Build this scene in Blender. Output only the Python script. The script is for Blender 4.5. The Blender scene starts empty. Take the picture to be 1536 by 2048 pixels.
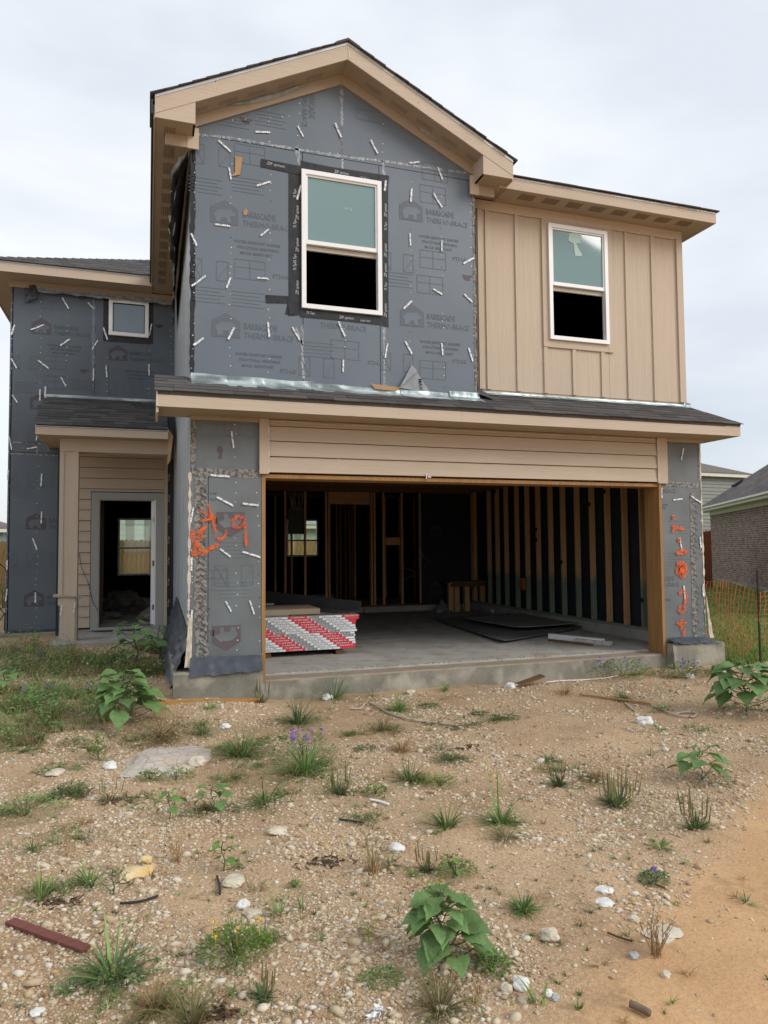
import bpy, math, random
import numpy as np
from mathutils import Vector, Matrix, noise as mn

scene = bpy.context.scene
COL = scene.collection
rnd = random.Random(7)

# ------------------------------------------------------------------ camera
CAM = Vector((-1.229, -7.815, 1.432))
YAW, PITCH, ROLL, FPX = math.radians(18.379), math.radians(2.863), math.radians(-0.493), 1426.3
_f = Vector((math.sin(YAW)*math.cos(PITCH), math.cos(YAW)*math.cos(PITCH), math.sin(PITCH)))
_r = Vector((math.cos(YAW), -math.sin(YAW), 0)); _u = _r.cross(_f)
CR = _r*math.cos(ROLL) + _u*math.sin(ROLL)
CU = -_r*math.sin(ROLL) + _u*math.cos(ROLL)
cd = bpy.data.cameras.new('camera'); cam = bpy.data.objects.new('camera', cd); COL.objects.link(cam)
cd.sensor_fit = 'HORIZONTAL'; cd.sensor_width = 36; cd.lens = 36*FPX/1536
cd.clip_start = 0.05; cd.clip_end = 3000
M = Matrix((CR, CU, -_f)).transposed().to_4x4(); M.translation = CAM
cam.matrix_world = M
scene.camera = cam
scene.view_settings.view_transform = 'Standard'
scene.view_settings.look = 'None'
scene.view_settings.gamma = 1
scene.view_settings.exposure = 0.46
scene.view_settings.use_curve_mapping = False

# ------------------------------------------------------------------ sky and sun (bright overcast)
SUN_EL, SUN_AZ = math.radians(34), math.radians(134)     # azimuth clockwise from +Y
wd = bpy.data.worlds.new('World'); scene.world = wd; wd.use_nodes = True
nt = wd.node_tree; N = nt.nodes; L = nt.links
bg = N['Background']; bg.inputs['Strength'].default_value = 0.1
sky = N.new('ShaderNodeTexSky'); sky.sky_type = 'NISHITA'; sky.sun_disc = False
sky.sun_elevation = SUN_EL; sky.sun_rotation = SUN_AZ; sky.dust_density = 2.0; sky.air_density = 1.0
tc = N.new('ShaderNodeTexCoord')
mp = N.new('ShaderNodeMapping'); mp.inputs['Scale'].default_value = (1.0, 1.0, 2.6)
mp.inputs['Location'].default_value = (0.35, 0.1, 0.2)
nz = N.new('ShaderNodeTexNoise'); nz.inputs['Scale'].default_value = 1.5; nz.inputs['Detail'].default_value = 5
nz.inputs['Roughness'].default_value = 0.52; nz.inputs['Distortion'].default_value = 0.25
ramp = N.new('ShaderNodeValToRGB')
e = ramp.color_ramp.elements
e[0].position = 0.38; e[0].color = (5.7, 6.15, 6.75, 1)
e[1].position = 0.60; e[1].color = (7.5, 7.75, 8.0, 1)
sep = N.new('ShaderNodeSeparateXYZ')
mr = N.new('ShaderNodeMapRange'); mr.inputs['From Min'].default_value = 0.0; mr.inputs['From Max'].default_value = 0.32
mr.inputs['To Min'].default_value = 0.66; mr.inputs['To Max'].default_value = 0.97
mixc = N.new('ShaderNodeMix'); mixc.data_type = 'RGBA'
L.new(tc.outputs['Generated'], mp.inputs['Vector']); L.new(mp.outputs['Vector'], nz.inputs['Vector'])
L.new(nz.outputs['Fac'], ramp.inputs['Fac']); L.new(tc.outputs['Generated'], sep.inputs[0])
L.new(sep.outputs['Z'], mr.inputs['Value']); L.new(mr.outputs[0], mixc.inputs['Factor'])
L.new(sky.outputs['Color'], mixc.inputs['A']); L.new(ramp.outputs['Color'], mixc.inputs['B'])
L.new(mixc.outputs['Result'], bg.inputs['Color'])
sl = bpy.data.lights.new('sun', 'SUN'); sl.energy = 1.55; sl.angle = math.radians(30); sl.color = (1.0, 0.96, 0.90)
so = bpy.data.objects.new('sun', sl); COL.objects.link(so)
sdir = Vector((math.sin(SUN_AZ)*math.cos(SUN_EL), math.cos(SUN_AZ)*math.cos(SUN_EL), math.sin(SUN_EL)))
so.rotation_euler = sdir.to_track_quat('Z', 'Y').to_euler(); so.location = (5, -10, 20)

# ------------------------------------------------------------------ rays through photo pixels -> points in the place
def ray(px, py): return _f + CR*((px-768)/FPX) - CU*((py-1024)/FPX)
def onY(px, py, Y): d = ray(px, py); return CAM + d*((Y-CAM.y)/d.y)
def onX(px, py, X): d = ray(px, py); return CAM + d*((X-CAM.x)/d.x)
def onZ(px, py, Z): d = ray(px, py); return CAM + d*((Z-CAM.z)/d.z)
def sm(a, b, x):
    t = min(1, max(0, (x-a)/(b-a))); return t*t*(3-2*t)
def ground_z(x, y):
    z = -0.215
    z += 0.11*sm(0.3, -0.9, x)*sm(-1.6, -0.1, y)
    z += 0.13*sm(-0.6, -1.4, x)*sm(0.0, 4.5, y)
    z += 0.06*sm(3.5, 5.5, x)*sm(-2.5, -0.2, y)
    z += 0.20*sm(2, 15, y)
    z += 0.03*sm(-1.0, -4.5, y)
    d = math.hypot(x-CAM.x, y-CAM.y)
    if d < 40:
        a = 1-sm(12, 40, d)
        z += a*0.030*mn.noise(Vector((x*0.55, y*0.55, 1.3)))
        z += a*0.024*mn.noise(Vector((x*1.9, y*1.9, 4.1)))
        z += a*0.010*mn.noise(Vector((x*6.1, y*6.1, 8.1)))
    return z
def G(px, py):
    z = -0.2
    for _ in range(12):
        p = onZ(px, py, z); z = ground_z(p.x, p.y)
    if p.y > -0.2 and -0.98 < p.x < 6.15:
        p = onY(px, py, -0.2); z = ground_z(p.x, p.y)
    return Vector((p.x, p.y, z))

# ------------------------------------------------------------------ mesh builder
class MB:
    def __init__(s): s.v = []; s.f = []; s.smooth = False
    def add(s, vs, fs):
        b = len(s.v); s.v += [tuple(v) for v in vs]; s.f += [tuple(i+b for i in f) for f in fs]; return s
    def box(s, x0, x1, y0, y1, z0, z1):
        vs = [(x, y, z) for x in (x0, x1) for y in (y0, y1) for z in (z0, z1)]
        return s.add(vs, [(0,1,3,2),(4,6,7,5),(0,4,5,1),(2,3,7,6),(0,2,6,4),(1,5,7,3)])
    def obox(s, c, ax, ay, az):       # centre and half axes
        c = Vector(c); ax = Vector(ax); ay = Vector(ay); az = Vector(az)
        vs = [c+ax*i+ay*j+az*k for i in (-1,1) for j in (-1,1) for k in (-1,1)]
        return s.add(vs, [(0,1,3,2),(4,6,7,5),(0,4,5,1),(2,3,7,6),(0,2,6,4),(1,5,7,3)])
    def beam(s, a, b, w, h, up=(0,0,1)):
        a = Vector(a); b = Vector(b); d = (b-a); l = d.length/2; d.normalize()
        u = Vector(up); u = (u - d*u.dot(d)).normalized(); r = d.cross(u)
        return s.obox((a+b)/2, d*l, r*w/2, u*h/2)
    def prism(s, poly, a, b, axis='y'):       # poly of 2 coords extruded from a to b along axis
        n = len(poly)
        def P(p, t):
            if axis == 'y': return (p[0], t, p[1])
            if axis == 'x': return (t, p[0], p[1])
            return (p[0], p[1], t)
        vs = [P(p, a) for p in poly] + [P(p, b) for p in poly]
        fs = [tuple(range(n)), tuple(range(2*n-1, n-1, -1))] + [(i, i+n, (i+1)%n+n, (i+1)%n) for i in range(n)]
        return s.add(vs, fs)
    def sheet(s, quad4, t):           # thin slab from 4 corners, thickness along its normal
        q = [Vector(p) for p in quad4]; n = (q[1]-q[0]).cross(q[3]-q[0]).normalized()*t
        return s.add(q+[p+n for p in q], [(3,2,1,0),(4,5,6,7),(0,1,5,4),(1,2,6,5),(2,3,7,6),(3,0,4,7)])
    def tube(s, pts, r, n=6, r2=None):
        pts = [Vector(p) for p in pts]; m = len(pts); rings = []
        for i, p in enumerate(pts):
            d = (pts[min(i+1, m-1)]-pts[max(i-1, 0)]).normalized()
            a = d.orthogonal().normalized(); b = d.cross(a)
            rr = r if r2 is None else r+(r2-r)*i/(m-1)
            rings.append([p+a*math.cos(2*math.pi*k/n)*rr+b*math.sin(2*math.pi*k/n)*rr for k in range(n)])
        vs = [v for ring in rings for v in ring]; fs = []
        for i in range(m-1):
            for k in range(n):
                fs.append((i*n+k, i*n+(k+1)%n, (i+1)*n+(k+1)%n, (i+1)*n+k))
        fs += [tuple(range(n-1, -1, -1)), tuple(range((m-1)*n, m*n))]
        return s.add(vs, fs)
    def ribbon(s, pts, w, y, jitter=0):     # flat stroke on a wall plane (x,z points at depth y)
        L_ = []; R_ = []
        m = len(pts)
        for i, p in enumerate(pts):
            a = Vector(pts[max(i-1, 0)]); b = Vector(pts[min(i+1, m-1)]); d = (b-a).normalized()
            nn = Vector((-d.y, d.x)); ww = (w[i] if isinstance(w, (list, tuple)) else w)/2*(1+jitter*rnd.uniform(-1, 1))
            L_.append((p[0]+nn.x*ww, y, p[1]+nn.y*ww)); R_.append((p[0]-nn.x*ww, y, p[1]-nn.y*ww))
        return s.add(L_+R_, [(i, i+1, m+i+1, m+i) for i in range(m-1)])
    def mesh(s, name='mesh'):
        me = bpy.data.meshes.new(name); me.from_pydata(s.v, [], s.f)
        me.validate(); me.update()
        if s.smooth: me.polygons.foreach_set('use_smooth', [True]*len(me.polygons))
        return me

def mk(name, mb, mat, parent=None, loc=None, rot=None, **kw):
    me = mb.mesh(name) if isinstance(mb, MB) else mb
    if mat is not None and not me.materials: me.materials.append(mat)
    o = bpy.data.objects.new(name, me); COL.objects.link(o)
    if parent is not None: o.parent = parent
    if loc is not None: o.location = loc
    if rot is not None: o.rotation_euler = rot
    for k, v in kw.items(): o[k] = v
    return o
def empty(name, loc=(0,0,0), rz=0, label=None, category=None, group=None):
    o = bpy.data.objects.new(name, None); COL.objects.link(o); o.location = loc; o.rotation_euler = (0,0,rz)
    o.empty_display_size = 0.2
    if label: o['label'] = label
    if category: o['category'] = category
    if group: o['group'] = group
    return o
def thing(name, mb, mat, loc, label, category, group=None, rot=None, local=False):
    """single-mesh thing; geometry in world coordinates is re-centred on loc"""
    if isinstance(mb, MB) and not local:
        l = Vector(loc); mb.v = [tuple(Vector(v)-l) for v in mb.v]
    o = mk(name, mb, mat, None, loc, rot, label=label, category=category)
    if group: o['group'] = group
    return o
def auto_smooth(o): o.data.polygons.foreach_set('use_smooth', [True]*len(o.data.polygons))

# ------------------------------------------------------------------ materials
def newmat(name):
    m = bpy.data.materials.new(name); m.use_nodes = True
    return m, m.node_tree.nodes, m.node_tree.links, m.node_tree.nodes['Principled BSDF']
def mat(name, c1, c2=None, scale=8, rough=0.75, bump=0.0, bscale=None, stretch=(1,1,1), detail=6, spec=0.3,
        metallic=0.0, big=None, bigscale=0.6, contrast=(0.3, 0.7), coords='Object', island=None, objrand=None):
    m, n, l, b = newmat(name)
    b.inputs['Roughness'].default_value = rough; b.inputs['Metallic'].default_value = metallic
    b.inputs['Specular IOR Level'].default_value = spec
    c2 = c2 or tuple(x*0.86 for x in c1)
    t = n.new('ShaderNodeTexCoord'); mp_ = n.new('ShaderNodeMapping'); mp_.inputs['Scale'].default_value = stretch
    l.new(t.outputs[coords], mp_.inputs[0])
    nz_ = n.new('ShaderNodeTexNoise'); nz_.inputs['Scale'].default_value = scale; nz_.inputs['Detail'].default_value = detail
    l.new(mp_.outputs[0], nz_.inputs['Vector'])
    r_ = n.new('ShaderNodeValToRGB'); r_.color_ramp.elements[0].position = contrast[0]; r_.color_ramp.elements[1].position = contrast[1]
    r_.color_ramp.elements[0].color = (*c2, 1); r_.color_ramp.elements[1].color = (*c1, 1)
    l.new(nz_.outputs['Fac'], r_.inputs[0]); out = r_.outputs[0]
    def mult(out, fac_socket, lo, hi):
        mrr = n.new('ShaderNodeMapRange'); mrr.inputs['To Min'].default_value = lo; mrr.inputs['To Max'].default_value = hi
        l.new(fac_socket, mrr.inputs['Value'])
        mx = n.new('ShaderNodeMix'); mx.data_type = 'RGBA'; mx.blend_type = 'MULTIPLY'; mx.inputs['Factor'].default_value = 1
        l.new(out, mx.inputs['A']); l.new(mrr.outputs[0], mx.inputs['B']); return mx.outputs['Result']
    if big:
        nb = n.new('ShaderNodeTexNoise'); nb.inputs['Scale'].default_value = bigscale; nb.inputs['Detail'].default_value = 3
        l.new(t.outputs[coords], nb.inputs['Vector']); out = mult(out, nb.outputs['Fac'], 1-big, 1+big)
    if island:
        gi = n.new('ShaderNodeNewGeometry'); out = mult(out, gi.outputs['Random Per Island'], 1-island, 1+island)
    if objrand:
        oi = n.new('ShaderNodeObjectInfo'); out = mult(out, oi.outputs['Random'], 1-objrand, 1+objrand)
    l.new(out, b.inputs['Base Color'])
    if bump:
        nb2 = n.new('ShaderNodeTexNoise'); nb2.inputs['Scale'].default_value = bscale or scale*4; nb2.inputs['Detail'].default_value = 5
        l.new(mp_.outputs[0], nb2.inputs['Vector'])
        bp = n.new('ShaderNodeBump'); bp.inputs['Strength'].default_value = bump; bp.inputs['Distance'].default_value = 0.01
        l.new(nb2.outputs['Fac'], bp.inputs['Height']); l.new(bp.outputs[0], b.inputs['Normal'])
    return m

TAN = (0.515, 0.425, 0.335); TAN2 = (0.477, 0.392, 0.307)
m_tan = mat('tan_paint', TAN, TAN2, 3, 0.7, 0.45, 16, (0.35, 1, 7), big=0.10, bigscale=0.8)
m_tanv = mat('tan_paint_upright', TAN, TAN2, 3, 0.7, 0.45, 16, (7, 1, 0.35), big=0.10, bigscale=0.8)
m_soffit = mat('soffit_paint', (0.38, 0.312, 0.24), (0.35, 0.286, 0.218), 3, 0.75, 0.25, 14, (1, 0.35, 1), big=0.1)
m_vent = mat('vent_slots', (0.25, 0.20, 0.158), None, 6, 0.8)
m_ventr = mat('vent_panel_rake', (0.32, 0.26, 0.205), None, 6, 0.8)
m_greytrim = mat('grey_trim_paint', (0.36, 0.355, 0.335), (0.33, 0.325, 0.305), 5, 0.7, 0.3, 18, (7, 1, 0.4))
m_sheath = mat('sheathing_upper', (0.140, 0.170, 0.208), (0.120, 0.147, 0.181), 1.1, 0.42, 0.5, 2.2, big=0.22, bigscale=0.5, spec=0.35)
m_sheathw = mat('sheathing_wing_shaded', (0.098, 0.120, 0.147), (0.083, 0.102, 0.126), 1.1, 0.48, 0.4, 2.2, big=0.22, bigscale=0.5, spec=0.3)  # same sheathing darkened, shade on the recessed wing put into the colour
m_sheathl = mat('sheathing_lower', (0.160, 0.180, 0.195), (0.118, 0.131, 0.136), 2.2, 0.45, 0.4, 4, big=0.25, bigscale=0.9, spec=0.35)
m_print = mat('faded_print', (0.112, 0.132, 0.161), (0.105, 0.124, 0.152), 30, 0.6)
m_printw = mat('faded_print_wing', (0.060, 0.072, 0.088), (0.057, 0.068, 0.084), 30, 0.6)  # wing prints darkened to go with the shaded wing sheathing
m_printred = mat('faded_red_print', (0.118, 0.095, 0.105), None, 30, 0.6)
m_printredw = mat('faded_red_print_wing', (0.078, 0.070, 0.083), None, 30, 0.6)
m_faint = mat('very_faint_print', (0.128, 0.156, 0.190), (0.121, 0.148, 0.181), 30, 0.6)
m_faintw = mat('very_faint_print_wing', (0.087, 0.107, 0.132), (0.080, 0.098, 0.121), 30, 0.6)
m_tape = mat('black_tape', (0.013, 0.014, 0.018), (0.026, 0.028, 0.034), 14, 0.5, 0.3, 18, spec=0.3)
m_tapeprint = mat('tape_print', (0.42, 0.44, 0.46), None, 40, 0.5)
m_foil = mat('foil_seam', (0.30, 0.33, 0.36), (0.13, 0.145, 0.165), 26, 0.35, 0.9, 50, (1, 1, 0.5), spec=0.6, contrast=(0.42, 0.6))
m_dirtyseam = mat('dirty_seam', (0.27, 0.255, 0.235), (0.10, 0.098, 0.092), 30, 0.6, 1.0, 60, contrast=(0.4, 0.58))
m_tie = mat('galvanised_tie', (0.72, 0.74, 0.76), (0.3, 0.31, 0.33), 60, 0.4, 0.3, 90, spec=0.6, contrast=(0.42, 0.5))
m_nail = mat('nail_head', (0.7, 0.72, 0.72), None, 10, 0.5)
m_white = mat('white_vinyl', (0.80, 0.81, 0.82), (0.76, 0.77, 0.78), 5, 0.4, spec=0.5)
m_caulk = mat('caulk', (0.62, 0.56, 0.48), (0.5, 0.42, 0.33), 20, 0.6)
m_sidewrap = mat('side_sheathing', (0.46, 0.50, 0.53), (0.24, 0.27, 0.30), 5, 0.4, 0.3, 12, (1, 3, 0.25), spec=0.5, contrast=(0.35, 0.65))
m_plastic = mat('black_plastic', (0.03, 0.036, 0.048), (0.055, 0.062, 0.078), 6, 0.38, 0.3, 10, spec=0.5)
m_flash = mat('galvanised_flashing', (0.40, 0.465, 0.475), (0.15, 0.185, 0.19), 1.8, 0.30, 0.15, 4, (1, 1, 4), metallic=0.25, spec=0.6, contrast=(0.42, 0.56))
m_drip = mat('drip_edge', (0.62, 0.66, 0.70), (0.5, 0.54, 0.58), 5, 0.35, metallic=0.3, spec=0.6)
m_dark = mat('dark_gap', (0.012, 0.012, 0.014), None, 5, 0.9)
m_kraft = mat('kraft_paper', (0.42, 0.27, 0.15), (0.36, 0.22, 0.12), 8, 0.8)
m_orange = mat('orange_spray_paint', (0.80, 0.135, 0.025), (0.62, 0.13, 0.04), 16, 0.55, contrast=(0.3, 0.6))
def speckled(m, lo, hi, scale):
    n = m.node_tree.nodes; l = m.node_tree.links; b = n['Principled BSDF']
    t = n.new('ShaderNodeTexCoord'); z = n.new('ShaderNodeTexNoise'); z.inputs['Scale'].default_value = scale; z.inputs['Detail'].default_value = 8; z.inputs['Roughness'].default_value = .75
    l.new(t.outputs['Object'], z.inputs['Vector']); r_ = n.new('ShaderNodeMapRange'); r_.inputs['From Min'].default_value = lo; r_.inputs['From Max'].default_value = hi
    l.new(z.outputs['Fac'], r_.inputs['Value']); l.new(r_.outputs[0], b.inputs['Alpha'])
speckled(m_orange, .38, .60, 26)
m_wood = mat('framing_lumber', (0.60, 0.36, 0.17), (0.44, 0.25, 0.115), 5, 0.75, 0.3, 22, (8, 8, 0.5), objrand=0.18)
m_woodjamb = mat('jamb_lumber', (0.37, 0.205, 0.08), (0.26, 0.14, 0.055), 4, 0.7, 0.4, 22, (6, 6, 0.4), big=0.15)
m_woodh = mat('lumber_level', (0.58, 0.34, 0.16), (0.42, 0.24, 0.11), 5, 0.75, 0.3, 22, (0.5, 8, 8), objrand=0.15)
m_wooddark = mat('dark_lumber', (0.16, 0.085, 0.04), (0.11, 0.06, 0.03), 5, 0.8, 0.3, 22, (3, 8, 8), objrand=0.2)  # much darker lumber colour, for deep framing and behind lap boards
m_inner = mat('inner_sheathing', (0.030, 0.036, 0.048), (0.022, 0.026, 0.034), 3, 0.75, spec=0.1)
m_void = mat('unlit_interior', (0.008, 0.007, 0.0065), None, 3, 0.9, spec=0.05)  # near-black puts the darkness of the unlit rooms into the colour
m_red = mat('red_end_tape', (0.70, 0.045, 0.07), (0.62, 0.035, 0.055), 8, 0.5)
m_greytape = mat('silver_end_tape', (0.78, 0.80, 0.82), (0.70, 0.72, 0.74), 8, 0.45, spec=0.5)
m_gyp = mat('grey_board_face', (0.30, 0.30, 0.29), (0.22, 0.22, 0.215), 3, 0.85, big=0.2)
m_gypdark = mat('dark_board_face', (0.17, 0.165, 0.155), (0.11, 0.105, 0.10), 3, 0.8, 0.3, 9)
m_ink = mat('black_ink', (0.03, 0.03, 0.035), None, 8, 0.6)
m_paleink = mat('pale_ink', (0.8, 0.74, 0.74), None, 8, 0.6)
m_metalsheet = mat('dull_sheet_metal', (0.12, 0.12, 0.125), (0.075, 0.075, 0.08), 2.5, 0.45, metallic=0.4)
m_shadeshingle = None

def green_wood():
    m, n, l, b = newmat('treated_lumber'); b.inputs['Roughness'].default_value = 0.75
    t = n.new('ShaderNodeTexCoord'); mp_ = n.new('ShaderNodeMapping'); mp_.inputs['Scale'].default_value = (8, 8, 0.5)
    l.new(t.outputs['Object'], mp_.inputs[0])
    nz_ = n.new('ShaderNodeTexNoise'); nz_.inputs['Scale'].default_value = 5; l.new(mp_.outputs[0], nz_.inputs['Vector'])
    r_ = n.new('ShaderNodeValToRGB'); r_.color_ramp.elements[0].color = (0.44, 0.26, 0.125, 1); r_.color_ramp.elements[1].color = (0.60, 0.37, 0.18, 1)
    l.new(nz_.outputs['Fac'], r_.inputs[0])
    s_ = n.new('ShaderNodeSeparateXYZ'); l.new(t.outputs['Object'], s_.inputs[0])
    nz2 = n.new('ShaderNodeTexNoise'); nz2.inputs['Scale'].default_value = 9; l.new(t.outputs['Object'], nz2.inputs['Vector'])
    ad = n.new('ShaderNodeMath'); ad.operation = 'MULTIPLY_ADD'; ad.inputs[1].default_value = 0.35
    l.new(nz2.outputs['Fac'], ad.inputs[0]); l.new(s_.outputs['Z'], ad.inputs[2])
    mr_ = n.new('ShaderNodeMapRange'); mr_.inputs['From Min'].default_value = 0.98; mr_.inputs['From Max'].default_value = 1.14
    mr_.inputs['To Min'].default_value = 0.85; mr_.inputs['To Max'].default_value = 0.0
    l.new(ad.outputs[0], mr_.inputs['Value'])
    mx = n.new('ShaderNodeMix'); mx.data_type = 'RGBA'; l.new(mr_.outputs[0], mx.inputs['Factor'])
    l.new(r_.outputs[0], mx.inputs['A']); mx.inputs['B'].default_value = (0.12, 0.21, 0.16, 1)
    l.new(mx.outputs['Result'], b.inputs['Base Color']); return m
m_greenwood = green_wood()

def concrete(name, c1, c2, dirt):
    m, n, l, b = newmat(name); b.inputs['Roughness'].default_value = 0.85; b.inputs['Specular IOR Level'].default_value = 0.2
    t = n.new('ShaderNodeTexCoord')
    a = n.new('ShaderNodeTexNoise'); a.inputs['Scale'].default_value = 1.6; a.inputs['Detail'].default_value = 8; a.inputs['Roughness'].default_value = 0.65
    l.new(t.outputs['Object'], a.inputs['Vector'])
    r_ = n.new('ShaderNodeValToRGB'); r_.color_ramp.elements[0].position = 0.35; r_.color_ramp.elements[1].position = 0.65
    r_.color_ramp.elements[0].color = (*c2, 1); r_.color_ramp.elements[1].color = (*c1, 1); l.new(a.outputs['Fac'], r_.inputs[0])
    d = n.new('ShaderNodeTexNoise'); d.inputs['Scale'].default_value = 3.5; d.inputs['Detail'].default_value = 6
    l.new(t.outputs['Object'], d.inputs['Vector'])
    dr = n.new('ShaderNodeMapRange'); dr.inputs['From Min'].default_value = 0.5; dr.inputs['From Max'].default_value = 0.68
    dr.inputs['To Min'].default_value = 0; dr.inputs['To Max'].default_value = 0.7; l.new(d.outputs['Fac'], dr.inputs['Value'])
    mx = n.new('ShaderNodeMix'); mx.data_type = 'RGBA'; l.new(dr.outputs[0], mx.inputs['Factor'])
    l.new(r_.outputs[0], mx.inputs['A']); mx.inputs['B'].default_value = (*dirt, 1)
    f_ = n.new('ShaderNodeTexNoise'); f_.inputs['Scale'].default_value = 70; l.new(t.outputs['Object'], f_.inputs['Vector'])
    mr_ = n.new('ShaderNodeMapRange'); mr_.inputs['To Min'].default_value = 0.8; mr_.inputs['To Max'].default_value = 1.2; l.new(f_.outputs['Fac'], mr_.inputs['Value'])
    m2 = n.new('ShaderNodeMix'); m2.data_type = 'RGBA'; m2.blend_type = 'MULTIPLY'; m2.inputs['Factor'].default_value = 1
    l.new(mx.outputs['Result'], m2.inputs['A']); l.new(mr_.outputs[0], m2.inputs['B']); l.new(m2.outputs['Result'], b.inputs['Base Color'])
    bp = n.new('ShaderNodeBump'); bp.inputs['Strength'].default_value = 0.4; bp.inputs['Distance'].default_value = 0.006
    l.new(f_.outputs['Fac'], bp.inputs['Height']); l.new(bp.outputs[0], b.inputs['Normal']); return m
m_slab = concrete('slab_concrete', (0.42, 0.405, 0.375), (0.32, 0.305, 0.28), (0.27, 0.225, 0.175))
m_stem = concrete('foundation_concrete', (0.28, 0.265, 0.22), (0.15, 0.145, 0.115), (0.42, 0.39, 0.32))

def shingle_mat(name, c1, c2, rows=False):
    m, n, l, b = newmat(name); b.inputs['Roughness'].default_value = 0.95; b.inputs['Specular IOR Level'].default_value = 0.15
    t = n.new('ShaderNodeTexCoord')
    a = n.new('ShaderNodeTexNoise'); a.inputs['Scale'].default_value = 190; a.inputs['Detail'].default_value = 2
    l.new(t.outputs['Object'], a.inputs['Vector'])
    r_ = n.new('ShaderNodeValToRGB'); r_.color_ramp.elements[0].position = 0.38; r_.color_ramp.elements[1].position = 0.62
    r_.color_ramp.elements[0].color = (*c2, 1); r_.color_ramp.elements[1].color = (*c1, 1); l.new(a.outputs['Fac'], r_.inputs[0])
    out = r_.outputs[0]
    oi = n.new('ShaderNodeNewGeometry' if rows else 'ShaderNodeObjectInfo')
    mr_ = n.new('ShaderNodeMapRange'); mr_.inputs['To Min'].default_value = 0.72; mr_.inputs['To Max'].default_value = 1.25
    l.new(oi.outputs['Random Per Island' if rows else 'Random'], mr_.inputs['Value'])
    m2 = n.new('ShaderNodeMix'); m2.data_type = 'RGBA'; m2.blend_type = 'MULTIPLY'; m2.inputs['Factor'].default_value = 1
    l.new(out, m2.inputs['A']); l.new(mr_.outputs[0], m2.inputs['B']); l.new(m2.outputs['Result'], b.inputs['Base Color'])
    bp = n.new('ShaderNodeBump'); bp.inputs['Strength'].default_value = 0.5; bp.inputs['Distance'].default_value = 0.004
    l.new(a.outputs['Fac'], bp.inputs['Height']); l.new(bp.outputs[0], b.inputs['Normal']); return m
m_shingle = shingle_mat('asphalt_shingle', (0.115, 0.106, 0.103), (0.05, 0.047, 0.047))
m_shinglerow = shingle_mat('asphalt_shingle_rows', (0.105, 0.10, 0.098), (0.055, 0.052, 0.052), True)
m_shinglefar = shingle_mat('neighbour_shingle', (0.20, 0.175, 0.165), (0.10, 0.09, 0.088), True)

def glass_mat(name, col, rough=0.04):
    m, n, l, b = newmat(name)
    b.inputs['Base Color'].default_value = (*col, 1); b.inputs['Roughness'].default_value = rough
    b.inputs['Specular IOR Level'].default_value = 0.9
    return m
m_glass = glass_mat('coated_glass', (0.155, 0.255, 0.262))  # opaque teal of low-e glass, its reflected sky put into the colour
m_glassblue = glass_mat('coated_glass_small', (0.10, 0.155, 0.205))
m_clear, n_, l_, b_ = newmat('clear_glass')
b_.inputs['Transmission Weight'].default_value = 0.0
_tr = n_.new('ShaderNodeBsdfTransparent'); _gl = n_.new('ShaderNodeBsdfGlossy'); _gl.inputs['Roughness'].default_value = 0.02
_mx = n_.new('ShaderNodeMixShader'); _mx.inputs[0].default_value = 0.06
_tr.inputs[0].default_value = (0.86, 0.93, 0.88, 1)
l_.new(_tr.outputs[0], _mx.inputs[1]); l_.new(_gl.outputs[0], _mx.inputs[2]); l_.new(_mx.outputs[0], n_['Material Output'].inputs[0])

# ------------------------------------------------------------------ flat lettering
_tc = {}
def text_mesh(s, bold=False):
    if (s, bold) in _tc: return _tc[(s, bold)].copy()
    cu = bpy.data.curves.new('lettering', 'FONT'); cu.body = s; cu.size = 1; cu.resolution_u = 1; cu.align_x = 'LEFT'
    if bold: cu.offset = 0.012
    o = bpy.data.objects.new('lettering', cu); COL.objects.link(o)
    dg = bpy.context.evaluated_depsgraph_get()
    me = bpy.data.meshes.new_from_object(o.evaluated_get(dg))
    bpy.data.objects.remove(o); bpy.data.curves.remove(cu)
    me.materials.clear(); _tc[(s, bold)] = me
    return me.copy()
def wall_text(name, s, x, z, y, size, mt, parent, ang=0, width=None, bold=False, flip=1, italic=0):
    me = text_mesh(s, bold)
    xs = [v.co.x for v in me.vertices]; w = max(xs) if xs else 1
    sx = size if width is None else width/w
    ca, sa = math.cos(ang), math.sin(ang)
    for v in me.vertices:
        a = (v.co.x + italic*v.co.y)*sx*flip; b = v.co.y*size
        v.co = (a*ca-b*sa, 0, a*sa+b*ca)
    return mk(name, me, mt, parent, (x, y, z))
_wt = {}
def wt(name, s, x, z, y, size, mt, parent, ang=0, width=None, bold=False, flip=1, italic=0):
    k = (s, size, mt.name, ang, width, bold, flip, italic)
    if k in _wt: return mk(name, _wt[k], mt, parent, (x, y, z))
    o = wall_text(name, s, x, z, y, size, mt, parent, ang, width, bold, flip, italic); _wt[k] = o.data
    return o

# ================================================================== terrain
def axis(lo, hi, a, b, step, g=1.13):
    xs = list(np.arange(a, b, step)); s = step; x = xs[-1]
    while x < hi: s *= g; x += s; xs.append(x)
    s = step; x = a
    while x > lo: s *= g; x -= s; xs.insert(0, x)
    return xs
gx = axis(-700, 700, -6.0, 8.0, 0.055); gy = axis(-500, 900, -6.2, 5.0, 0.055)
tv = [(x, y, ground_z(x, y)) for y in gy for x in gx]; W_ = len(gx)
tf = [(j*W_+i, j*W_+i+1, (j+1)*W_+i+1, (j+1)*W_+i) for j in range(len(gy)-1) for i in range(W_-1)]
tm = bpy.data.meshes.new('ground'); tm.from_pydata(tv, [], tf); tm.update()
tm.polygons.foreach_set('use_smooth', [True]*len(tm.polygons))

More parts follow.
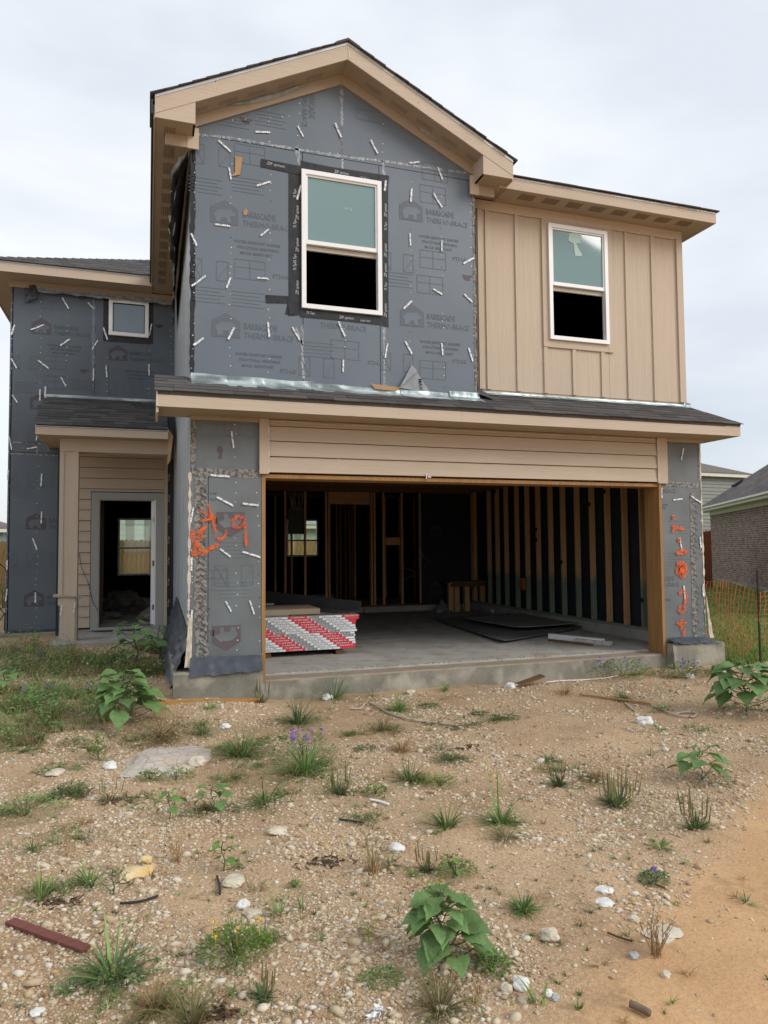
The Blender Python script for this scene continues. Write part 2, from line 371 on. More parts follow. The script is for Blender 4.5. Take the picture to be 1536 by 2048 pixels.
def ground_mat():
    m, n, l, b = newmat('gravelly_dirt'); b.inputs['Roughness'].default_value = 0.95; b.inputs['Specular IOR Level'].default_value = 0.12
    t = n.new('ShaderNodeTexCoord'); O = t.outputs['Object']
    def noise(s, d=6, r=0.6):
        q = n.new('ShaderNodeTexNoise'); q.inputs['Scale'].default_value = s; q.inputs['Detail'].default_value = d; q.inputs['Roughness'].default_value = r
        l.new(O, q.inputs['Vector']); return q.outputs['Fac']
    def ramp(f, p0, c0, p1, c1):
        q = n.new('ShaderNodeValToRGB'); q.color_ramp.elements[0].position = p0; q.color_ramp.elements[1].position = p1
        q.color_ramp.elements[0].color = (*c0, 1); q.color_ramp.elements[1].color = (*c1, 1); l.new(f, q.inputs[0]); return q.outputs[0]
    def mix(f, a, c, bt='MIX'):
        q = n.new('ShaderNodeMix'); q.data_type = 'RGBA'; q.blend_type = bt
        if isinstance(f, float): q.inputs['Factor'].default_value = f
        else: l.new(f, q.inputs['Factor'])
        l.new(a, q.inputs['A'])
        if isinstance(c, tuple): q.inputs['B'].default_value = (*c, 1)
        else: l.new(c, q.inputs['B'])
        return q.outputs['Result']
    def rng(f, a, b_, c=0.0, d=1.0):
        q = n.new('ShaderNodeMapRange'); q.inputs['From Min'].default_value = a; q.inputs['From Max'].default_value = b_
        q.inputs['To Min'].default_value = c; q.inputs['To Max'].default_value = d; q.interpolation_type = 'SMOOTHSTEP'; l.new(f, q.inputs['Value']); return q.outputs[0]
    base = ramp(noise(0.9, 8), 0.35, (0.335, 0.225, 0.135), 0.65, (0.50, 0.355, 0.222))
    fine = noise(55, 4, 0.7)
    base = mix(1.0, base, ramp(fine, 0.3, (0.62, 0.6, 0.58), 0.7, (1.3, 1.3, 1.3)), 'MULTIPLY')
    # pebbly grit drawn as little cells: pale grains in brown fines
    vo = n.new('ShaderNodeTexVoronoi'); vo.inputs['Scale'].default_value = 105; l.new(O, vo.inputs['Vector'])
    hs = n.new('ShaderNodeSeparateColor'); l.new(vo.outputs['Color'], hs.inputs[0])
    gd = rng(noise(1.7, 6, 0.65), 0.36, 0.60, 0.15, 0.75)
    g1 = n.new('ShaderNodeMath'); g1.operation = 'LESS_THAN'; l.new(hs.outputs[0], g1.inputs[0]); l.new(gd, g1.inputs[1])
    core = rng(vo.outputs['Distance'], 0.30, 0.48, 1.0, 0.0)
    gm = n.new('ShaderNodeMath'); gm.operation = 'MULTIPLY'; l.new(g1.outputs[0], gm.inputs[0]); l.new(core, gm.inputs[1])
    gcol = ramp(hs.outputs[1], 0.0, (0.40, 0.28, 0.17), 1.0, (0.66, 0.55, 0.40))
    # smooth orange sand towards the lane on the right
    sp = n.new('ShaderNodeSeparateXYZ'); l.new(O, sp.inputs[0])
    mm = n.new('ShaderNodeMath'); mm.operation = 'MULTIPLY_ADD'; l.new(sp.outputs['Y'], mm.inputs[0]); mm.inputs[1].default_value = -1.6; l.new(sp.outputs['X'], mm.inputs[2])
    m3 = n.new('ShaderNodeMath'); m3.operation = 'MULTIPLY_ADD'; l.new(noise(0.8, 5), m3.inputs[0]); m3.inputs[1].default_value = 1.2; l.new(mm.outputs[0], m3.inputs[2])
    sand = rng(m3.outputs[0], 9.35, 10.1)
    inv = n.new('ShaderNodeMath'); inv.operation = 'MULTIPLY_ADD'; l.new(sand, inv.inputs[0]); inv.inputs[1].default_value = -0.85; inv.inputs[2].default_value = 1
    gm2 = n.new('ShaderNodeMath'); gm2.operation = 'MULTIPLY'; l.new(gm.outputs[0], gm2.inputs[0]); l.new(inv.outputs[0], gm2.inputs[1])
    sandc = mix(1.0, ramp(noise(2.5, 6), 0.3, (0.50, 0.30, 0.155), 0.7, (0.58, 0.365, 0.195)), ramp(fine, 0.3, (0.82, 0.82, 0.82), 0.7, (1.1, 1.1, 1.1)), 'MULTIPLY')
    col = mix(sand, base, sandc)
    col = mix(gm2.outputs[0], col, gcol)
    # darker soil patches
    col = mix(rng(noise(2.3, 7, 0.7), 0.56, 0.70, 0, 0.5), col, (0.20, 0.135, 0.085))
    # lawn and far grass
    gr = ramp(noise(9, 5, 0.7), 0.3, (0.09, 0.135, 0.03), 0.7, (0.16, 0.21, 0.055))
    lx = rng(sp.outputs['X'], 6.15, 6.35); ly = rng(sp.outputs['Y'], -0.45, -0.2)
    lw = n.new('ShaderNodeMath'); lw.operation = 'MULTIPLY'; l.new(lx, lw.inputs[0]); l.new(ly, lw.inputs[1])
    col = mix(lw.outputs[0], col, gr)
    far = rng(sp.outputs['Y'], 26, 30); col = mix(far, col, gr)
    l.new(col, b.inputs['Base Color'])
    hb = n.new('ShaderNodeMath'); hb.operation = 'MULTIPLY_ADD'; l.new(gm2.outputs[0], hb.inputs[0]); hb.inputs[1].default_value = 0.8; l.new(fine, hb.inputs[2])
    bp = n.new('ShaderNodeBump'); bp.inputs['Strength'].default_value = 0.7; bp.inputs['Distance'].default_value = 0.008
    l.new(hb.outputs[0], bp.inputs['Height']); l.new(bp.outputs[0], b.inputs['Normal'])
    return m
gobj = mk('ground', tm, ground_mat()); gobj['kind'] = 'structure'

# ================================================================== the unfinished house
XL, XR, WO = -0.80, 5.92, 5.2          # garage side faces, opening width
YW, YT = 5.05, 0.28                      # wing wall plane, tan wall plane
XG = 2.57                                # right edge of the grey upper storey
house = empty('unfinished_house', (0, 0, 0), 0,
    'two-storey house under construction with grey sheathing, tan siding and a wide open garage', 'house')
H = house

# ---- foundations and floors
rndz = random.Random(3)
def rough_block(x0, x1, y0, y1, z0, z1, nx, amp):
    """concrete block whose front and top front edge are uneven"""
    mb = MB(); xs = [x0+(x1-x0)*i/nx for i in range(nx+1)]
    rows = []
    for x in xs:
        j = lambda s: amp*mn.noise(Vector((x*3.1, s*7.7, 2.2)))
        rows.append([(x, y1, z0), (x, y0+j(1), z0), (x, y0+j(2)*0.7, z0+(z1-z0)*0.5), (x, y0+j(3)*0.5, z1-0.012+j(4)*0.3), (x, y0+0.015+abs(j(5))*0.5, z1), (x, y1, z1)])
    vs = [p for r in rows for p in r]; k = 6; fs = []
    for i in range(nx):
        for q in range(k): fs.append((i*k+q, i*k+(q+1)%k, (i+1)*k+(q+1)%k, (i+1)*k+q))
    fs += [tuple(range(k)), tuple(range((nx+1)*k-1, nx*k-1, -1))]
    return mb.add(vs, fs)
mk('garage_slab', rough_block(-0.04, WO+0.06, 0.0, 0.30, -0.5, 0.0, 60, 0.03), m_stem, H)
mb = rough_block(-0.78, 5.86, 0.27, 7.1, -0.4, 0.03, 90, 0.05); mk('garage_floor', mb, m_slab, H)
mk('foundation_stem', rough_block(-0.965, -0.045, -0.12, 0.30, -0.5, 0.155, 14, 0.02), m_stem, H)
mk('foundation_stem', rough_block(WO+0.065, 6.08, -0.14, 0.30, -0.5, 0.14, 14, 0.09), m_stem, H)
mk('foundation_stem', MB().box(-0.965, -0.785, 0.31, YW-0.1, -0.5, 0.15), m_stem, H)
mk('foundation_stem', MB().box(XR-0.10, 6.06, 0.31, 12.1, -0.5, 0.15), m_stem, H)
mk('foundation_stem', rough_block(-3.55, -2.53, YW-0.14, YW+0.2, -0.4, 0.11, 14, 0.02), m_stem, H)
# house floor slab (a step above the garage)
mk('house_floor', MB().box(-3.36, -0.78, YW+0.02, 12.0, -0.3, 0.148).box(-0.779, 5.85, 7.12, 12.0, -0.3, 0.148), m_slab, H)
mk('garage_curb', MB().box(5.74, 5.81, 0.30, 7.1, 0.028, 0.18).box(3.25, 5.739, 7.03, 7.15, 0.028, 0.149), m_slab, H)
# porch slab
mk('porch_slab', rough_block(-2.56, -0.97, 3.62, YW+0.01, -0.4, 0.075, 20, 0.03), m_slab, H)

# ---- hidden volume: side, back walls, ceilings (dark inside)
mk('side_wall', MB().box(XR-0.012, XR, 0.30, 12.0, 0.15, 5.9), m_sheath, H)
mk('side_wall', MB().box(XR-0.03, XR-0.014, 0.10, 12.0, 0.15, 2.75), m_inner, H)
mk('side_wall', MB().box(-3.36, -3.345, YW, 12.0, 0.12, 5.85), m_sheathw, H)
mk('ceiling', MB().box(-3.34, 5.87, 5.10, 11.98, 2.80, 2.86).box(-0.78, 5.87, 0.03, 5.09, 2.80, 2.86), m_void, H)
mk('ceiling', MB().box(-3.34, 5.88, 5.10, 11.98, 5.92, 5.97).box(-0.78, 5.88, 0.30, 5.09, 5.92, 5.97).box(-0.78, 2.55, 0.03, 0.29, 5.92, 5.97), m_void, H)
# back wall with two windows (px of glass taken on Y=12)
YB = 12.0
a = onY(236, 1036, YB); b = onY(309, 1150, YB); c = onY(572, 1038, YB); d = onY(637, 1113, YB)
w1 = (a.x, b.x, b.z, a.z); w2 = (c.x, d.x, d.z, c.z)
mb = MB(); x0, x1, z0, z1 = w1; X0, X1, Z0, Z1 = w2
mb.box(-3.36, x0, YB, YB+0.12, 0.0, 5.9).box(x0, x1, YB, YB+0.12, 0.0, z0).box(x0, x1, YB, YB+0.12, z1, 5.9)
mb.box(x1, X0, YB, YB+0.12, 0.0, 5.9).box(X0, X1, YB, YB+0.12, 0.0, Z0).box(X0, X1, YB, YB+0.12, Z1, 5.9).box(X1, XR, YB, YB+0.12, 0.0, 5.9)
mk('rear_wall', mb, m_void, H)
for (x0, x1, z0, z1, zs) in ((*w1, onY(270, 1096, YB).z), (*w2, onY(600, 1081, YB).z)):
    fr = MB(); t = 0.05
    fr.box(x0, x0+t, YB-0.02, YB+0.06, z0, z1).box(x1-t, x1, YB-0.02, YB+0.06, z0, z1)
    fr.box(x0+t, x1-t, YB-0.02, YB+0.06, z0, z0+t).box(x0+t, x1-t, YB-0.02, YB+0.06, z1-t, z1).box(x0+t, x1-t, YB-0.015, YB+0.05, zs-0.02, zs+0.02)
    w = mk('rear_window', fr, m_white, H)
    mk('pane', MB().box(x0+t, x1-t, YB+0.012, YB+0.018, zs+0.021, z1-t), m_clear, w)
    mk('pane', MB().box(x0+t, x1-t, YB+0.012, YB+0.018, z0+t, zs-0.021), m_clear, w)

mk('threshold', rough_block(0.0, WO, 0.004, 0.262, -0.02, 0.006, 60, 0.006), mat('dirty_tread', (.33, .265, .20), (.25, .20, .15), 5, .9, .3, 40), H)
# ---- print, ties, nails: helpers for a vertical wall plane facing the viewer
def bear_logo(px, py, Y, parent, mp_, size=0.27, flip=False, ang=0, bg_=None):
    p = onY(px, py, Y) if py is not None else px
    s = size/2
    def tr(pts, yy):
        q = []
        for (x, z) in pts:
            x *= s; z *= s
            if flip: x, z = -x, -z
            ca, sa = math.cos(ang), math.sin(ang)
            q.append((x*ca-z*sa, yy, x*sa+z*ca))
        return q
    hp = [(-1, -0.75), (1, -0.75), (1, 0.45), (0, 1.05), (-1, 0.45)]
    mb = MB(); mb.add(tr(hp, 0), [(0, 1, 2, 3, 4)])
    o = mk('printed_badge', mb, mp_, parent, (p.x, Y-0.003, p.z))
    bear = [(-0.78,-0.15),(-0.7,0.05),(-0.45,0.28),(-0.1,0.36),(0.25,0.33),(0.42,0.42),(0.52,0.3),(0.78,0.1),(0.82,-0.08),(0.6,-0.12),(0.45,-0.2),(0.5,-0.62),(0.2,-0.62),(0.15,-0.3),(-0.2,-0.28),(-0.3,-0.62),(-0.62,-0.62),(-0.66,-0.3)]
    mb = MB(); mb.add(tr(bear, 0), [tuple(range(len(bear)))])
    mk('printed_badge', mb, bg_ or m_sheath, parent, (p.x, Y-0.005, p.z))
def wordmark(px, py, Y, parent, mt, size=0.085, w=0.56, ang=0, flip=False, para=True, badge=True, bg_=None, red=None):
    p = onY(px, py, Y)
    A = ang + (math.pi if flip else 0)
    ca, sa = math.cos(A), math.sin(A)
    def off(dx, dz): return (p.x+dx*ca-dz*sa, p.z+dx*sa+dz*ca)
    if badge: bear_logo(Vector((p.x, Y, p.z)), None, Y, parent, red or mt, 0.30, False, A, bg_)
    x, z = off(0.19, -0.005); wt('printed_word', 'BARRICADE', x, z, Y-0.003, size*1.15, mt, parent, A, w*0.66, True)
    x, z = off(0.19, -0.105); wt('printed_word', 'THERMO-BRACE', x, z, Y-0.003, size*1.1, mt, parent, A, w*0.98, False, italic=0.15)
    if para:
        for k, s in enumerate(('WATER RESISTANT BARRIER', 'STRUCTURAL SHEATHING', 'MOLD RESISTANT')):
            x, z = off(0.10+0.035*k, -0.30-0.062*k); wt('printed_word', s, x, z, Y-0.003, 0.045, mt, parent, A, (0.52, 0.46, 0.36)[k], True)
def diagram(px, py, Y, parent, mt, kind=0):
    p = onY(px, py, Y); t = 0.006; mb = MB()
    def fr(x, z, w, h):
        q = lambda a, b, c, d: mb.add([(a, 0, c), (b, 0, c), (b, 0, d), (a, 0, d)], [(0, 1, 2, 3)])
        q(x, x+w, z, z+t); q(x, x+w, z+h-t, z+h); q(x, x+t, z+t, z+h-t); q(x+w-t, x+w, z+t, z+h-t)
    if kind == 0:
        fr(-0.24, -0.11, 0.13, 0.22); fr(0.04, -0.11, 0.13, 0.22)
        mb.ribbon([(-0.23, -0.1), (-0.12, 0.1)], t, 0); mb.ribbon([(-0.12, -0.1), (-0.23, 0.1)], t, 0); mb.ribbon([(0.05, -0.1), (0.16, 0.06)], t, 0)
    elif kind == 1:
        fr(-0.17, -0.11, 0.34, 0.22)
        mb.ribbon([(0, -0.1), (0, 0.1)], t, 0); mb.ribbon([(-0.16, 0.02), (0.16, 0.02)], t*0.8, 0)
    else:
        for k in range(5): mb.ribbon([(-0.2, 0.08-k*0.04), (0.16-0.05*(k % 2), 0.08-k*0.04)], 0.006, 0)
    mk('printed_drawing', mb, m_faintw if mt is m_printw else m_faint, parent, (p.x, Y-0.003, p.z), kind='stuff')
_tie = {}
def tie_mesh(bent):
    if bent in _tie: return _tie[bent]
    mb = MB(); n = 14; L_ = 0.165; w = 0.019
    vs = []; fs = []
    for i in range(n+1):
        x = -L_/2+L_*i/n; y = -0.004-(0.0025 if i % 2 else 0)-bent*0.00012*(i-n/2)**2
        vs += [(x, y, -w/2), (x, y, w/2), (x, y+0.003, -w/2), (x, y+0.003, w/2)]
    for i in range(n):
        a = i*4; fs += [(a, a+4, a+5, a+1), (a+2, a+3, a+7, a+6), (a, a+2, a+6, a+4), (a+1, a+5, a+7, a+3)]
    mb.add(vs, fs); _tie[bent] = mb.mesh('brick_tie'); return _tie[bent]
def tie(px, py, deg, Y, parent, s=1.0):
    p = onY(px, py, Y); o = mk('brick_tie', tie_mesh(rnd.choice((0, 0, 1, 2))), m_tie, parent, (p.x, Y-0.006, p.z), (rnd.uniform(-.12, .12), -math.radians(deg), 0))
    o.scale = (s*rnd.uniform(0.75, 1.2), 1, rnd.uniform(0.9, 1.2))
def nails(parent, Y, cols, step=0.11, dark=0.15):
    mb = MB(); md = MB()
    for (pa, pb) in cols:
        a = onY(*pa, Y); b = onY(*pb, Y); n = max(2, int((b-a).length/step))
        for i in range(n+1):
            if rnd.random() < 0.12: continue
            p = a.lerp(b, (i+rnd.uniform(-.25, .25))/n); r = rnd.uniform(0.0045, 0.0075)
            x = p.x+rnd.uniform(-.012, .012)
            vs = [(x+r*math.cos(k*math.pi/3), Y-0.004, p.z+r*math.sin(k*math.pi/3)) for k in range(6)]
            (md if rnd.random() < dark else mb).add(vs, [(0, 1, 2, 3, 4, 5)])
    mk('nail_heads', mb, m_nail, parent, kind='stuff')
    if md.v: mk('nail_heads', md, m_ink, parent, kind='stuff')
def strip(pts, w, Y, parent, mt, name='seam_tape', jitter=0.35, sub=26, t=0.002):
    """tape or sealed seam of uneven width along px points on plane Y"""
    P = [onY(x, y, Y) for x, y in pts]; q = []
    for a, b in zip(P[:-1], P[1:]):
        for i in range(sub): q.append(((a.lerp(b, i/sub)).x, (a.lerp(b, i/sub)).z))
    q.append((P[-1].x, P[-1].z))
    mb = MB(); mb.ribbon(q, w, Y-t, jitter); return mk(name, mb, mt, parent)

# ---- upper grey storey: separate panels with recessed joints
YG = 0.0
upper = mk('upper_front_wall', MB().box(XL+.01, .415, .014, .03, 3.2, 5.9).box(1.348, XG-.01, .014, .03, 3.2, 5.9).box(.416, 1.347, .014, .03, 3.2, 4.15).box(.416, 1.347, .014, .03, 5.73, 5.9).prism([(XL+.01, 5.901), (XG-.01, 5.901), (XG-.01, 6.1), (.89, 6.97), (XL+.01, 6.1)], .014, .03), m_dark, H)
g = 0.004
wx0, wx1, wz0, wz1 = 0.405, 1.358, 4.140, 5.742
ro = 0.018
def rect(x0, x1, z0, z1): return [(x0, z0), (x1, z0), (x1, z1), (x0, z1)]
zt = 5.95
for poly in (rect(XL, wx0+ro-g, 3.2, zt), rect(wx0+ro+g, wx1-ro-g, 3.2, wz0+ro), rect(wx0+ro+g, wx1-ro-g, wz1-ro, zt),
             rect(wx1-ro+g, XG, 3.2, zt),
             [(XL, zt+g*2), (0.89-g, zt+g*2), (0.89-g, 6.985), (XL, 6.16)], [(0.89+g, zt+g*2), (XG, zt+g*2), (XG, 6.16), (0.89+g, 6.985)]):
    mk('sheathing_panel', MB().prism(poly, YG, 0.013), m_sheath, upper)
# dark taped left corner and right return
mb = MB(); q = [(XL+0.012+0.012*mn.noise(Vector((0, 0, z*3))), z) for z in np.arange(3.3, 5.86, 0.06)]
mb.ribbon(q, 0.055, -0.003, 0.25); mk('corner_strip', mb, m_tape, upper)
mk('corner_strip', MB().box(XG+0.0, XG+0.03, 0.02, YT, 3.25, 5.9), m_dark, H)  # near-black box in the gap beside the tan wall
mb = MB(); mb.ribbon([(XG-0.004+0.01*mn.noise(Vector((1, 0, z*4))), z) for z in np.arange(3.3, 5.86, 0.05)], 0.03, -0.004, 0.5); mk('corner_strip', mb, m_dirtyseam, upper)
# sealed joints
strip([(388, 268), (470, 277), (590, 298), (683, 313), (765, 322), (850, 335), (940, 347)], 0.028, 0, upper, m_foil)
strip([(592, 293), (600, 330)], 0.05, 0, upper, m_foil); strip([(683, 165), (683, 250)], 0.035, 0, upper, m_foil); strip([(683, 250), (683, 310)], 0.014, 0, upper, m_dirtyseam)
strip([(684, 318), (685, 345)], 0.03, 0, upper, m_foil); strip([(765, 318), (768, 350)], 0.035, 0, upper, m_foil)
strip([(603, 650), (607, 758)], 0.034, 0, upper, m_foil); strip([(768, 655), (769, 772)], 0.03, 0, upper, m_foil)
strip([(592, 655), (605, 690)], 0.02, 0, upper, m_foil)
# black flashing tape around the window, lapped and over-long
tp = 0.004
def tape_px(poly, Y, parent, t=tp, name='flashing_tape', mt=None):
    P = [onY(x, y, Y) for x, y in poly]
    mb = MB(); mb.prism([(p.x, p.z) for p in P], Y-t, Y-t+0.003); return mk(name, mb, mt or m_tape, parent)
t1 = tape_px([(577, 331), (606, 336), (606, 630), (583, 632), (570, 628), (577, 600)], 0, upper, 0.004)
t2 = tape_px([(755, 352), (776, 355), (777, 655), (757, 650)], 0, upper, 0.004)
t3 = tape_px([(601, 322), (660, 334), (778, 352), (776, 372), (604, 345)], 0, upper, 0.0075)
t4 = tape_px([(522, 318), (602, 333), (604, 351), (521, 334)], 0, upper, 0.0078)
t5 = tape_px([(600, 616), (762, 632), (758, 650), (668, 640), (600, 634)], 0, upper, 0.0075)
t6 = tape_px([(531, 590), (580, 593), (580, 607), (532, 606)], 0, upper, 0.0078)
t7 = tape_px([(574, 598), (583, 592), (588, 628), (578, 632)], 0, upper, 0.0105)
def ptxt(s, px, py, size, parent, mt, ang=0, Y=-0.010, w=None, bold=True, it=0.2):
    p = onY(px, py, 0); wt('tape_lettering', s, p.x, p.z, Y, size, mt, parent, ang, w, bold, italic=it)
R90 = math.pi/2
ptxt('ZIP system', 533, 329, 0.045, t4, m_tapeprint, -0.05, w=0.2); ptxt('ZIP system', 668, 346, 0.05, t3, m_tapeprint, -0.02, w=0.17)
for y in (440, 505, 590): ptxt('ZIP system', 597, y, 0.05, t1, m_tapeprint, R90, w=0.16)
for y in (415, 475, 545, 560): ptxt('Tk Tape', 592, y-18, 0.05, t1, m_tapeprint, R90, w=0.10)
for y in (440, 520, 560, 640): ptxt('ZIP system', 773, y-5, 0.05, t2, m_tapeprint, R90, w=0.16)
for y in (400, 480, 600): ptxt('Tk Tape', 773, y-18, 0.045, t2, m_tapeprint, R90, w=0.10)
ptxt('ZIP system', 678, 637, 0.045, t5, m_tapeprint, 0.0, w=0.17); ptxt('Tk Tape', 612, 628, 0.045, t5, m_tapeprint, 0, w=0.1); ptxt('LINES TAPE', 720, 643, 0.03, t5, m_tapeprint, 0, w=0.12)
ptxt('Tk Tape', 720, 358, 0.04, t3, m_tapeprint, 0, w=0.1)
# printed marks
for (x, y) in ((449, 428), (452, 654), (822, 423), (824, 634)):
    wordmark(x, y, 0, upper, m_print, bg_=m_sheath, red=m_print)
p = onY(640, 655, 0); wt('printed_word', 'THERMO-BRACE', p.x, p.z, -0.003, 0.09, m_print, upper, 0, 0.55)
p = onY(604, 165, 0); wt('printed_word', 'THERMO-BRACE', p.x, p.z, -0.003, 0.09, m_print, upper, -R90, 0.52)
p = onY(618, 172, 0); wt('printed_word', 'BARRICADE', p.x, p.z, -0.003, 0.10, m_print, upper, -R90, 0.38, True)
for (x, y, k) in ((430, 312, 0), (500, 310, 1), (415, 372, 2), (500, 372, 2), (425, 540, 0), (500, 540, 1), (420, 590, 2), (500, 600, 2), (800, 525, 0), (866, 520, 1), (800, 560, 2), (866, 390, 1), (866, 740, 1), (800, 725, 0), (690, 700, 1), (640, 735, 0), (640, 700, 2), (740, 225, 1), (470, 240, 2), (860, 570, 1), (545, 240, 2), (870, 345, 1)):
    diagram(x, y, 0, upper, m_print, k)
for (x, y) in ((545, 555), (905, 520), (905, 725), (560, 745), (735, 728)): 
    p = onY(x, y, 0); wt('printed_word', 'STJ-LE', p.x, p.z, -0.003, 0.06, m_print, upper, 0, 0.18, True)
for (x, y) in ((493, 242), (935, 555)):
    p = onY(x, y, 0); mb = MB(); mb.add([(p.x+a_*0.07, -0.003, p.z+b_*0.05) for a_, b_ in ((-1, .6), (.2, .5), (.9, .7), (1, .3), (.4, -.2), (.5, -.8), (.2, -.7), (-.3, -.8), (-.8, -.2))], [tuple(range(9))]); mk('printed_drawing', mb, m_printred, upper)
nails(upper, 0, [((462, 330), (460, 735)), ((540, 345), (537, 740)), ((391, 300), (385, 735)), ((604, 660), (606, 755)), ((690, 655), (687, 765)), ((768, 660), (772, 765)), ((822, 350), (818, 700)), ((882, 370), (888, 770)), ((940, 370), (950, 780)), ((600, 170), (596, 290)), ((683, 165), (684, 320)), ((765, 225), (765, 325)), ((538, 215), (540, 285)), ((400, 272), (580, 297)), ((620, 300), (930, 345)), ((470, 240), (580, 232))])
for (x, y, d_) in ((525, 265, 8), (601, 264, -60), (676, 262, -65), (748, 295, -60), (449, 293, -38), (460, 348, -80), (527, 368, 25), (445, 451, 0), (529, 466, 45), (880, 348, -68), (875, 402, -55), (822, 391, 85), (820, 480, -88), (883, 492, 88), (937, 522, 32), (875, 584, -25), (936, 597, -38), (815, 610, 45), (457, 566, 70), (397, 563, 42), (525, 557, 2), (388, 480, -65), (462, 668, 65), (397, 684, 40), (537, 660, -85), (683, 659, -65), (592, 668, -58), (817, 696, -60), (772, 702, 80), (884, 699, -85), (941, 710, -72), (686, 732, 88), (828, 326, 15), (770, 372, 82), (598, 385, 75)):
    tie(x, y, d_, 0, upper)
# torn scraps of paper facing
for poly in ([(470, 313), (485, 316), (480, 350), (462, 354), (470, 345)], ):
    q = tape_px(poly, 0, upper, 0.014, 'paper_scrap', m_kraft)
tape_px([(491, 417), (496, 422), (494, 430), (488, 431), (486, 425)], 0, upper, 0.006, 'paper_scrap', m_kraft)
# peeled-back triangular corner with pale underside
mb = MB(); A = onY(823, 729, 0); B_ = onY(797, 776, 0); C_ = onY(861, 786, 0)
mb.sheet([A+Vector((0, -.006, 0)), B_+Vector((0, -.012, 0)), C_+Vector((0, -.01, 0)), A.lerp(C_, .5)+Vector((0, -.006, 0))], -0.003)
mb.sheet([A+Vector((0, -.012, 0)), B_+Vector((0, -.07, 0)), B_.lerp(C_, .28)+Vector((0, -.02, 0.10)), A.lerp(C_, .25)+Vector((0, -.03, 0))], -0.004)
fl = mk('torn_flap', mb, mat('flap_underside', (0.30, 0.32, 0.34), (0.2, 0.22, 0.24), 9, 0.6), upper)
p = onY(836, 758, 0); wt('printed_word', 'MAXIM', p.x, p.z, -0.018, 0.06, m_ink, fl, -R90+0.1, 0.2, True)
for q in (((888, 375), (896, 400)), ): pass

# ---- windows
def window(name, x0, x1, z0, z1, Y, zs=None, fw=0.05, glass=None, parent=H, slider=False):
    fr = MB(); d0, d1 = Y-0.03, Y+0.05
    fr.box(x0, x0+fw, d0, d1, z0, z1).box(x1-fw, x1, d0, d1, z0, z1).box(x0+fw, x1-fw, d0, d1, z1-fw, z1).box(x0+fw, x1-fw, d0, d1, z0, z0+fw)
    w = mk(name, fr, m_white, parent); i0, i1 = x0+fw, x1-fw
    if zs:
        s = 0.022
        us = MB().box(i0, i0+s, Y-0.012, Y+0.03, zs, z1-fw).box(i1-s, i1, Y-0.012, Y+0.03, zs, z1-fw).box(i0+s, i1-s, Y-0.012, Y+0.03, z1-fw-s, z1-fw).box(i0+s, i1-s, Y-0.016, Y+0.03, zs, zs+0.045)
        mk('upper_sash', us, m_white, w)
        mk('pane', MB().box(i0+s, i1-s, Y+0.004, Y+0.010, zs+0.046, z1-fw-s), glass or m_glass, w)
        mk('lower_sash', MB().box(i0, i1, Y+0.032, Y+0.06, zs-0.055, zs-0.005), mat(name+'_rail', (0.55, 0.52, 0.46), None, 5, 0.5), w)
        # dark room behind the open lower half
    else:
        s = 0.012
        mk('sash', MB().box(i0, i0+s, Y-0.008, Y+0.03, z0+fw, z1-fw).box(i1-s, i1, Y-0.008, Y+0.03, z0+fw, z1-fw).box(i0+s, i1-s, Y-0.008, Y+0.03, z0+fw, z0+fw+s).box(i0+s, i1-s, Y-0.008, Y+0.03, z1-fw-s, z1-fw), m_dark, w)
        mk('pane', MB().box(i0+s, i1-s, Y+0.004, Y+0.010, z0+fw+s, z1-fw-s), glass or m_glassblue, w)
    return w
zs1 = onY(680, 494, 0).z
wA = window('window', wx0, wx1, wz0, wz1, -0.01, zs1-0.02)
p = onY(695, 418, 0); mb = MB()
for k in range(6): mb.box(-0.05+k*0.018, -0.05+k*0.018+0.010, -0.001, 0, -0.012-(k % 3)*0.006, 0.012)
mk('sticker', mb, mat('pale_sticker', (0.34, 0.44, 0.44), None, 30, 0.5), wA, (p.x, -0.008, p.z))
ta, tb = onY(1094, 447, 0.25), onY(1217, 690, 0.25); zs2 = onY(1156, 574, 0.25).z
wB = window('window', ta.x, tb.x, tb.z, ta.z, 0.245, zs2-0.02)
P = [onY(x, y, 0.252) for x, y in ((1137, 468), (1150, 465), (1163, 472), (1160, 486), (1152, 487), (1156, 497), (1163, 508), (1163, 513), (1150, 512), (1148, 500), (1146, 487), (1136, 482))]
mb = MB(); mb.prism([(q.x, q.z) for q in P], 0.2440, 0.2480); mk('sticker', mb, mat('torn_label', (0.42, 0.56, 0.53), (0.36, 0.50, 0.48), 30, 0.6), wB)
sa, sb = onY(218, 597, YW-.02), onY(297, 676, YW-.02)
wC = window('window', sa.x, sb.x, sb.z, sa.z, YW-0.012, None, 0.062)

# second-storey dark room boxes (partition behind windows so that no daylight crosses)
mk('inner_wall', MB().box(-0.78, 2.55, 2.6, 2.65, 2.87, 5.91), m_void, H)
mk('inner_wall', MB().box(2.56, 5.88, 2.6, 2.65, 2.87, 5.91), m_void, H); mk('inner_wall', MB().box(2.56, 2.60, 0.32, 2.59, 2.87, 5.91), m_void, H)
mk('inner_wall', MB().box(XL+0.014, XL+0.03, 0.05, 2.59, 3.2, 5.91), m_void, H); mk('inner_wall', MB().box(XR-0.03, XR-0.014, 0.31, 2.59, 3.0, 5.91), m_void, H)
mk('inner_floor', MB().box(-0.77, 5.88, 0.30, 5.05, 2.87, 2.9), m_void, H)

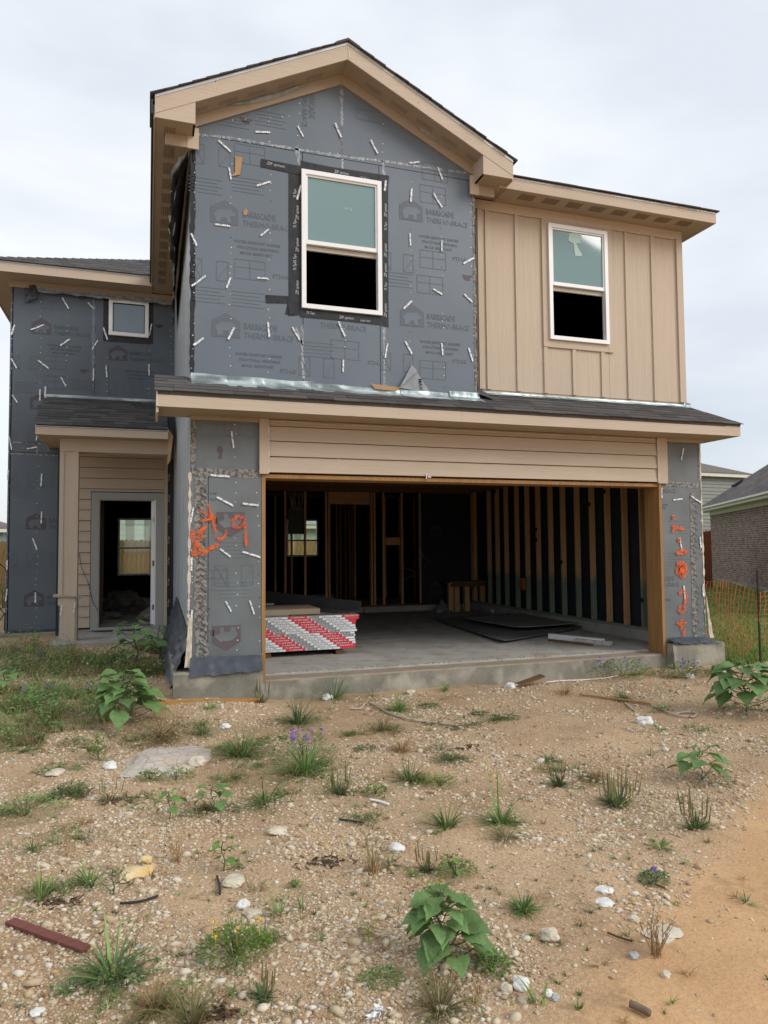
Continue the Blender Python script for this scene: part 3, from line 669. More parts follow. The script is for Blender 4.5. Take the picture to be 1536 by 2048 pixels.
# ---- side wall of the garage block (faces left), with long vertical seams
side = mk('side_wall', MB().box(XL, XL+0.012, 0.015, YW, 0.16, 5.9), m_sidewrap, H)
def seam_x(y0, z0, y1, z1, w, mt, off=0.004):
    mb = MB(); n = 40; l1 = []; l2 = []
    for i in range(n+1):
        t = i/n; y = y0+(y1-y0)*t+0.03*mn.noise(Vector((y0, 0, t*9))); z = z0+(z1-z0)*t; ww = w/2*(1+0.6*mn.noise(Vector((y0, 5, t*25))))
        l1.append((XL-off, y-ww, z)); l2.append((XL-off, y+ww, z))
    mb.add(l1+l2, [(i, i+1, n+1+i+1, n+1+i) for i in range(n)]); mk('seam_tape', mb, mt, side)
m_pale = mat('pale_seam', (0.80, 0.82, 0.84), (0.42, 0.46, 0.5), 9, 0.4, 0, None, (1, 1, 0.4), contrast=(0.4, 0.6))
for (y0, w, mt) in ((0.95, 0.05, m_pale), (2.15, 0.06, m_pale), (1.3, 0.02, m_print), (1.75, 0.015, m_print), (0.45, 0.03, m_foil), (3.1, 0.03, m_foil), (2.6, 0.02, m_print)):
    seam_x(y0, 3.25, y0, 5.8, w, mt)
for (y0, y1, w, mt) in ((0.9, 0.9, 0.012, m_dark), (0.35, 0.35, 0.02, m_print), (1.6, 1.5, 0.02, m_foil), (0.6, 0.62, 0.012, m_pale), (2.6, 2.6, 0.03, m_print)):
    seam_x(y0, 0.3, y1, 2.8, w, mt)
for (y0, z0, y1, z1, w) in ((0.15, 2.35, 0.6, 1.95, 0.03), (0.7, 2.8, 1.0, 2.3, 0.02), (0.45, 2.85, 0.6, 2.4, 0.02), (0.5, 1.3, 0.9, 1.25, 0.05)): seam_x(y0, z0, y1, z1, w, m_pale, 0.006)
# ================================================================== lower garage front
lower = mk('lower_front_wall', MB().box(XL+.01, -0.06, 0.014, 0.03, 0.2, 2.85), m_dark, H)
zs_ = onY(450, 942, 0).z; xs_ = onY(416, 1200, 0).x
mk('sheathing_panel', MB().box(XL, -0.046, 0, 0.013, zs_+.004, 2.858), m_sheathl, lower)
mk('sheathing_panel', MB().box(XL, xs_-.003, 0, 0.013, 0.19, zs_-.004), m_sheathl, lower)
mk('sheathing_panel', MB().box(xs_+.003, -0.046, 0, 0.013, 0.245, zs_-.004), m_sheathl, lower)
def rough_strip(pts, w, Y, parent, mt):
    P = [onY(x, y, Y) for x, y in pts]; n = 70; vs = []; fs = []
    for i in range(n+1):
        t = i/n*(len(P)-1); k = min(int(t), len(P)-2); p = P[k].lerp(P[k+1], t-k)
        d = (P[k+1]-P[k]).normalized(); nn = Vector((-d.z, 0, d.x))
        for j in range(5):
            u = (j/4-0.5)*w*(1+0.35*mn.noise(Vector((i*0.6, w*40, 3))))
            q = p+nn*u; yy = Y-0.003-0.010*abs(mn.noise(Vector((i*0.9, j*2.1, w*30))))*(1 if 0 < j < 4 else 0.2)
            vs.append((q.x, yy, q.z))
    for i in range(n):
        for j in range(4): fs.append((i*5+j, (i+1)*5+j, (i+1)*5+j+1, i*5+j+1))
    o = mk('seam_tape', MB().add(vs, fs), mt, parent); auto_smooth(o); return o
rough_strip([(402, 955), (400, 1090), (400, 1200), (405, 1320)], 0.125, 0, lower, m_dirtyseam)
rough_strip([(384, 944), (520, 948)], 0.09, 0, lower, m_dirtyseam)
rough_strip([(388, 838), (386, 940)], 0.05, 0, lower, m_dirtyseam)
strip([(380, 945), (378, 1180), (376, 1290)], 0.022, -.004, lower, m_caulk, jitter=.9)
# slash marks where the seam tape was stapled
mb = MB()
for i in range(26):
    y = 965+i*13.4; x = 404+rnd.uniform(-3, 3); a = onY(x-6, y-4, 0); b = onY(x+6, y+6, 0)
    mb.ribbon([(a.x, a.z), (b.x, b.z)], 0.008, -0.0165)
mk('staple_marks', mb, m_ink, lower, kind='stuff')
bear_logo(461, 1045, 0, lower, m_printred, .30, False, math.pi, m_sheathl); p = onY(424, 1043, 0); wt('printed_word', 'BA', p.x+.06, p.z+.04, -0.003, .09, m_printred, lower, math.pi, .12, True)
bear_logo(453, 1272, 0, lower, m_printred, .30, False, math.pi, m_sheathl); p = onY(418, 1268, 0); wt('printed_word', 'BA', p.x+.06, p.z+.04, -0.003, .09, m_printred, lower, math.pi, .12, True)
for (x, y, k) in ((475, 1150, 0), (475, 1180, 2), (470, 1100, 2), (432, 852, 1), (480, 852, 1), (425, 1160, 1)): diagram(x, y, 0, lower, m_print, k)
for (x, y) in ((452, 985), (440, 1215)):
    p = onY(x, y, 0)
    for k, s in enumerate(('MOLD RESISTANT', 'STRUCTURAL')): wt('printed_word', s, p.x-0.1, p.z-k*0.06, -0.003, 0.04, m_print, lower, math.pi, 0.22, True)
p = onY(440, 905, 0); mb = MB(); mb.add([(p.x+a_*0.04, -0.003, p.z+b_*0.07) for a_, b_ in ((-.6, 1), (.5, .9), (.8, .2), (.4, -.3), (.6, -.9), (-.4, -1), (-.2, -.2), (-.8, .2))], [tuple(range(8))]); mk('printed_drawing', mb, m_printred, lower)
nails(lower, 0, [((515, 965), (521, 1305)), ((383, 850), (382, 1310)), ((470, 850), (475, 1300)), ((400, 835), (505, 838)), ((425, 1325), (520, 1318))], 0.12)
for (x, y, d_) in ((465, 880, -82), (440, 952, -3), (450, 1003, -28), (501, 1009, -6), (451, 1106, -38), (503, 1109, -18), (457, 1213, -62), (504, 1215, -72), (383, 1128, 88), (383, 1238, 88), (384, 1030, 80)): tie(x, y, d_, 0, lower, 1.05)
# orange spray paint, left pier
def spray(strokes, w, Y, parent, spk=60, fat=1.0):
    mb = MB(); pts_all = []
    for st in strokes:
        P = [onY(x, y, 0) for x, y in st]; q = []
        for a, b in zip(P[:-1], P[1:]):
            n = max(2, int((b-a).length/0.015))
            for i in range(n): q.append(((a.lerp(b, i/n)).x, (a.lerp(b, i/n)).z))
        q.append((P[-1].x, P[-1].z)); pts_all += q
        ws = [w*(1+0.45*mn.noise(Vector((i*0.35, q[i][0]*9, 0)))) for i in range(len(q))]
        Yk = Y-0.0003*len(mb.v)/50
        mb.ribbon(q, ws, Yk, 0.12)
        for (cx, cz) in (q[0], q[-1]):
            mb.add([(cx+w*.5*math.cos(k*math.pi/4), Yk-0.0002, cz+w*.5*math.sin(k*math.pi/4)) for k in range(8)], [tuple(range(8))])
    for _ in range(spk*6):
        cx, cz = rnd.choice(pts_all); r = rnd.uniform(0.0012, 0.0042); x = cx+rnd.gauss(0, w*0.6); z = cz+rnd.gauss(0, w*0.6)
        mb.add([(x+r*math.cos(k*math.pi/2), Y, z+r*math.sin(k*math.pi/2)) for k in range(4)], [(0, 1, 2, 3)])
    return mk('spray_paint', mb, m_orange, parent)
spray([[(402, 1022), (425, 1036)], [(415, 1008), (424, 1030), (428, 1052)], [(402, 1042), (418, 1038), (430, 1036)], [(428, 1050), (432, 1074), (441, 1080), (450, 1072), (452, 1062)]], 0.028, -0.017, lower)
spray([[(483, 1036), (474, 1032), (465, 1042), (467, 1054), (478, 1055), (488, 1047)], [(488, 1036), (490, 1055), (492, 1090)]], 0.032, -0.017, lower)
spray([[(386, 1062), (384, 1075), (392, 1092), (386, 1106)], [(386, 1108), (410, 1106), (418, 1098), (434, 1090)], [(398, 1066), (410, 1055)], [(396, 1075), (404, 1072)], [(392, 1085), (402, 1100)]], 0.044, -0.018, lower)

rpier = mk('lower_front_wall', MB().box(WO+.14, XR-.01, 0.014, 0.03, 0.14, 2.85), m_dark, H)
xr0 = WO+0.03; zr = onY(1355, 968, 0).z
mk('sheathing_panel', MB().box(xr0, XR, 0, 0.013, zr+.004, 2.858), m_sheathl, rpier)
mk('sheathing_panel', MB().box(xr0, XR, 0, 0.013, 0.155, zr-.004), m_sheathl, rpier)
rough_strip([(1384, 985), (1386, 1120), (1390, 1275)], 0.075, 0, rpier, m_dirtyseam)
rough_strip([(1330, 967), (1398, 972)], 0.07, 0, rpier, m_dirtyseam)
rough_strip([(1397, 885), (1398, 960)], 0.03, 0, rpier, m_dirtyseam)
strip([(1399, 885), (1406, 1100), (1412, 1278)], 0.02, -.004, rpier, m_caulk, jitter=.9)
mb = MB()
for i in range(24):
    y = 1000+i*11.5; x = 1386+i*.2+rnd.uniform(-4, 4); a = onY(x-4, y-3, 0); b = onY(x+4, y+4, 0)
    mb.ribbon([(a.x, a.z), (b.x, b.z)], 0.008, -0.0165)
mk('staple_marks', mb, m_ink, rpier, kind='stuff')
def rt(s, px, py, size, w, bold): p = onY(px, py, 0); wt('printed_word', s, p.x, p.z, -0.003, size, m_print, rpier, 0, w, bold)
rt('-BRACE', 1322, 986, 0.085, 0.24, False); rt('CADE', 1327, 1162, 0.09, 0.17, True); rt('O-BRACE', 1326, 1174, 0.085, 0.26, False)
rt('BARRIER', 1322, 1012, 0.04, 0.11, True); rt('SISTANT', 1322, 1018, 0.04, 0.09, True); rt('BARRIER', 1328, 1202, 0.04, 0.11, True); rt('C-A', 1398, 1110, 0.04, 0.07, True); rt('CA', 1397, 1262, 0.06, 0.08, True)
for (x, y, k) in ((1362, 1055, 2), (1362, 1118, 2), (1368, 1248, 2), (1372, 900, 2)): diagram(x, y, 0, rpier, m_print, k)
nails(rpier, 0, [((1322, 980), (1328, 1290)), ((1398, 985), (1408, 1270)), ((1345, 1282), (1405, 1278))], 0.13)
for (x, y, d_) in ((1364, 908, 75), (1355, 999, 6), (1391, 999, -28), (1322, 986, 88), (1361, 1090, -80), (1400, 1085, -86), (1368, 1186, -86), (1405, 1180, 88)): tie(x, y, d_, 0, rpier)
spray([[(1345, 1033), (1346, 1036)], [(1343, 1060), (1352, 1056), (1364, 1058)], [(1344, 1056), (1351, 1050)]], 0.042, -0.017, rpier, 50)
spray([[(1356, 1078), (1357, 1082)], [(1352, 1106), (1372, 1104)], [(1360, 1100), (1370, 1102)]], 0.046, -0.017, rpier, 50)
spray([[(1357, 1128), (1366, 1130), (1370, 1142), (1363, 1151), (1355, 1144), (1357, 1132), (1363, 1140)]], 0.085, -0.0175, rpier, 40)
spray([[(1358, 1186), (1366, 1182), (1372, 1192), (1368, 1205)]], 0.045, -0.017, rpier, 30)
spray([[(1358, 1214), (1366, 1210), (1370, 1220), (1360, 1226), (1356, 1220)]], 0.035, -0.017, rpier, 30)
spray([[(1354, 1246), (1362, 1250), (1370, 1246)], [(1361, 1240), (1362, 1258)], [(1366, 1258), (1367, 1280)]], 0.046, -0.017, rpier, 50)

# crumpled plastic skirts at the foot of the piers
def drape(name, corners, nu, nv, amp, parent, seed=0, mt=None, vamp=0.02):
    A, B, C, D = [Vector(c) for c in corners]      # A-B top, D-C bottom
    nrm = (B-A).cross(D-A).normalized(); vs = []; fs = []
    for j in range(nv+1):
        for i in range(nu+1):
            u, v = i/nu, j/nv; p = A.lerp(B, u).lerp(D.lerp(C, u), v)
            k = mn.noise(Vector((u*6+seed, v*3, seed)))+0.5*mn.noise(Vector((u*17, v*8+seed, 1)))
            p = p+nrm*(abs(k)*amp*min(1, v*3+0.15)); p.z += vamp*mn.noise(Vector((u*7, seed, 0)))*v; vs.append(p)
    for j in range(nv):
        for i in range(nu): fs.append((j*(nu+1)+i, (j+1)*(nu+1)+i, (j+1)*(nu+1)+i+1, j*(nu+1)+i+1))
    mb = MB().add(vs, fs); mb.smooth = True
    o = mk(name, mb, mt or m_plastic, parent); return o
m_plb = mat('blue_black_plastic', (0.05, 0.06, 0.08), (0.03, 0.037, 0.05), 7, 0.4, 0.3, 12, spec=0.5)
drape('plastic_skirt', [(-0.79, -0.028, 0.30), (-0.05, -0.028, 0.29), (-0.05, -0.15, 0.14), (-0.80, -0.15, 0.115)], 26, 8, -0.014, H, 2, m_plb)
drape('plastic_skirt', [(WO+0.08, -0.028, 0.22), (XR+0.01, -0.028, 0.20), (XR+0.07, -0.16, 0.125), (WO+0.08, -0.16, 0.145)], 34, 10, -0.02, H, 5, m_plb)
drape('plastic_skirt', [(XL-0.015, 3.2, 0.75), (XL-0.015, 0.0, 0.55), (XL-0.20, -0.02, -0.02), (XL-0.28, 3.2, 0.0)], 34, 14, 0.12, H, 9, m_plb, 0.06)
drape('torn_wrap_edge', [(XR-0.0, -0.02, 0.75), (XR+0.015, -0.02, 0.72), (XR+0.09, -0.05, 0.19), (XR+0.02, -0.05, 0.18)], 6, 20, 0.03, H, 4, m_caulk)
drape('torn_wrap_edge', [(XL-0.005, -0.02, 0.72), (XL+0.03, -0.02, 0.72), (XL+0.02, -0.04, 0.2), (XL-0.05, -0.04, 0.2)], 6, 20, 0.03, H, 6, m_caulk)

# ---- header clad in lap boards
hx0, hx1, hz0, hz1 = -0.072, 5.335, 2.262, 2.858
head = mk('garage_header', MB().box(hx0+.01, hx1-.01, 0.0-.012, 0.03, hz0+.002, hz1), m_wooddark, H)  # dark backing shows through the lap gaps as painted shadow lines
def lap(x0, x1, z0, z1, Y, parent, thick=0.016, mt=m_tan):
    mb = MB(); mb.prism([(Y-thick, z0+.007), (Y-0.004, z1), (Y, z1), (Y, z0+.007)], x0, x1, 'x')
    return mk('siding_board', mb, mt, parent)
tb_ = onY(537, 890, -.02).x; te_ = onY(1314, 930, -.02).x
zrows = [hz0+.001, onY(537, 913, -.03).z, onY(537, 882, -.03).z, onY(537, 852, -.03).z, hz1-.002]
for a, b in zip(zrows[:-1], zrows[1:]): lap(tb_+.002, te_-.002, a, b-.001, -0.013, head, 0.024)
mk('corner_trim', MB().box(hx0, tb_, -0.045, -0.012, hz0-.012, hz1-.001), m_tanv, head)
mk('corner_trim', MB().box(te_, hx1, -0.045, -0.012, hz0-.012, hz1-.001), m_tanv, head)
mb = MB(); mb.ribbon([(tb_+0.002+.003*mn.noise(Vector((z*9, 0, 0))), z) for z in np.arange(hz0, hz1-.02, .03)], 0.012, -0.0465, 0.5); mk('caulk_line', mb, m_caulk, head)
mb = MB(); mb.ribbon([(te_-0.002+.003*mn.noise(Vector((z*9, 0, 0))), z) for z in np.arange(hz0, hz1-.02, .03)], 0.012, -0.0465, 0.5); mk('caulk_line', mb, m_caulk, head)
mb = MB(); mb.ribbon([(x, hz1-0.028+.010*mn.noise(Vector((x*2, 0, 0)))) for x in np.arange(tb_+.02, te_-.02, .05)], 0.014, -0.034, 0.6); mk('caulk_line', mb, m_caulk, head)
def specks(parent, boxes, n, Y, r0=0.003, r1=0.007, mt=None):
    mb = MB()
    for _ in range(n):
        x0, x1, z0, z1 = rnd.choice(boxes); x = rnd.uniform(x0, x1); z = rnd.uniform(z0, z1); r = rnd.uniform(r0, r1)
        mb.add([(x+r*math.cos(k*math.pi/3), Y, z+r*1.3*math.sin(k*math.pi/3)) for k in range(6)], [tuple(range(6))])
    return mk('filled_nail_dots', mb, mt or m_caulk, parent, kind='stuff')
specks(head, [(hx0+.02, hx1-.02, hz0+.02, hz1-.05)], 26, -0.0475)
p = onY(850, 955, 0); mb = MB(); mb.box(p.x-.006, p.x+.006, -0.05, -0.046, p.z-.02, p.z+.04).box(p.x+.02, p.x+.06, -0.05, -0.046, p.z-.005, p.z+.01); mk('sticker', mb, m_tie, head)

# rough lumber around the opening
mk('jamb', MB().box(-0.043, -0.002, -0.006, 0.28, -0.02, hz0-.013), m_woodjamb, H)
mk('jamb', MB().box(WO, WO+0.042, -0.022, 0.27, -0.01, hz0-.013), m_woodjamb, H)
mk('jamb', MB().box(-0.001, WO-.001, -0.006, 0.28, hz0-0.055, hz0-.013), m_woodjamb, H)
mk('wall_stud', MB().box(WO+.043, WO+.10, 0.016, 0.27, 0.03, 2.8), m_wood, H)

# ---- skirt roof over the garage
SK = 0.48
fy = -0.45
sx0, sx1 = -1.152, 6.17
skirt = mk('skirt_roof', MB().prism([(fy-.012, 3.012), (0.0, 3.012+SK*.462), (0.0, 2.875), (fy+.03, 2.875)], sx0+.01, XG+.02, 'x')
    .prism([(fy-.012, 3.012), (YT, 3.012+SK*(YT-fy+.012)), (YT, 2.875), (fy+.03, 2.875)], XG+.021, XR+.0, 'x')
    .prism([(0.001, 3.012+SK*.462), (0.14, 3.012+SK*.602), (0.14, 2.875), (0.001, 2.875)], sx0+.01, XL-.006, 'x'), m_shingle, H)
# hip return on the right
ztop = 3.012+SK*(YT-fy+.012)
mb = MB(); mb.add([(XR, fy-.012, 3.012), (sx1, fy-.012, 3.012), (XR, YT, ztop), (sx1, YT+1.4, 3.012), (XR, YT+1.4, ztop), (XR, fy+.03, 2.9), (sx1-.025, fy+.03, 2.9), (sx1-.025, YT+1.4, 2.9), (XR, YT+1.4, 2.9)],
    [(0, 1, 2), (1, 3, 4, 2), (0, 5, 6, 1), (1, 6, 7, 3), (0, 2, 4, 8, 5), (3, 7, 8, 4)]); mk('roof_return', mb, m_shingle, skirt)
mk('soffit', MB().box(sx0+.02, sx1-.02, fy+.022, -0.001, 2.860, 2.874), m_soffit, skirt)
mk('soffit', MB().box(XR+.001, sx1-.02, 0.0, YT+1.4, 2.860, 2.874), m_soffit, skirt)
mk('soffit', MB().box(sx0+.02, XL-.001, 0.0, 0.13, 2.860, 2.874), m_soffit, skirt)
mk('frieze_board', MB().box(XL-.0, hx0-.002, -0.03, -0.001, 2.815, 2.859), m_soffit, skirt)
mk('frieze_board', MB().box(hx1+.002, XR+.04, -0.03, -0.001, 2.815, 2.859), m_soffit, skirt)
joint = onY(924, 830, fy).x
mk('fascia', MB().box(sx0, joint-.001, fy, fy+.02, 2.856, 3.004), m_tan, skirt)
mk('fascia', MB().box(joint+.001, sx1, fy, fy+.02, 2.856, 3.004), m_tan, skirt)
mk('fascia', MB().box(sx1-.02, sx1, fy+.021, YT+1.4, 2.856, 3.004), m_tan, skirt)
mk('fascia', MB().box(sx0, sx0+.02, fy+.021, 0.14, 2.80, 3.004), m_tan, skirt)
mk('drip_edge', MB().box(sx0-.004, sx1+.004, fy-.004, fy-.001, 2.99, 3.012), m_drip, skirt)
specks(skirt, [(sx0+.05, sx1-.05, 2.87, 2.99)], 40, fy-.001)
mb = MB(); mb.box(sx0-.002, sx0+.012, fy-.003, fy-.0005, 2.86, 2.99); mk('caulk_line', mb, m_caulk, skirt)
# shingles: individual, courses running up the slope
_sh = {}
def shingle_mesh(k, w, e):
    key = (k, round(e, 3))
    if key in _sh: return _sh[key]
    r2 = random.Random(k); mb = MB(); h0 = 0.009 if k % 2 else 0.006
    j = r2.uniform(0, 0.006); vs = []
    for (x, y) in ((-.5*w+.0015, -j), (.5*w-.0015, -r2.uniform(0, .006)), (.5*w-.0015, e*1.25), (-.5*w+.0015, e*1.25)):
        vs.append((x, y, h0 if y < e*.5 else 0.001)); 
    vs2 = [(x, y, z-0.006) for x, y, z in vs]
    mb.add(vs+vs2, [(0, 1, 2, 3), (7, 6, 5, 4), (0, 4, 5, 1), (1, 5, 6, 2), (2, 6, 7, 3), (3, 7, 4, 0)])
    _sh[key] = mb.mesh('shingle'); return _sh[key]
def shingles(parent, x0, x1, y0, z0, slope, length, e, wmean, mt=None, seed=1, lim=None):
    r2 = random.Random(seed); ang = math.atan(slope); ca, sa = math.cos(ang), math.sin(ang); cnt = 0
    row = 0; s = 0.0
    while s < length-0.03:
        x = x0-(r2.uniform(0, wmean) if True else 0); a1 = x1 if lim is None else min(x1, lim(s))
        while x < a1:
            w = wmean*r2.uniform(0.7, 1.35); xa = max(x, x0); xb = min(x+w, a1)
            if xb-xa > 0.03:
                k = r2.randrange(8); me = shingle_mesh(k, 1.0, e)
                o = mk('shingle', me, mt or m_shingle, parent, ((xa+xb)/2, y0+s*ca, z0+s*sa+0.002), (ang, 0, 0)); o.scale = (xb-xa-0.002, 1, 1); cnt += 1
            x += w
        s += e; row += 1
    return cnt
n1 = shingles(skirt, sx0-.02, XG+.02, fy-.03, 3.008, SK, 0.40, 0.135, 0.34, seed=4)
n2 = shingles(skirt, XG+.02, sx1+.03, fy-.03, 3.008, SK, 0.80, 0.135, 0.31, seed=5, lim=lambda s: sx1+.03-0.34*s*0.9)
n3 = shingles(skirt, sx0-.02, XL-.03, fy-.03+.40*.9, 3.008+.40*.433, SK, 0.26, 0.13, 0.3, seed=6)
# galvanised flashing where the skirt roof meets the walls (bent, dented)
def flashing(px_pts, Y0, h, out, parent, n=60, seed=0, slope_y=0.13, wav=0.010):
    (xa, za), (xb, zb) = px_pts; vs = []; fs = []
    for i in range(n+1):
        t = i/n; x = xa+(xb-xa)*t; z = za+(zb-za)*t
        wv = wav*mn.noise(Vector((x*3.0, seed, 0)))+0.5*wav*mn.noise(Vector((x*9, seed, 3)))
        top = h*(1+0.25*mn.noise(Vector((x*2.1, seed, 7))))
        vs += [(x, Y0-0.004-abs(wv)*1.2, z+top), (x, Y0-0.006-abs(wv)*2.2, z+top*.45), (x, Y0-0.018, z+0.004), (x, Y0-out, z-out*SK+0.016+wv)]
    for i in range(n):
        for k in range(3): fs.append((i*4+k, i*4+k+1, (i+1)*4+k+1, (i+1)*4+k))
    mb = MB().add(vs, fs); return mk('flashing', mb, m_flash, parent)
zc = 3.012+SK*.45
flashing(((XL-.0, zc), (0.55, zc)), 0, 0.085, 0.16, skirt, seed=1)
flashing(((0.52, zc), (1.62, zc-.002)), -0.004, 0.06, 0.14, skirt, seed=2)
flashing(((1.58, zc+.002), (XG-.1, zc)), -0.008, 0.055, 0.15, skirt, seed=3)
flashing(((2.2, zc+.006), (XG+.03, zc+.004)), -0.012, 0.075, 0.18, skirt, seed=4, n=16, wav=.02)
flashing(((XG+.10, ztop), (XR+.08, ztop)), YT-.01, 0.03, 0.085, skirt, seed=5, wav=.006)
mk('kickout_flashing', MB().sheet([(XR+.0, YT-.02, ztop-.02), (XR+.13, YT+.05, ztop-.04), (XR+.15, YT+.05, ztop+.07), (XR+.01, YT-.02, ztop+.06)], .003), m_flash, skirt)
tape = tape_px([(740, 768), (800, 776), (790, 783), (748, 779)], 0, skirt, 0.03, 'paper_scrap', m_kraft)
mk('valley_flashing', MB().sheet([(XG+.01, -.03, zc+.06), (XG+.20, -.10, zc-.02), (XG+.22, YT, ztop+.03), (XG+.03, YT-.02, ztop+.16)], .004), m_plb, skirt)

# ---- upper gable roof
GS = 0.4915; gy0 = -0.30; ax, az = 0.885, 7.150; gl, gr_ = -1.187, 2.960
def gz(x, off=0): return az-off-GS*abs(x-ax)
roof = mk('gable_roof', MB().prism([(gl-.02, gz(gl-.02, -.004)), (ax, az+.004), (gr_+.02, gz(gr_+.02, -.004)), (gr_+.02, gz(gr_+.02, .05)), (ax, az-.05), (gl-.02, gz(gl-.02, .05))], gy0+.025, 8.2), m_shingle, H)
# stepped shingle ends along the rake
for s_, xe in ((-1, gl-.03), (1, gr_+.03)):
    n = 15; Lx = abs(xe-ax)
    for i in range(n):
        a0 = ax+s_*Lx*i/n; a1 = ax+s_*Lx*(i+1)/n+s_*0.02
        jj = rnd.uniform(0, .012)
        z0_, z1_ = gz(a0)+.008, gz(a1)+.008
        pts = [(a0, z0_-.004), (a1, z1_-.004), (a1, z1_+.014), (a0, z0_+.006)]
        mk('shingle', MB().prism(pts if s_ > 0 else pts[::-1], gy0-.028-jj, gy0+.6), m_shingle, roof)
mk('shingle', MB().prism([(ax-.14, az-.069+.02), (ax, az+.02), (ax+.14, az-.069+.02), (ax+.14, az-.069+.032), (ax, az+.034), (ax-.14, az-.069+.032)], gy0-.03, gy0+.5), m_shingle, roof)
def rake(x0, x1, o0, o1, y0, y1, name, mt, parent):
    mb = MB(); mb.prism([(x0, gz(x0, o0)), (x1, gz(x1, o0)), (x1, gz(x1, o1)), (x0, gz(x0, o1))], y0, y1); return mk(name, mb, mt, parent)
for (a, b) in ((gl, ax-.001), (ax+.001, gr_)):
    rake(a, b, 0.028, 0.198, gy0, gy0+.02, 'rake_fascia', m_tan, roof)
    rake(a, b, 0.0, 0.030, gy0-.006, gy0-.002, 'drip_edge', m_drip, roof)
    rake(max(a, XL-.1) if a < 0 else a, min(b, XG+.1) if b > 1 else b, 0.175, 0.19, gy0+.021, -0.001, 'soffit', m_soffit, roof)
    rake(max(a, XL-.02) if a < 0 else a, min(b, XG+.02) if b > 1 else b, 0.191, 0.315, -0.03, -0.002, 'frieze_board', m_soffit, roof)
mb = MB(); mb.ribbon([(ax+.002*i, az-.03-i*.016) for i in range(11)], 0.012, gy0-.003, .4); mk('caulk_line', mb, m_caulk, roof)
specks(roof, [(ax-s-.1, ax-s, gz(ax-s)-.15, gz(ax-s)-.05) for s in np.arange(0.2, 2.0, .12)]+[(ax+s, ax+s+.1, gz(ax+s)-.17, gz(ax+s)-.09) for s in np.arange(0.1, 1.9, .12)], 60, gy0-.0015)
# rake soffit vents
for s_ in (-1, 1):
    for k in range(5):
        xa = ax+s_*(0.25+k*0.32); xb = xa+s_*0.2
        mb = MB()
        mb.add([(xa, gy0+.14, gz(xa, .192)), (xb, gy0+.14, gz(xb, .192)), (xb, -0.09, gz(xb, .192)), (xa, -0.09, gz(xa, .192))], [(0, 1, 2, 3)]); mk('soffit_vent', mb, m_ventr, roof)
# boxed eave returns
ez = 5.895
for s_, xo, xw in ((-1, gl, XL), (1, gr_, XG)):
    xi = onY(391, 225, gy0).x if s_ < 0 else onY(967, 330, gy0).x
    q = [(xo, ez), (xi, ez), (xi, gz(xi, .2)), (xo, gz(xo, .2)-.001)] if gz(xo, .2) > ez+.001 else [(xo-s_*.1, ez), (xi, ez), (xi, gz(xi, .2))]
    if s_ > 0: q = q[::-1]
    mk('eave_return', MB().prism(q, gy0+.004, gy0+.024), m_tan, roof)
    mk('eave_return', MB().box(min(xi-s_*.0, xi+s_*.02), max(xi, xi+s_*.02), gy0+.025, -0.001, ez, gz(xi, .19)), m_tan, roof)
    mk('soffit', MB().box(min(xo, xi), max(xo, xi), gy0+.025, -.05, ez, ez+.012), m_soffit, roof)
    c = xw+s_*0.03; d = xw+s_*0.26 if s_ > 0 else xw-0.28
    lo, hi = (min(c-s_*.08, d), max(c-s_*.08, d))
    mk('frieze_board', MB().box(lo, hi, -0.049, -0.03, ez-.13, ez-.001), m_soffit, roof)
    mk('frieze_board', MB().box(min(xw-s_*.07, xw+s_*.05), max(xw-s_*.07, xw+s_*.05), -0.055, -0.0305, ez-.135, ez+.10), m_tan, roof)
# side eave soffit with louvred vents, left of the grey block
mk('soffit', MB().box(gl+.005, XL-.0, -.05, YW, ez, ez+.012), m_soffit, roof)
mk('fascia', MB().box(gl-.012, gl+.004, gy0+.02, 4.60, ez-.012, ez+.14), m_tan, roof)
mk('drip_edge', MB().box(gl-.036, gl-.020, gy0-.01, 4.62, ez+.03, ez+.175), mat('dark_gutter_edge', (0.05, 0.052, 0.055), None, 5, 0.5), roof)
mk('frieze_board', MB().box(XL-.03, XL-.004, -.02, YW, ez-.13, ez-.001), m_soffit, roof)
def vent(x0, x1, y0, y1, z, parent, along='y', n=7):
    mb = MB()
    for i in range(n):
        if along == 'y':
            xa = x0+(x1-x0)*i/n; mb.box(xa, xa+(x1-x0)/n*.55, y0, y1, z-.003, z+.001)
        else:
            ya = y0+(y1-y0)*i/n; mb.box(x0, x1, ya, ya+(y1-y0)/n*.55, z-.003, z+.001)
    mk('soffit_vent', mb, m_vent, parent)
for k in range(13): vent(gl+.10, gl+.22, -0.15+k*0.37, 0.10+k*0.37, ez-.002, roof, 'y', 5)
# right eave of the gable roof
mk('soffit', MB().box(XG+.001, gr_-.005, -.05, YT-.005, ez, ez+.012), m_soffit, roof)
mk('fascia', MB().box(gr_-.006, gr_+.012, gy0+.02, YT+.3, ez-.012, ez+.14), m_tan, roof)
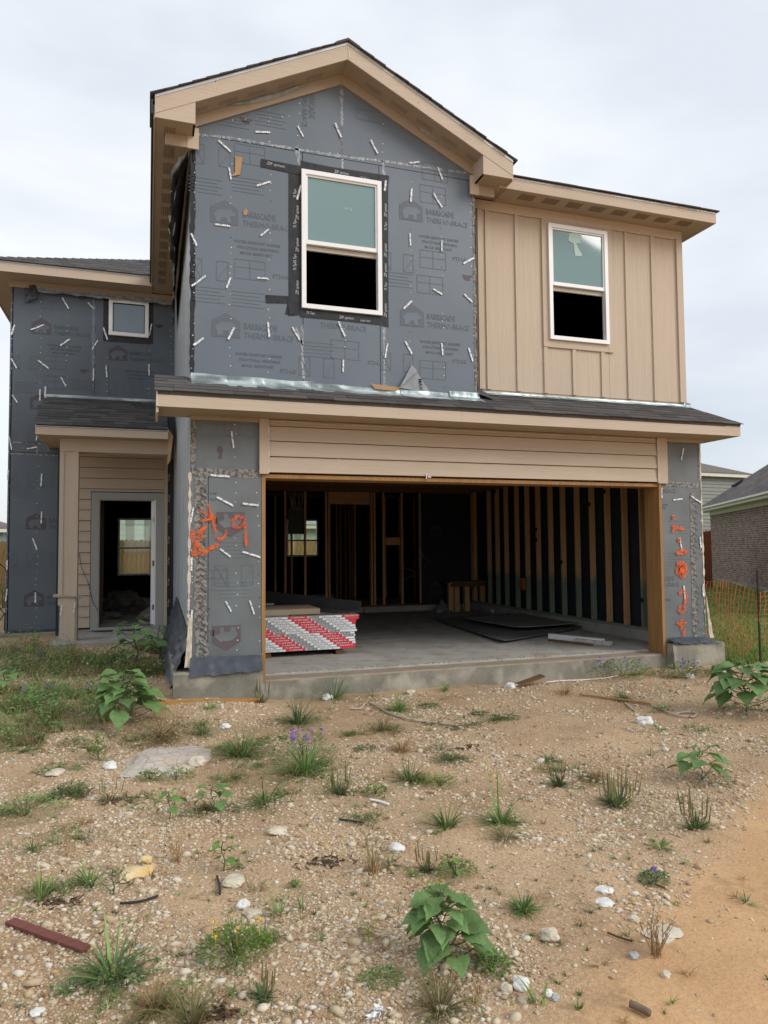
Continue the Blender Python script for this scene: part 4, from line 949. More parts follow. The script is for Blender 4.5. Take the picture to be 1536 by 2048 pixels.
# loose wrap hanging under the rakes and the side eave
m_wrap = mat('housewrap_back', (0.33, 0.345, 0.35), (0.20, 0.21, 0.22), 14, 0.6, 0.3, 20)
a = onY(475, 216, 0); b = onY(607, 176, 0)
def sag(p0, p1, depth, parent, n=20):
    P0, P1 = onY(*p0, 0), onY(*p1, 0); vs = []; fs = []
    for i in range(n+1):
        t = i/n; p = P0.lerp(P1, t); d = depth*math.sin(math.pi*t)
        vs += [(p.x, -0.035, p.z+0.02), (p.x, -0.06-0.01*math.sin(t*20), p.z-d*.5), (p.x, -0.035, p.z-d)]
    for i in range(n): fs += [(i*3, i*3+1, i*3+4, i*3+3), (i*3+1, i*3+2, i*3+5, i*3+4)]
    mk('loose_wrap', MB().add(vs, fs), m_wrap, parent)
sag((452, 216), (632, 164), 0.075, upper); sag((798, 224), (938, 318), 0.09, upper)
drape('loose_wrap', [(XL-.03, -0.04, 5.76), (XL-.03, 3.6, 5.76), (XL-.14, 3.0, 5.72), (XL-.20, -0.02, 5.50)], 40, 8, 0.08, H, 11, m_wrap, .1)
drape('loose_wrap', [(XL-.03, 0.05, 5.72), (XL-.03, 4.4, 5.70), (XL-.05, 3.9, 4.9), (XL-.16, 0.1, 5.35)], 40, 14, 0.05, H, 12, mat('inner_wrap', (0.05, 0.052, 0.06), None, 8, 0.6), .1)

# ---- tan board-and-batten storey
tan = mk('board_and_batten_wall', MB().prism([(XG+.06, 3.2), (XR-.002, 3.2), (XR-.002, 5.88), (tb.x+.02, 5.88), (tb.x+.02, 3.2)][:0] or rect(XG+.13, ta.x+.02, 3.2, 5.88), YT+.001, YT+.02)
    .prism(rect(tb.x-.02, XR-.002, 3.2, 5.88), YT+.001, YT+.02).prism(rect(ta.x+.021, tb.x-.021, 3.2, tb.z+.02), YT+.001, YT+.02).prism(rect(ta.x+.021, tb.x-.021, ta.z-.02, 5.88), YT+.001, YT+.02), m_tanv, H)
zb = 3.425
bx = [2.70, 2.876, 3.303, 3.657, 5.00, 5.431, 5.80, 5.92]
def pan(x0, x1, z0, z1): mk('siding_panel', MB().box(x0+.001, x1-.001, YT-.008, YT, z0, z1), m_tanv, tan)
pan(2.70, 2.876, zb, 5.88); pan(2.876, 3.303, zb, 5.88); pan(3.303, ta.x-.02, zb, 5.88)
pan(ta.x-.018, 4.133, zb, tb.z-.01); pan(4.135, tb.x+.02, zb, tb.z-.01); pan(ta.x-.018, tb.x+.02, ta.z+.01, 5.88)
pan(tb.x+.022, 5.0, zb, 5.88); pan(5.0, 5.431, zb, 5.88); pan(5.431, 5.80, zb, 5.88); pan(5.80, 5.915, zb, 5.88)
def batten(x, z0, z1, w=.055): mk('batten', MB().box(x-w/2, x+w/2, YT-.028, YT-.0085, z0, z1), m_tanv, tan)
for x in (2.876, 3.303, 5.0, 5.431): batten(x, zb+.002, 5.75)
for x in (3.701, 4.133, 4.58): batten(x, zb+.002, tb.z-.105)
mk('corner_board', MB().box(2.74, 2.80, YT-.032, YT-.0085, zb+.001, 5.75), m_tanv, tan)
mk('corner_board', MB().box(5.835, 5.935, YT-.034, YT-.0085, zb+.001, 5.75), m_tanv, tan)
mk('frieze_board', MB().box(2.70, 5.93, YT-.036, YT-.0085, 5.752, 5.87), m_tan, tan)
tw = .085
mk('window_casing', MB().box(ta.x-tw, ta.x-.002, YT-.034, YT-.0085, tb.z-.10, ta.z+.08), m_tanv, tan)
mk('window_casing', MB().box(tb.x+.002, tb.x+tw, YT-.034, YT-.0085, tb.z-.10, ta.z+.08), m_tanv, tan)
mk('window_casing', MB().box(ta.x-.001, tb.x+.001, YT-.032, YT-.0085, ta.z+.002, ta.z+.08), m_tan, tan)
mk('window_casing', MB().box(ta.x-.001, tb.x+.001, YT-.032, YT-.0085, tb.z-.10, tb.z-.002), m_tan, tan)
for x in (3.80, 4.2, 4.6): mk('batten', MB().box(x-.02, x+.02, YT-.03, YT-.0085, ta.z+.081, 5.75), m_tanv, tan)
def cl(x, z0, z1, Y): 
    mb = MB(); mb.ribbon([(x+.002*mn.noise(Vector((z*7, x, 0))), z) for z in np.arange(z0, z1, .04)], .007, Y, .5); mk('caulk_line', mb, m_caulk, tan)
for x in (2.876, 3.303, 5.0, 5.431): cl(x-.031, zb, 5.74, YT-.0095)
for x in (3.701, 4.133, 4.58): cl(x-.031, zb, tb.z-.11, YT-.0095)
mb = MB()
for z_, xa, xb in ((5.748, 2.80, 5.83), (ta.z+.083, ta.x-.1, tb.x+.1)):
    mb.ribbon([(x, z_+.003*mn.noise(Vector((x*5, z_, 0)))) for x in np.arange(xa, xb, .06)], .008, YT-.0375, .6)
mk('caulk_line', mb, m_caulk, tan)
specks(tan, [(2.75, ta.x-.02, 3.5, 5.85), (tb.x+.02, 5.9, 3.5, 5.85), (ta.x, tb.x, 3.45, tb.z-.02)], 46, YT-.0375, .002, .006)
# tan eave
ty = -0.12
tr_ = mk('right_roof', MB().add([(gr_+.03, ty-.02, 6.02), (6.225, ty-.02, 6.02), (6.225, 8.3, 6.02), (gr_+.03, 8.3, 6.02), (gr_+.03, 3.1, 7.55), (3.6, 3.1, 7.55)], [(0, 1, 5, 4), (1, 2, 5), (2, 3, 4, 5), (3, 2, 1, 0), (0, 4, 3)]), m_shingle, H)
for i in range(10):
    xa = gr_+.02+i*(6.24-gr_-.02)/10; mk('shingle', MB().box(xa, xa+(6.24-gr_-.02)/10-.004, ty-.035-rnd.uniform(0, .01), ty+.15, 6.022+rnd.uniform(0, .004), 6.036), m_shingle, tr_)
mk('fascia', MB().box(2.86, 6.2, ty, ty+.02, 5.868, 6.018), m_tan, tr_)
mk('fascia', MB().box(6.182, 6.202, ty+.021, 8.0, 5.868, 6.018), m_tan, tr_)
mk('drip_edge', MB().box(gr_+.02, 6.206, ty-.005, ty-.001, 6.0, 6.02), m_drip, tr_)
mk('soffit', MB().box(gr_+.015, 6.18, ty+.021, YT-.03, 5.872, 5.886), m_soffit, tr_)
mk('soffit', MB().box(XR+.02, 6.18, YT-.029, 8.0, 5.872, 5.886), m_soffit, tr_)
for k in range(8): vent(3.22+k*.35, 3.43+k*.35, ty+.08, ty+.22, 5.870, tr_, 'x', 6)
specks(tr_, [(2.95, 6.15, 5.88, 6.0)], 24, ty-.0015)
# ================================================================== left wing
wx0_ = -3.385
wing = mk('wing_wall', MB().box(wx0_+.01, XL-.01, YW+.014, YW+.04, 0.12, 2.0).box(-3.375, -1.99, YW+.014, YW+.04, 2.001, 3).box(wx0_+.01, XL-.01, YW+.014, YW+.04, 3.001, 5.9)
     , m_dark, H)
# open the doorway: rebuild backing around it
bpy.data.objects.remove(wing)
dx0, dx1 = -2.00, -1.09; dz0, dz1 = 0.15, 2.29
wing = mk('wing_wall', MB().box(wx0_+.01, dx0, YW+.014, YW+.04, 0.12, 5.06).box(dx1, XL-.01, YW+.014, YW+.04, 0.12, 5.06).box(dx0+.001, dx1-.001, YW+.014, YW+.04, dz1, 5.06)
    .box(wx0_+.01, sa.x, YW+.014, YW+.04, 5.061, 5.9).box(sb.x, XL-.01, YW+.014, YW+.04, 5.061, 5.9).box(sa.x+.001, sb.x-.001, YW+.014, YW+.04, sa.z, 5.9), m_dark, H)
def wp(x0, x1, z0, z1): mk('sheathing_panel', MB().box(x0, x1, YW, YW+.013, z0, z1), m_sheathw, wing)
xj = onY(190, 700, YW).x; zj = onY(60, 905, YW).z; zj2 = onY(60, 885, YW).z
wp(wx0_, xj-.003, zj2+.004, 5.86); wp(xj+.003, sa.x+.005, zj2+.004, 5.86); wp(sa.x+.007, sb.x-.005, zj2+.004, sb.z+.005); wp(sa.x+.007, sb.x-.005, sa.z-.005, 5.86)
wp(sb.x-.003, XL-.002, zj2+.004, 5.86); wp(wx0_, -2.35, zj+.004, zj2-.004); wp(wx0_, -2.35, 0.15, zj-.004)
strip([(22, 884), (122, 890)], .02, YW, wing, m_dirtyseam); strip([(20, 907), (120, 912)], .022, YW, wing, m_dirtyseam); strip([(188, 590), (186, 755)], .05, YW, wing, m_sheath); strip([(74, 885), (74, 910)], .02, YW, wing, m_dirtyseam)
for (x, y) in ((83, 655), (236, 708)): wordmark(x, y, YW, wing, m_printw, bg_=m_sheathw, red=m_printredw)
for (x, y) in ((72, 1045), (68, 1199)):
    bear_logo(x, y, YW, wing, m_printredw, .30, bg_=m_sheathw)
    p = onY(x, y, YW); wt('printed_word', 'BARRI', p.x+.19, p.z, YW-.003, .1, m_printw, wing, 0, .22, True); wt('printed_word', 'THERM', p.x+.19, p.z-.105, YW-.003, .095, m_printw, wing, 0, .24)
bear_logo(80, 805, YW, wing, m_printredw, .30, bg_=m_sheathw)
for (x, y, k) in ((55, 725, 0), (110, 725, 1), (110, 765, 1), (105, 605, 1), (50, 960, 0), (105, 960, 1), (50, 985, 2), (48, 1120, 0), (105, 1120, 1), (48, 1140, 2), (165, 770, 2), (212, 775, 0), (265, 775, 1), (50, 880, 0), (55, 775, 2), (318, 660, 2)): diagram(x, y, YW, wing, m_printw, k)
for (x, y) in ((168, 742), (165, 597), (318, 652)):
    p = onY(x, y, YW); mb = MB(); mb.add([(p.x+a_*0.07, YW-0.003, p.z+b_*0.05) for a_, b_ in ((-1, .6), (.2, .5), (.9, .7), (1, .3), (.4, -.2), (.5, -.8), (.2, -.7), (-.3, -.8), (-.8, -.2))], [tuple(range(9))]); mk('printed_drawing', mb, m_printredw, wing)
nails(wing, YW, [((25, 590), (18, 880)), ((82, 590), (80, 780)), ((135, 590), (133, 785)), ((188, 595), (186, 790)), ((215, 685), (213, 800)), ((300, 690), (298, 790)), ((340, 600), (343, 745)), ((18, 915), (12, 1245)), ((76, 915), (72, 1235)), ((25, 895), (115, 900))], .12)
for (x, y, d_) in ((75, 655, 28), (130, 685, 40), (131, 607, -60), (182, 612, -45), (190, 690, 62), (87, 729, -38), (28, 727, -62), (26, 660, 75), (127, 764, -62), (213, 744, -85), (298, 740, -88), (211, 668, -72), (301, 660, 80), (80, 790, 90), (30, 798, -58), (21, 887, -80), (64, 896, 14), (187, 750, 88), (16, 950, 88), (70, 1088, -70), (71, 1195, 90), (14, 1130, 88), (13, 1190, 85), (83, 1035, 88), (75, 868, 80), (83, 960, 88)): tie(x, y, d_, YW, wing, 1.12)
for poly in ([(207, 592), (220, 594), (219, 683), (206, 680)], [(293, 598), (307, 600), (306, 689), (292, 684)]): 
    P = [onY(x, y, YW) for x, y in poly]; mk('flashing_tape', MB().prism([(p.x, p.z) for p in P], YW-.004, YW-.001), m_tape, wing)
for poly in ([(206, 587), (307, 592), (307, 601), (206, 598)], [(206, 671), (305, 676), (300, 689), (207, 682)]):
    P = [onY(x, y, YW) for x, y in poly]; mk('flashing_tape', MB().prism([(p.x, p.z) for p in P], YW-.008, YW-.005), m_tape, wing)
drape('loose_wrap', [(-3.2, YW-.02, 5.80), (-3.02, YW-.05, 5.83), (-2.98, YW-.12, 5.60), (-3.15, YW-.06, 5.52)], 8, 8, .05, H, 21, m_plastic, .08)
drape('loose_wrap', [(-3.0, YW-.045, 5.80), (-.84, YW-.045, 5.80), (-.84, YW-.09, 5.70), (-2.97, YW-.09, 5.71)], 60, 6, .07, H, 22, m_wrap, .05)
mk('plastic_skirt', MB().box(wx0_, -2.55, YW-.02, YW-.003, .115, .15), m_plastic, H)
# wing roof: hipped, eave fascia in front
we = 4.62; wfz0, wfz1 = 5.868, 6.03
wl = -3.80
def hip(): 
    A = (wl, we-.02, wfz1+.01); t = 2.9
    B_ = (wl+t, we-.02+t, wfz1+.01+.49*t); mb = MB()
    D = (gl-.02, we-.02, wfz1+.01); E_ = (gl-.02, we-.02+t, wfz1+.01+.49*t)
    F_ = (wl, we+7.5, wfz1+.01); G_ = (wl+t, we+7.5-t, wfz1+.01+.49*t)
    lowv = lambda v: (v[0], v[1], v[2]-.02)
    X2 = (6.2, we+7.5, wfz1+.01); X1 = (6.2-2.9, we+7.5-t, B_[2]); X3 = (6.2, 8.3, wfz1+.01)
    vs = [A, D, E_, B_, F_, G_, X2, X1]
    mb.add(vs, [(0, 1, 2, 3), (4, 0, 3, 5), (6, 4, 5, 7), (3, 2, 7, 5)] ); return mb, B_
mbh, HB = hip()
wroof = mk('wing_roof', mbh, m_shinglerow, H)
# overlapping courses on the visible slope (too small to pick apart singly)
mb = MB(); ca_, sa_ = math.cos(math.atan(.49)), math.sin(math.atan(.49)); s = 0; 
while s*ca_ < 2.75:
    xl = wl-.02+s*ca_; x = xl-.2*rnd.random()
    while x < gl-.02:
        w = rnd.uniform(.14, .30); xa, xb = max(x, xl), min(x+w, gl-.025)
        if xb-xa > .02:
            y, z = we-.04+s*ca_, wfz1+.008+s*sa_; e_ = .14; h = .005 if rnd.random() < .5 else .010
            mb.add([(xa+.002, y, z+h), (xb-.002, y, z+h), (xb-.002, y+e_*ca_, z+e_*sa_+.004), (xa+.002, y+e_*ca_, z+e_*sa_+.004), (xa+.002, y, z-.002), (xb-.002, y, z-.002)], [(0, 1, 2, 3), (4, 5, 1, 0)])
        x += w
    s += .14
mk('shingle_courses', mb, m_shinglerow, wroof, kind='stuff')
mk('fascia', MB().box(wl, gl+.0, we, we+.02, wfz0, wfz1), m_tan, wroof)
mk('fascia', MB().box(wl, wl+.02, we+.021, we+7.5, wfz0, wfz1), m_tan, wroof)
mk('drip_edge', MB().box(wl-.004, gl-.02, we-.005, we-.001, wfz1-.015, wfz1+.008), m_drip, wroof)
mk('soffit', MB().box(wl+.021, gl+.004, we+.021, YW-.001, wfz0+.01, wfz0+.022), m_soffit, wroof)
mk('soffit', MB().box(wl+.021, wx0_-.001, YW, we+7.5, wfz0+.01, wfz0+.022), m_soffit, wroof)
mk('frieze_board', MB().box(wx0_-.03, XL-.03, YW-.03, YW-.002, wfz0-.10, wfz0+.009), m_soffit, wroof)
mk('frieze_board', MB().box(wx0_-.03, wx0_-.002, YW, we+7.5, wfz0-.10, wfz0+.009), m_soffit, wroof)
specks(wroof, [(wl+.1, gl-.1, wfz0+.03, wfz1-.03)], 12, we-.0015)

# ================================================================== porch
pf = 3.55; px0, px1 = -2.785, -0.935
pz0, pz1 = 3.125, 3.262
PS = 0.475
porch = mk('porch_roof', MB().prism([(pf-.01, pz1+.006), (YW-.01, pz1+.006+PS*(YW-pf)), (YW-.01, pz0+.02), (pf+.03, pz0+.02)], px0+.01, px1-.01, 'x'), m_shingle, H)
n4 = shingles(porch, px0-.03, px1+.0, pf-.035, pz1+.004, PS, 1.58, 0.145, .27, seed=8)
mk('fascia', MB().box(px0, px1, pf, pf+.02, pz0, pz1), m_tan, porch)
mk('fascia', MB().box(px0, px0+.02, pf+.021, YW-.01, pz0, pz1), m_tan, porch)
mk('fascia', MB().box(px1-.02, px1, pf+.021, YW-.01, pz0-.0, pz1), m_tan, porch)
mk('drip_edge', MB().box(px0-.004, px1+.004, pf-.005, pf-.001, pz1-.016, pz1+.004), m_drip, porch)
mk('soffit', MB().box(px0+.021, px1-.021, pf+.021, YW-.012, pz0+.004, pz0+.018), m_soffit, porch)
flashing(((px0-.05, pz1+PS*(YW-pf)), (px1+.1, pz1+PS*(YW-pf))), YW, .05, .15, porch, seed=9, wav=.006)
mk('kickout_flashing', MB().box(px0-.07, px0-.045, YW-.06, YW-.05, pz1+PS*(YW-pf)-.02, pz1+PS*(YW-pf)+.16), m_tie, porch)
specks(porch, [(px0+.05, px1-.05, pz0+.02, pz1-.02)], 10, pf-.0015)
# beam and column
cf = 3.90
bx0, bx1 = onY(122, 880, cf).x, onY(334, 880, cf).x
bz0, bz1 = onY(200, 905, cf).z, pz0+.0
mk('porch_beam', MB().box(bx0-.012, -0.90, cf-.02, cf+.24, bz0, bz1+.003), m_tan, H)
cx0, cx1 = onY(121, 895, cf).x, onY(152, 1282, cf).x
colm = mk('porch_column', MB().box(cx0, cx1, cf, cf+.24, .60, bz0-.001), m_tanv, H)
mk('corner_trim', MB().box(cx0-.006, cx0+.055, cf-.014, cf-.001, .62, bz0-.001), m_tanv, colm)
mk('corner_trim', MB().box(cx1-.055, cx1+.006, cf-.014, cf-.001, .62, bz0-.001), m_tanv, colm)
cb0, cb1 = onY(119, 1200, cf-.01).x, onY(151, 1200, cf-.01).x
zc_ = onY(130, 1193, cf-.02).z
mk('column_base_board', MB().prism([(cb0+.012, zc_-.02), (cb1-.0, zc_-.02), (cb1-.005, .078), (cb0-.0, .078)], cf-.028, cf-.001), m_tanv, colm)
mk('column_base_board', MB().box(cb1-.0, cb1+.02, cf-.001, cf+.24, .078, zc_-.02), m_tanv, colm)
mk('ledge_board', MB().sheet([onY(105, 1195, cf-.05), onY(163, 1196, cf-.05), onY(160, 1191, cf+.05), onY(108, 1190, cf+.05)], .016), mat('weathered_ledge', (.36, .30, .23), (.28, .23, .17), 8, .8), colm)
for (x, y) in ((123, 1220), (149, 1215)):
    p = onY(x, y, cf-.03); o = mk('brick_tie', tie_mesh(1), m_tie, colm, (p.x, cf-.032, p.z), (0, -math.radians(83), 0))
mk('corner_strip', MB().box(cx0-.045, cx0-.008, cf+.1, cf+.11, .15, 2.95), m_tape, H)
# entrance wall: lap boards around a cased doorway
entry = mk('entry_siding', MB().box(-2.335, -2.13, YW-.004, YW-.001, .14, 3.05).box(-2.129, -.93, YW-.004, YW-.001, 2.42, 3.05), m_wooddark, H)  # dark backing behind the lap gaps stands in for their shadow lines
z = .145
ex0, ex1 = onY(152, 1200, YW-.02).x-.06, -.955
rows = [.145+.178*i for i in range(18)]
for z in rows:
    z1 = min(z+.177, 3.04)
    if z > 3.0: break
    if z1 <= 2.43: lap(ex0, -2.128, z, z1, YW-.005, entry, .026)
    elif z < 2.405: lap(ex0, -2.128, z, z1, YW-.005, entry, .026); 
    else: lap(ex0, ex1-.002, z, z1, YW-.005, entry, .026)
zz = [z for z in rows if z < 2.405 < z+.177]
if zz: lap(-2.127, ex1-.002, 2.408, zz[0]+.177, YW-.005, entry, .026)
mk('corner_trim', MB().box(ex1, -.90, YW-.05, YW-.002, .10, 3.05), m_tanv, entry)
mk('frieze_board', MB().box(ex0, ex1-.001, YW-.04, YW-.024, 3.0, 3.12), m_tan, entry)
door = mk('door_casing', MB().box(-2.118, dx0, YW-.045, YW-.002, .105, 2.40).box(dx1, ex1-.004, YW-.045, YW-.002, .105, 2.40).box(dx0+.001, dx1-.001, YW-.045, YW-.002, dz1, 2.40), m_greytrim, H)
mk('door_jamb', MB().box(dx0-.0, dx0+.016, YW-.04, YW+.13, dz0, dz1-.002), m_greytrim, door)
jw = mk('door_jamb', MB().box(dx1-.02, dx1, YW-.04, YW+.13, dz0, dz1-.002), m_white, door)
mk('door_edge', MB().box(dx1-.075, dx1-.022, YW+.01, YW+.9, dz0+.01, dz1-.02), m_white, door)
mk('door_jamb', MB().box(dx0+.017, dx1-.021, YW-.04, YW+.13, dz1-.02, dz1-.002), m_greytrim, door)
mk('door_sill', MB().box(dx0-.05, dx1+.05, YW-.10, YW+.13, .105, .148), m_greytrim, door)
for z in (.45, 1.2, 1.95): mk('hinge', MB().box(dx1-.05, dx1-.018, YW-.003, YW+.008, z-.045, z+.045), mat('hinge_metal', (.45, .43, .40), None, 5, .4, metallic=.6) if z > 1.9 else m_metalsheet, door)
mb = MB(); mb.tube([onY(157, 1105, YW-.03), onY(163, 1135, YW-.05), onY(176, 1165, YW-.05), onY(186, 1205, YW-.06), onY(196, 1222, YW-.06)], .004, 5); mk('loose_wire', mb, m_ink, H)
# dark strip puts the shade of the porch-garage slot into colour, tape over it
mk('corner_strip', MB().box(-.90, XL-.001, YW-.03, YW-.004, .12, 4.0), m_plastic, H)
ctp = mk('corner_strip', MB().box(-.899, XL-.002, YW-.0335, YW-.031, .3, 3.0), m_tape, H)
for i in range(7):
    wt('tape_lettering', 'Tk Tape', -.865, .45+i*.36, YW-.037, .05, m_tapeprint, ctp, R90, .13, True)
mk('paper_scrap', MB().sheet([(-.93, 3.60, 3.30), (-.86, 3.60, 3.18), (-.90, 3.60, 2.80), (-.945, 3.60, 2.72)], .004), m_kraft, H)
mk('rubble_step', rough_block(-1.32, -.93, 4.3, 4.95, .076, .145, 8, .02), m_slab, H)

# ================================================================== garage interior
studs_Y = [0.50, 1.07, 1.486, 1.916, 2.338, 2.771, 3.212, 3.625, 4.061, 4.47, 4.881, 5.327, 5.72, 6.10]
frame = mk('stud_wall', MB().box(5.74, 5.83, 0.30, 7.1, .181, .22), m_greenwood, H)
for i, y in enumerate(studs_Y):
    g_ = i in (2,) or i >= 5
    mk('wall_stud', MB().box(5.74, 5.83, y-.02, y+.02, .221, 2.80), m_greenwood if (i >= 4 or i == 1) and i != 2 and i != 3 else m_wood, frame)
mk('wall_stud', MB().box(5.74, 5.83, 6.80, 6.84, .221, 2.80), m_wood, frame); mk('wall_stud', MB().box(5.74, 5.83, 6.90, 6.94, .221, 2.80), m_wood, frame)
for (y, z) in ((.5, 1.42), (1.07, .62), (.5, 1.18), (2.338, 2.12), (1.916, 2.3), (3.212, 1.15), (4.06, 1.75), (4.06, 1.55), (5.7, 2.6)):
    mk('knot_mark', MB().box(5.733, 5.739, y-.035, y+.03, z-.03, z+.03), m_dark, frame)
# outlet box and wire by the right jamb
mk('outlet_box', MB().box(5.70, 5.738, .50, .58, 1.20, 1.32), m_dark, frame)
mb = MB(); mb.tube([(5.69, .47, 2.75), (5.68, .47, 2.2), (5.67, .46, 1.6), (5.68, .45, 1.3)], .006, 5); mk('loose_wire', mb, mat('yellow_cable', (.42, .3, .1), None, 5, .6), frame)
# back wall: left bay framed and open, right bay sheathed
YBk = 7.06
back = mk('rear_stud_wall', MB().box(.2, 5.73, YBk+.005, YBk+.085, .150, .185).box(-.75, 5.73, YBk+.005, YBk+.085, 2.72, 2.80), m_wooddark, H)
def bstud(px, py=1100, w=.04): 
    x = onY(px, py, YBk).x; mk('wall_stud', MB().box(x-w/2, x+w/2, YBk+.006, YBk+.085, .186, 2.719), m_wood, back)
for px in (571, 611, 653, 659, 744, 750, 768, 805, 841): bstud(px)
for px in (953, 960, 967, 974): bstud(px)
a = onY(656, 983, YBk); b = onY(742, 1009, YBk)
mk('door_header', MB().box(a.x+.02, b.x-.03, YBk+.004, YBk+.083, b.z, a.z), m_woodh, back)
for px in (690, 730): 
    x = onY(px, 970, YBk).x; mk('cripple_stud', MB().box(x-.02, x+.02, YBk+.006, YBk+.085, a.z+.001, 2.719), m_wood, back)
a = onY(770, 1075, YBk); b = onY(803, 1090, YBk); mk('blocking', MB().box(a.x+.02, b.x-.02, YBk+.03, YBk+.07, b.z, a.z), m_woodh, back)
x0 = onY(842, 1100, YBk).x+.02; x1 = onY(952, 1100, YBk).x
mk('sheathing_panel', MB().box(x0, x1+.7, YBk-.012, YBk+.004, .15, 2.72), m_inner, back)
m_pin = mat('interior_print', (.05, .045, .052), None, 8, .6)
for (x, y) in ((872, 1063), (872, 1178)): 
    bear_logo(x, y, YBk-.013, back, m_pin, .30, bg_=m_inner)
    p = onY(x, y, YBk); wt('printed_word', 'BARRICADE', p.x+.19, p.z, YBk-.017, .09, m_pin, back, 0, .4, True)
# electrical panel and cable bundle
a = onY(577, 1016, YBk+.1); b = onY(609, 1068, YBk+.1)
mk('service_panel', MB().box(a.x, b.x, YBk+.09, YBk+.16, b.z, a.z), mat('green_panel', (.045, .06, .04), None, 4, .6), back)
for k in range(9):
    xx = a.x+.04+k*.03; mb = MB(); mb.tube([(xx+rnd.uniform(-.05, .05), YBk+.04, 2.75), (xx+rnd.uniform(-.04, .04), YBk+.03, 2.5), (xx*.7+(a.x+.16)*.3, YBk+.03, 2.25), (a.x+.16+rnd.uniform(-.07, .07), YBk+.08, a.z-.01)], .006, 5)
    mk('cable', mb, mat('pale_cable', (.30, .25, .17), None, 5, .6) if k == 0 else bpy.data.materials['pale_cable'], back)
for pts in ([(1060, 500), ], ): pass
mb = MB(); mb.tube([onY(807, 1135, YBk-.02), onY(820, 1140, YBk-.05), onY(840, 1148, YBk-.02)], .006, 5); mb.tube([onY(808, 1160, YBk-.02), onY(822, 1152, YBk-.05), onY(841, 1152, YBk-.02)], .006, 5)
mb.tube([onY(842, 1100, YBk-.02), onY(848, 1115, YBk-.06), onY(862, 1125, YBk-.03)], .005, 5); mk('cable', mb, bpy.data.materials['pale_cable'], back)
# deeper partitions with studs
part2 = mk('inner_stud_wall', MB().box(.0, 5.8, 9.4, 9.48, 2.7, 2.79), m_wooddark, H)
for i in range(14):
    x = .5+i*.4
    if 2.2 < x < 3.1: continue
    mk('wall_stud', MB().box(x, x+.04, 9.4, 9.48, .15, 2.699), m_wood, part2)
for px in (672, 680, 690, 698, 703): 
    x = onY(px, 1100, 8.2).x; mk('wall_stud', MB().box(x, x+.04, 8.2, 8.28, .15, 2.699), m_wooddark, part2)
mk('inner_wall', MB().box(3.2, 5.85, 9.5, 9.52, .15, 2.79), m_void, H)
# divider between entry room and garage side
mk('inner_wall', MB().box(-.78, -.76, YW+.05, 7.0, .15, 2.79), m_void, H)
for i, (x, y) in enumerate(((-1.9, 5.6), (-1.93, 6.2), (-1.96, 7.0), (-2.1, 8.2), (-2.2, 9.6))): mk('wall_stud', MB().box(x-.1, x-.06, y, y+.04, .15, 2.79), m_wooddark, H)
# ceiling joists of the garage
for i in range(14):
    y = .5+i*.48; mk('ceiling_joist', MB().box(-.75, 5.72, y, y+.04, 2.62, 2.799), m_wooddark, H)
# ================================================================== loose things in the garage
FZ = 0.03
ORD = ['first', 'second', 'third', 'fourth', 'fifth', 'sixth', 'seventh', 'eighth', 'ninth', 'tenth', 'eleventh', 'twelfth', 'thirteenth', 'fourteenth']
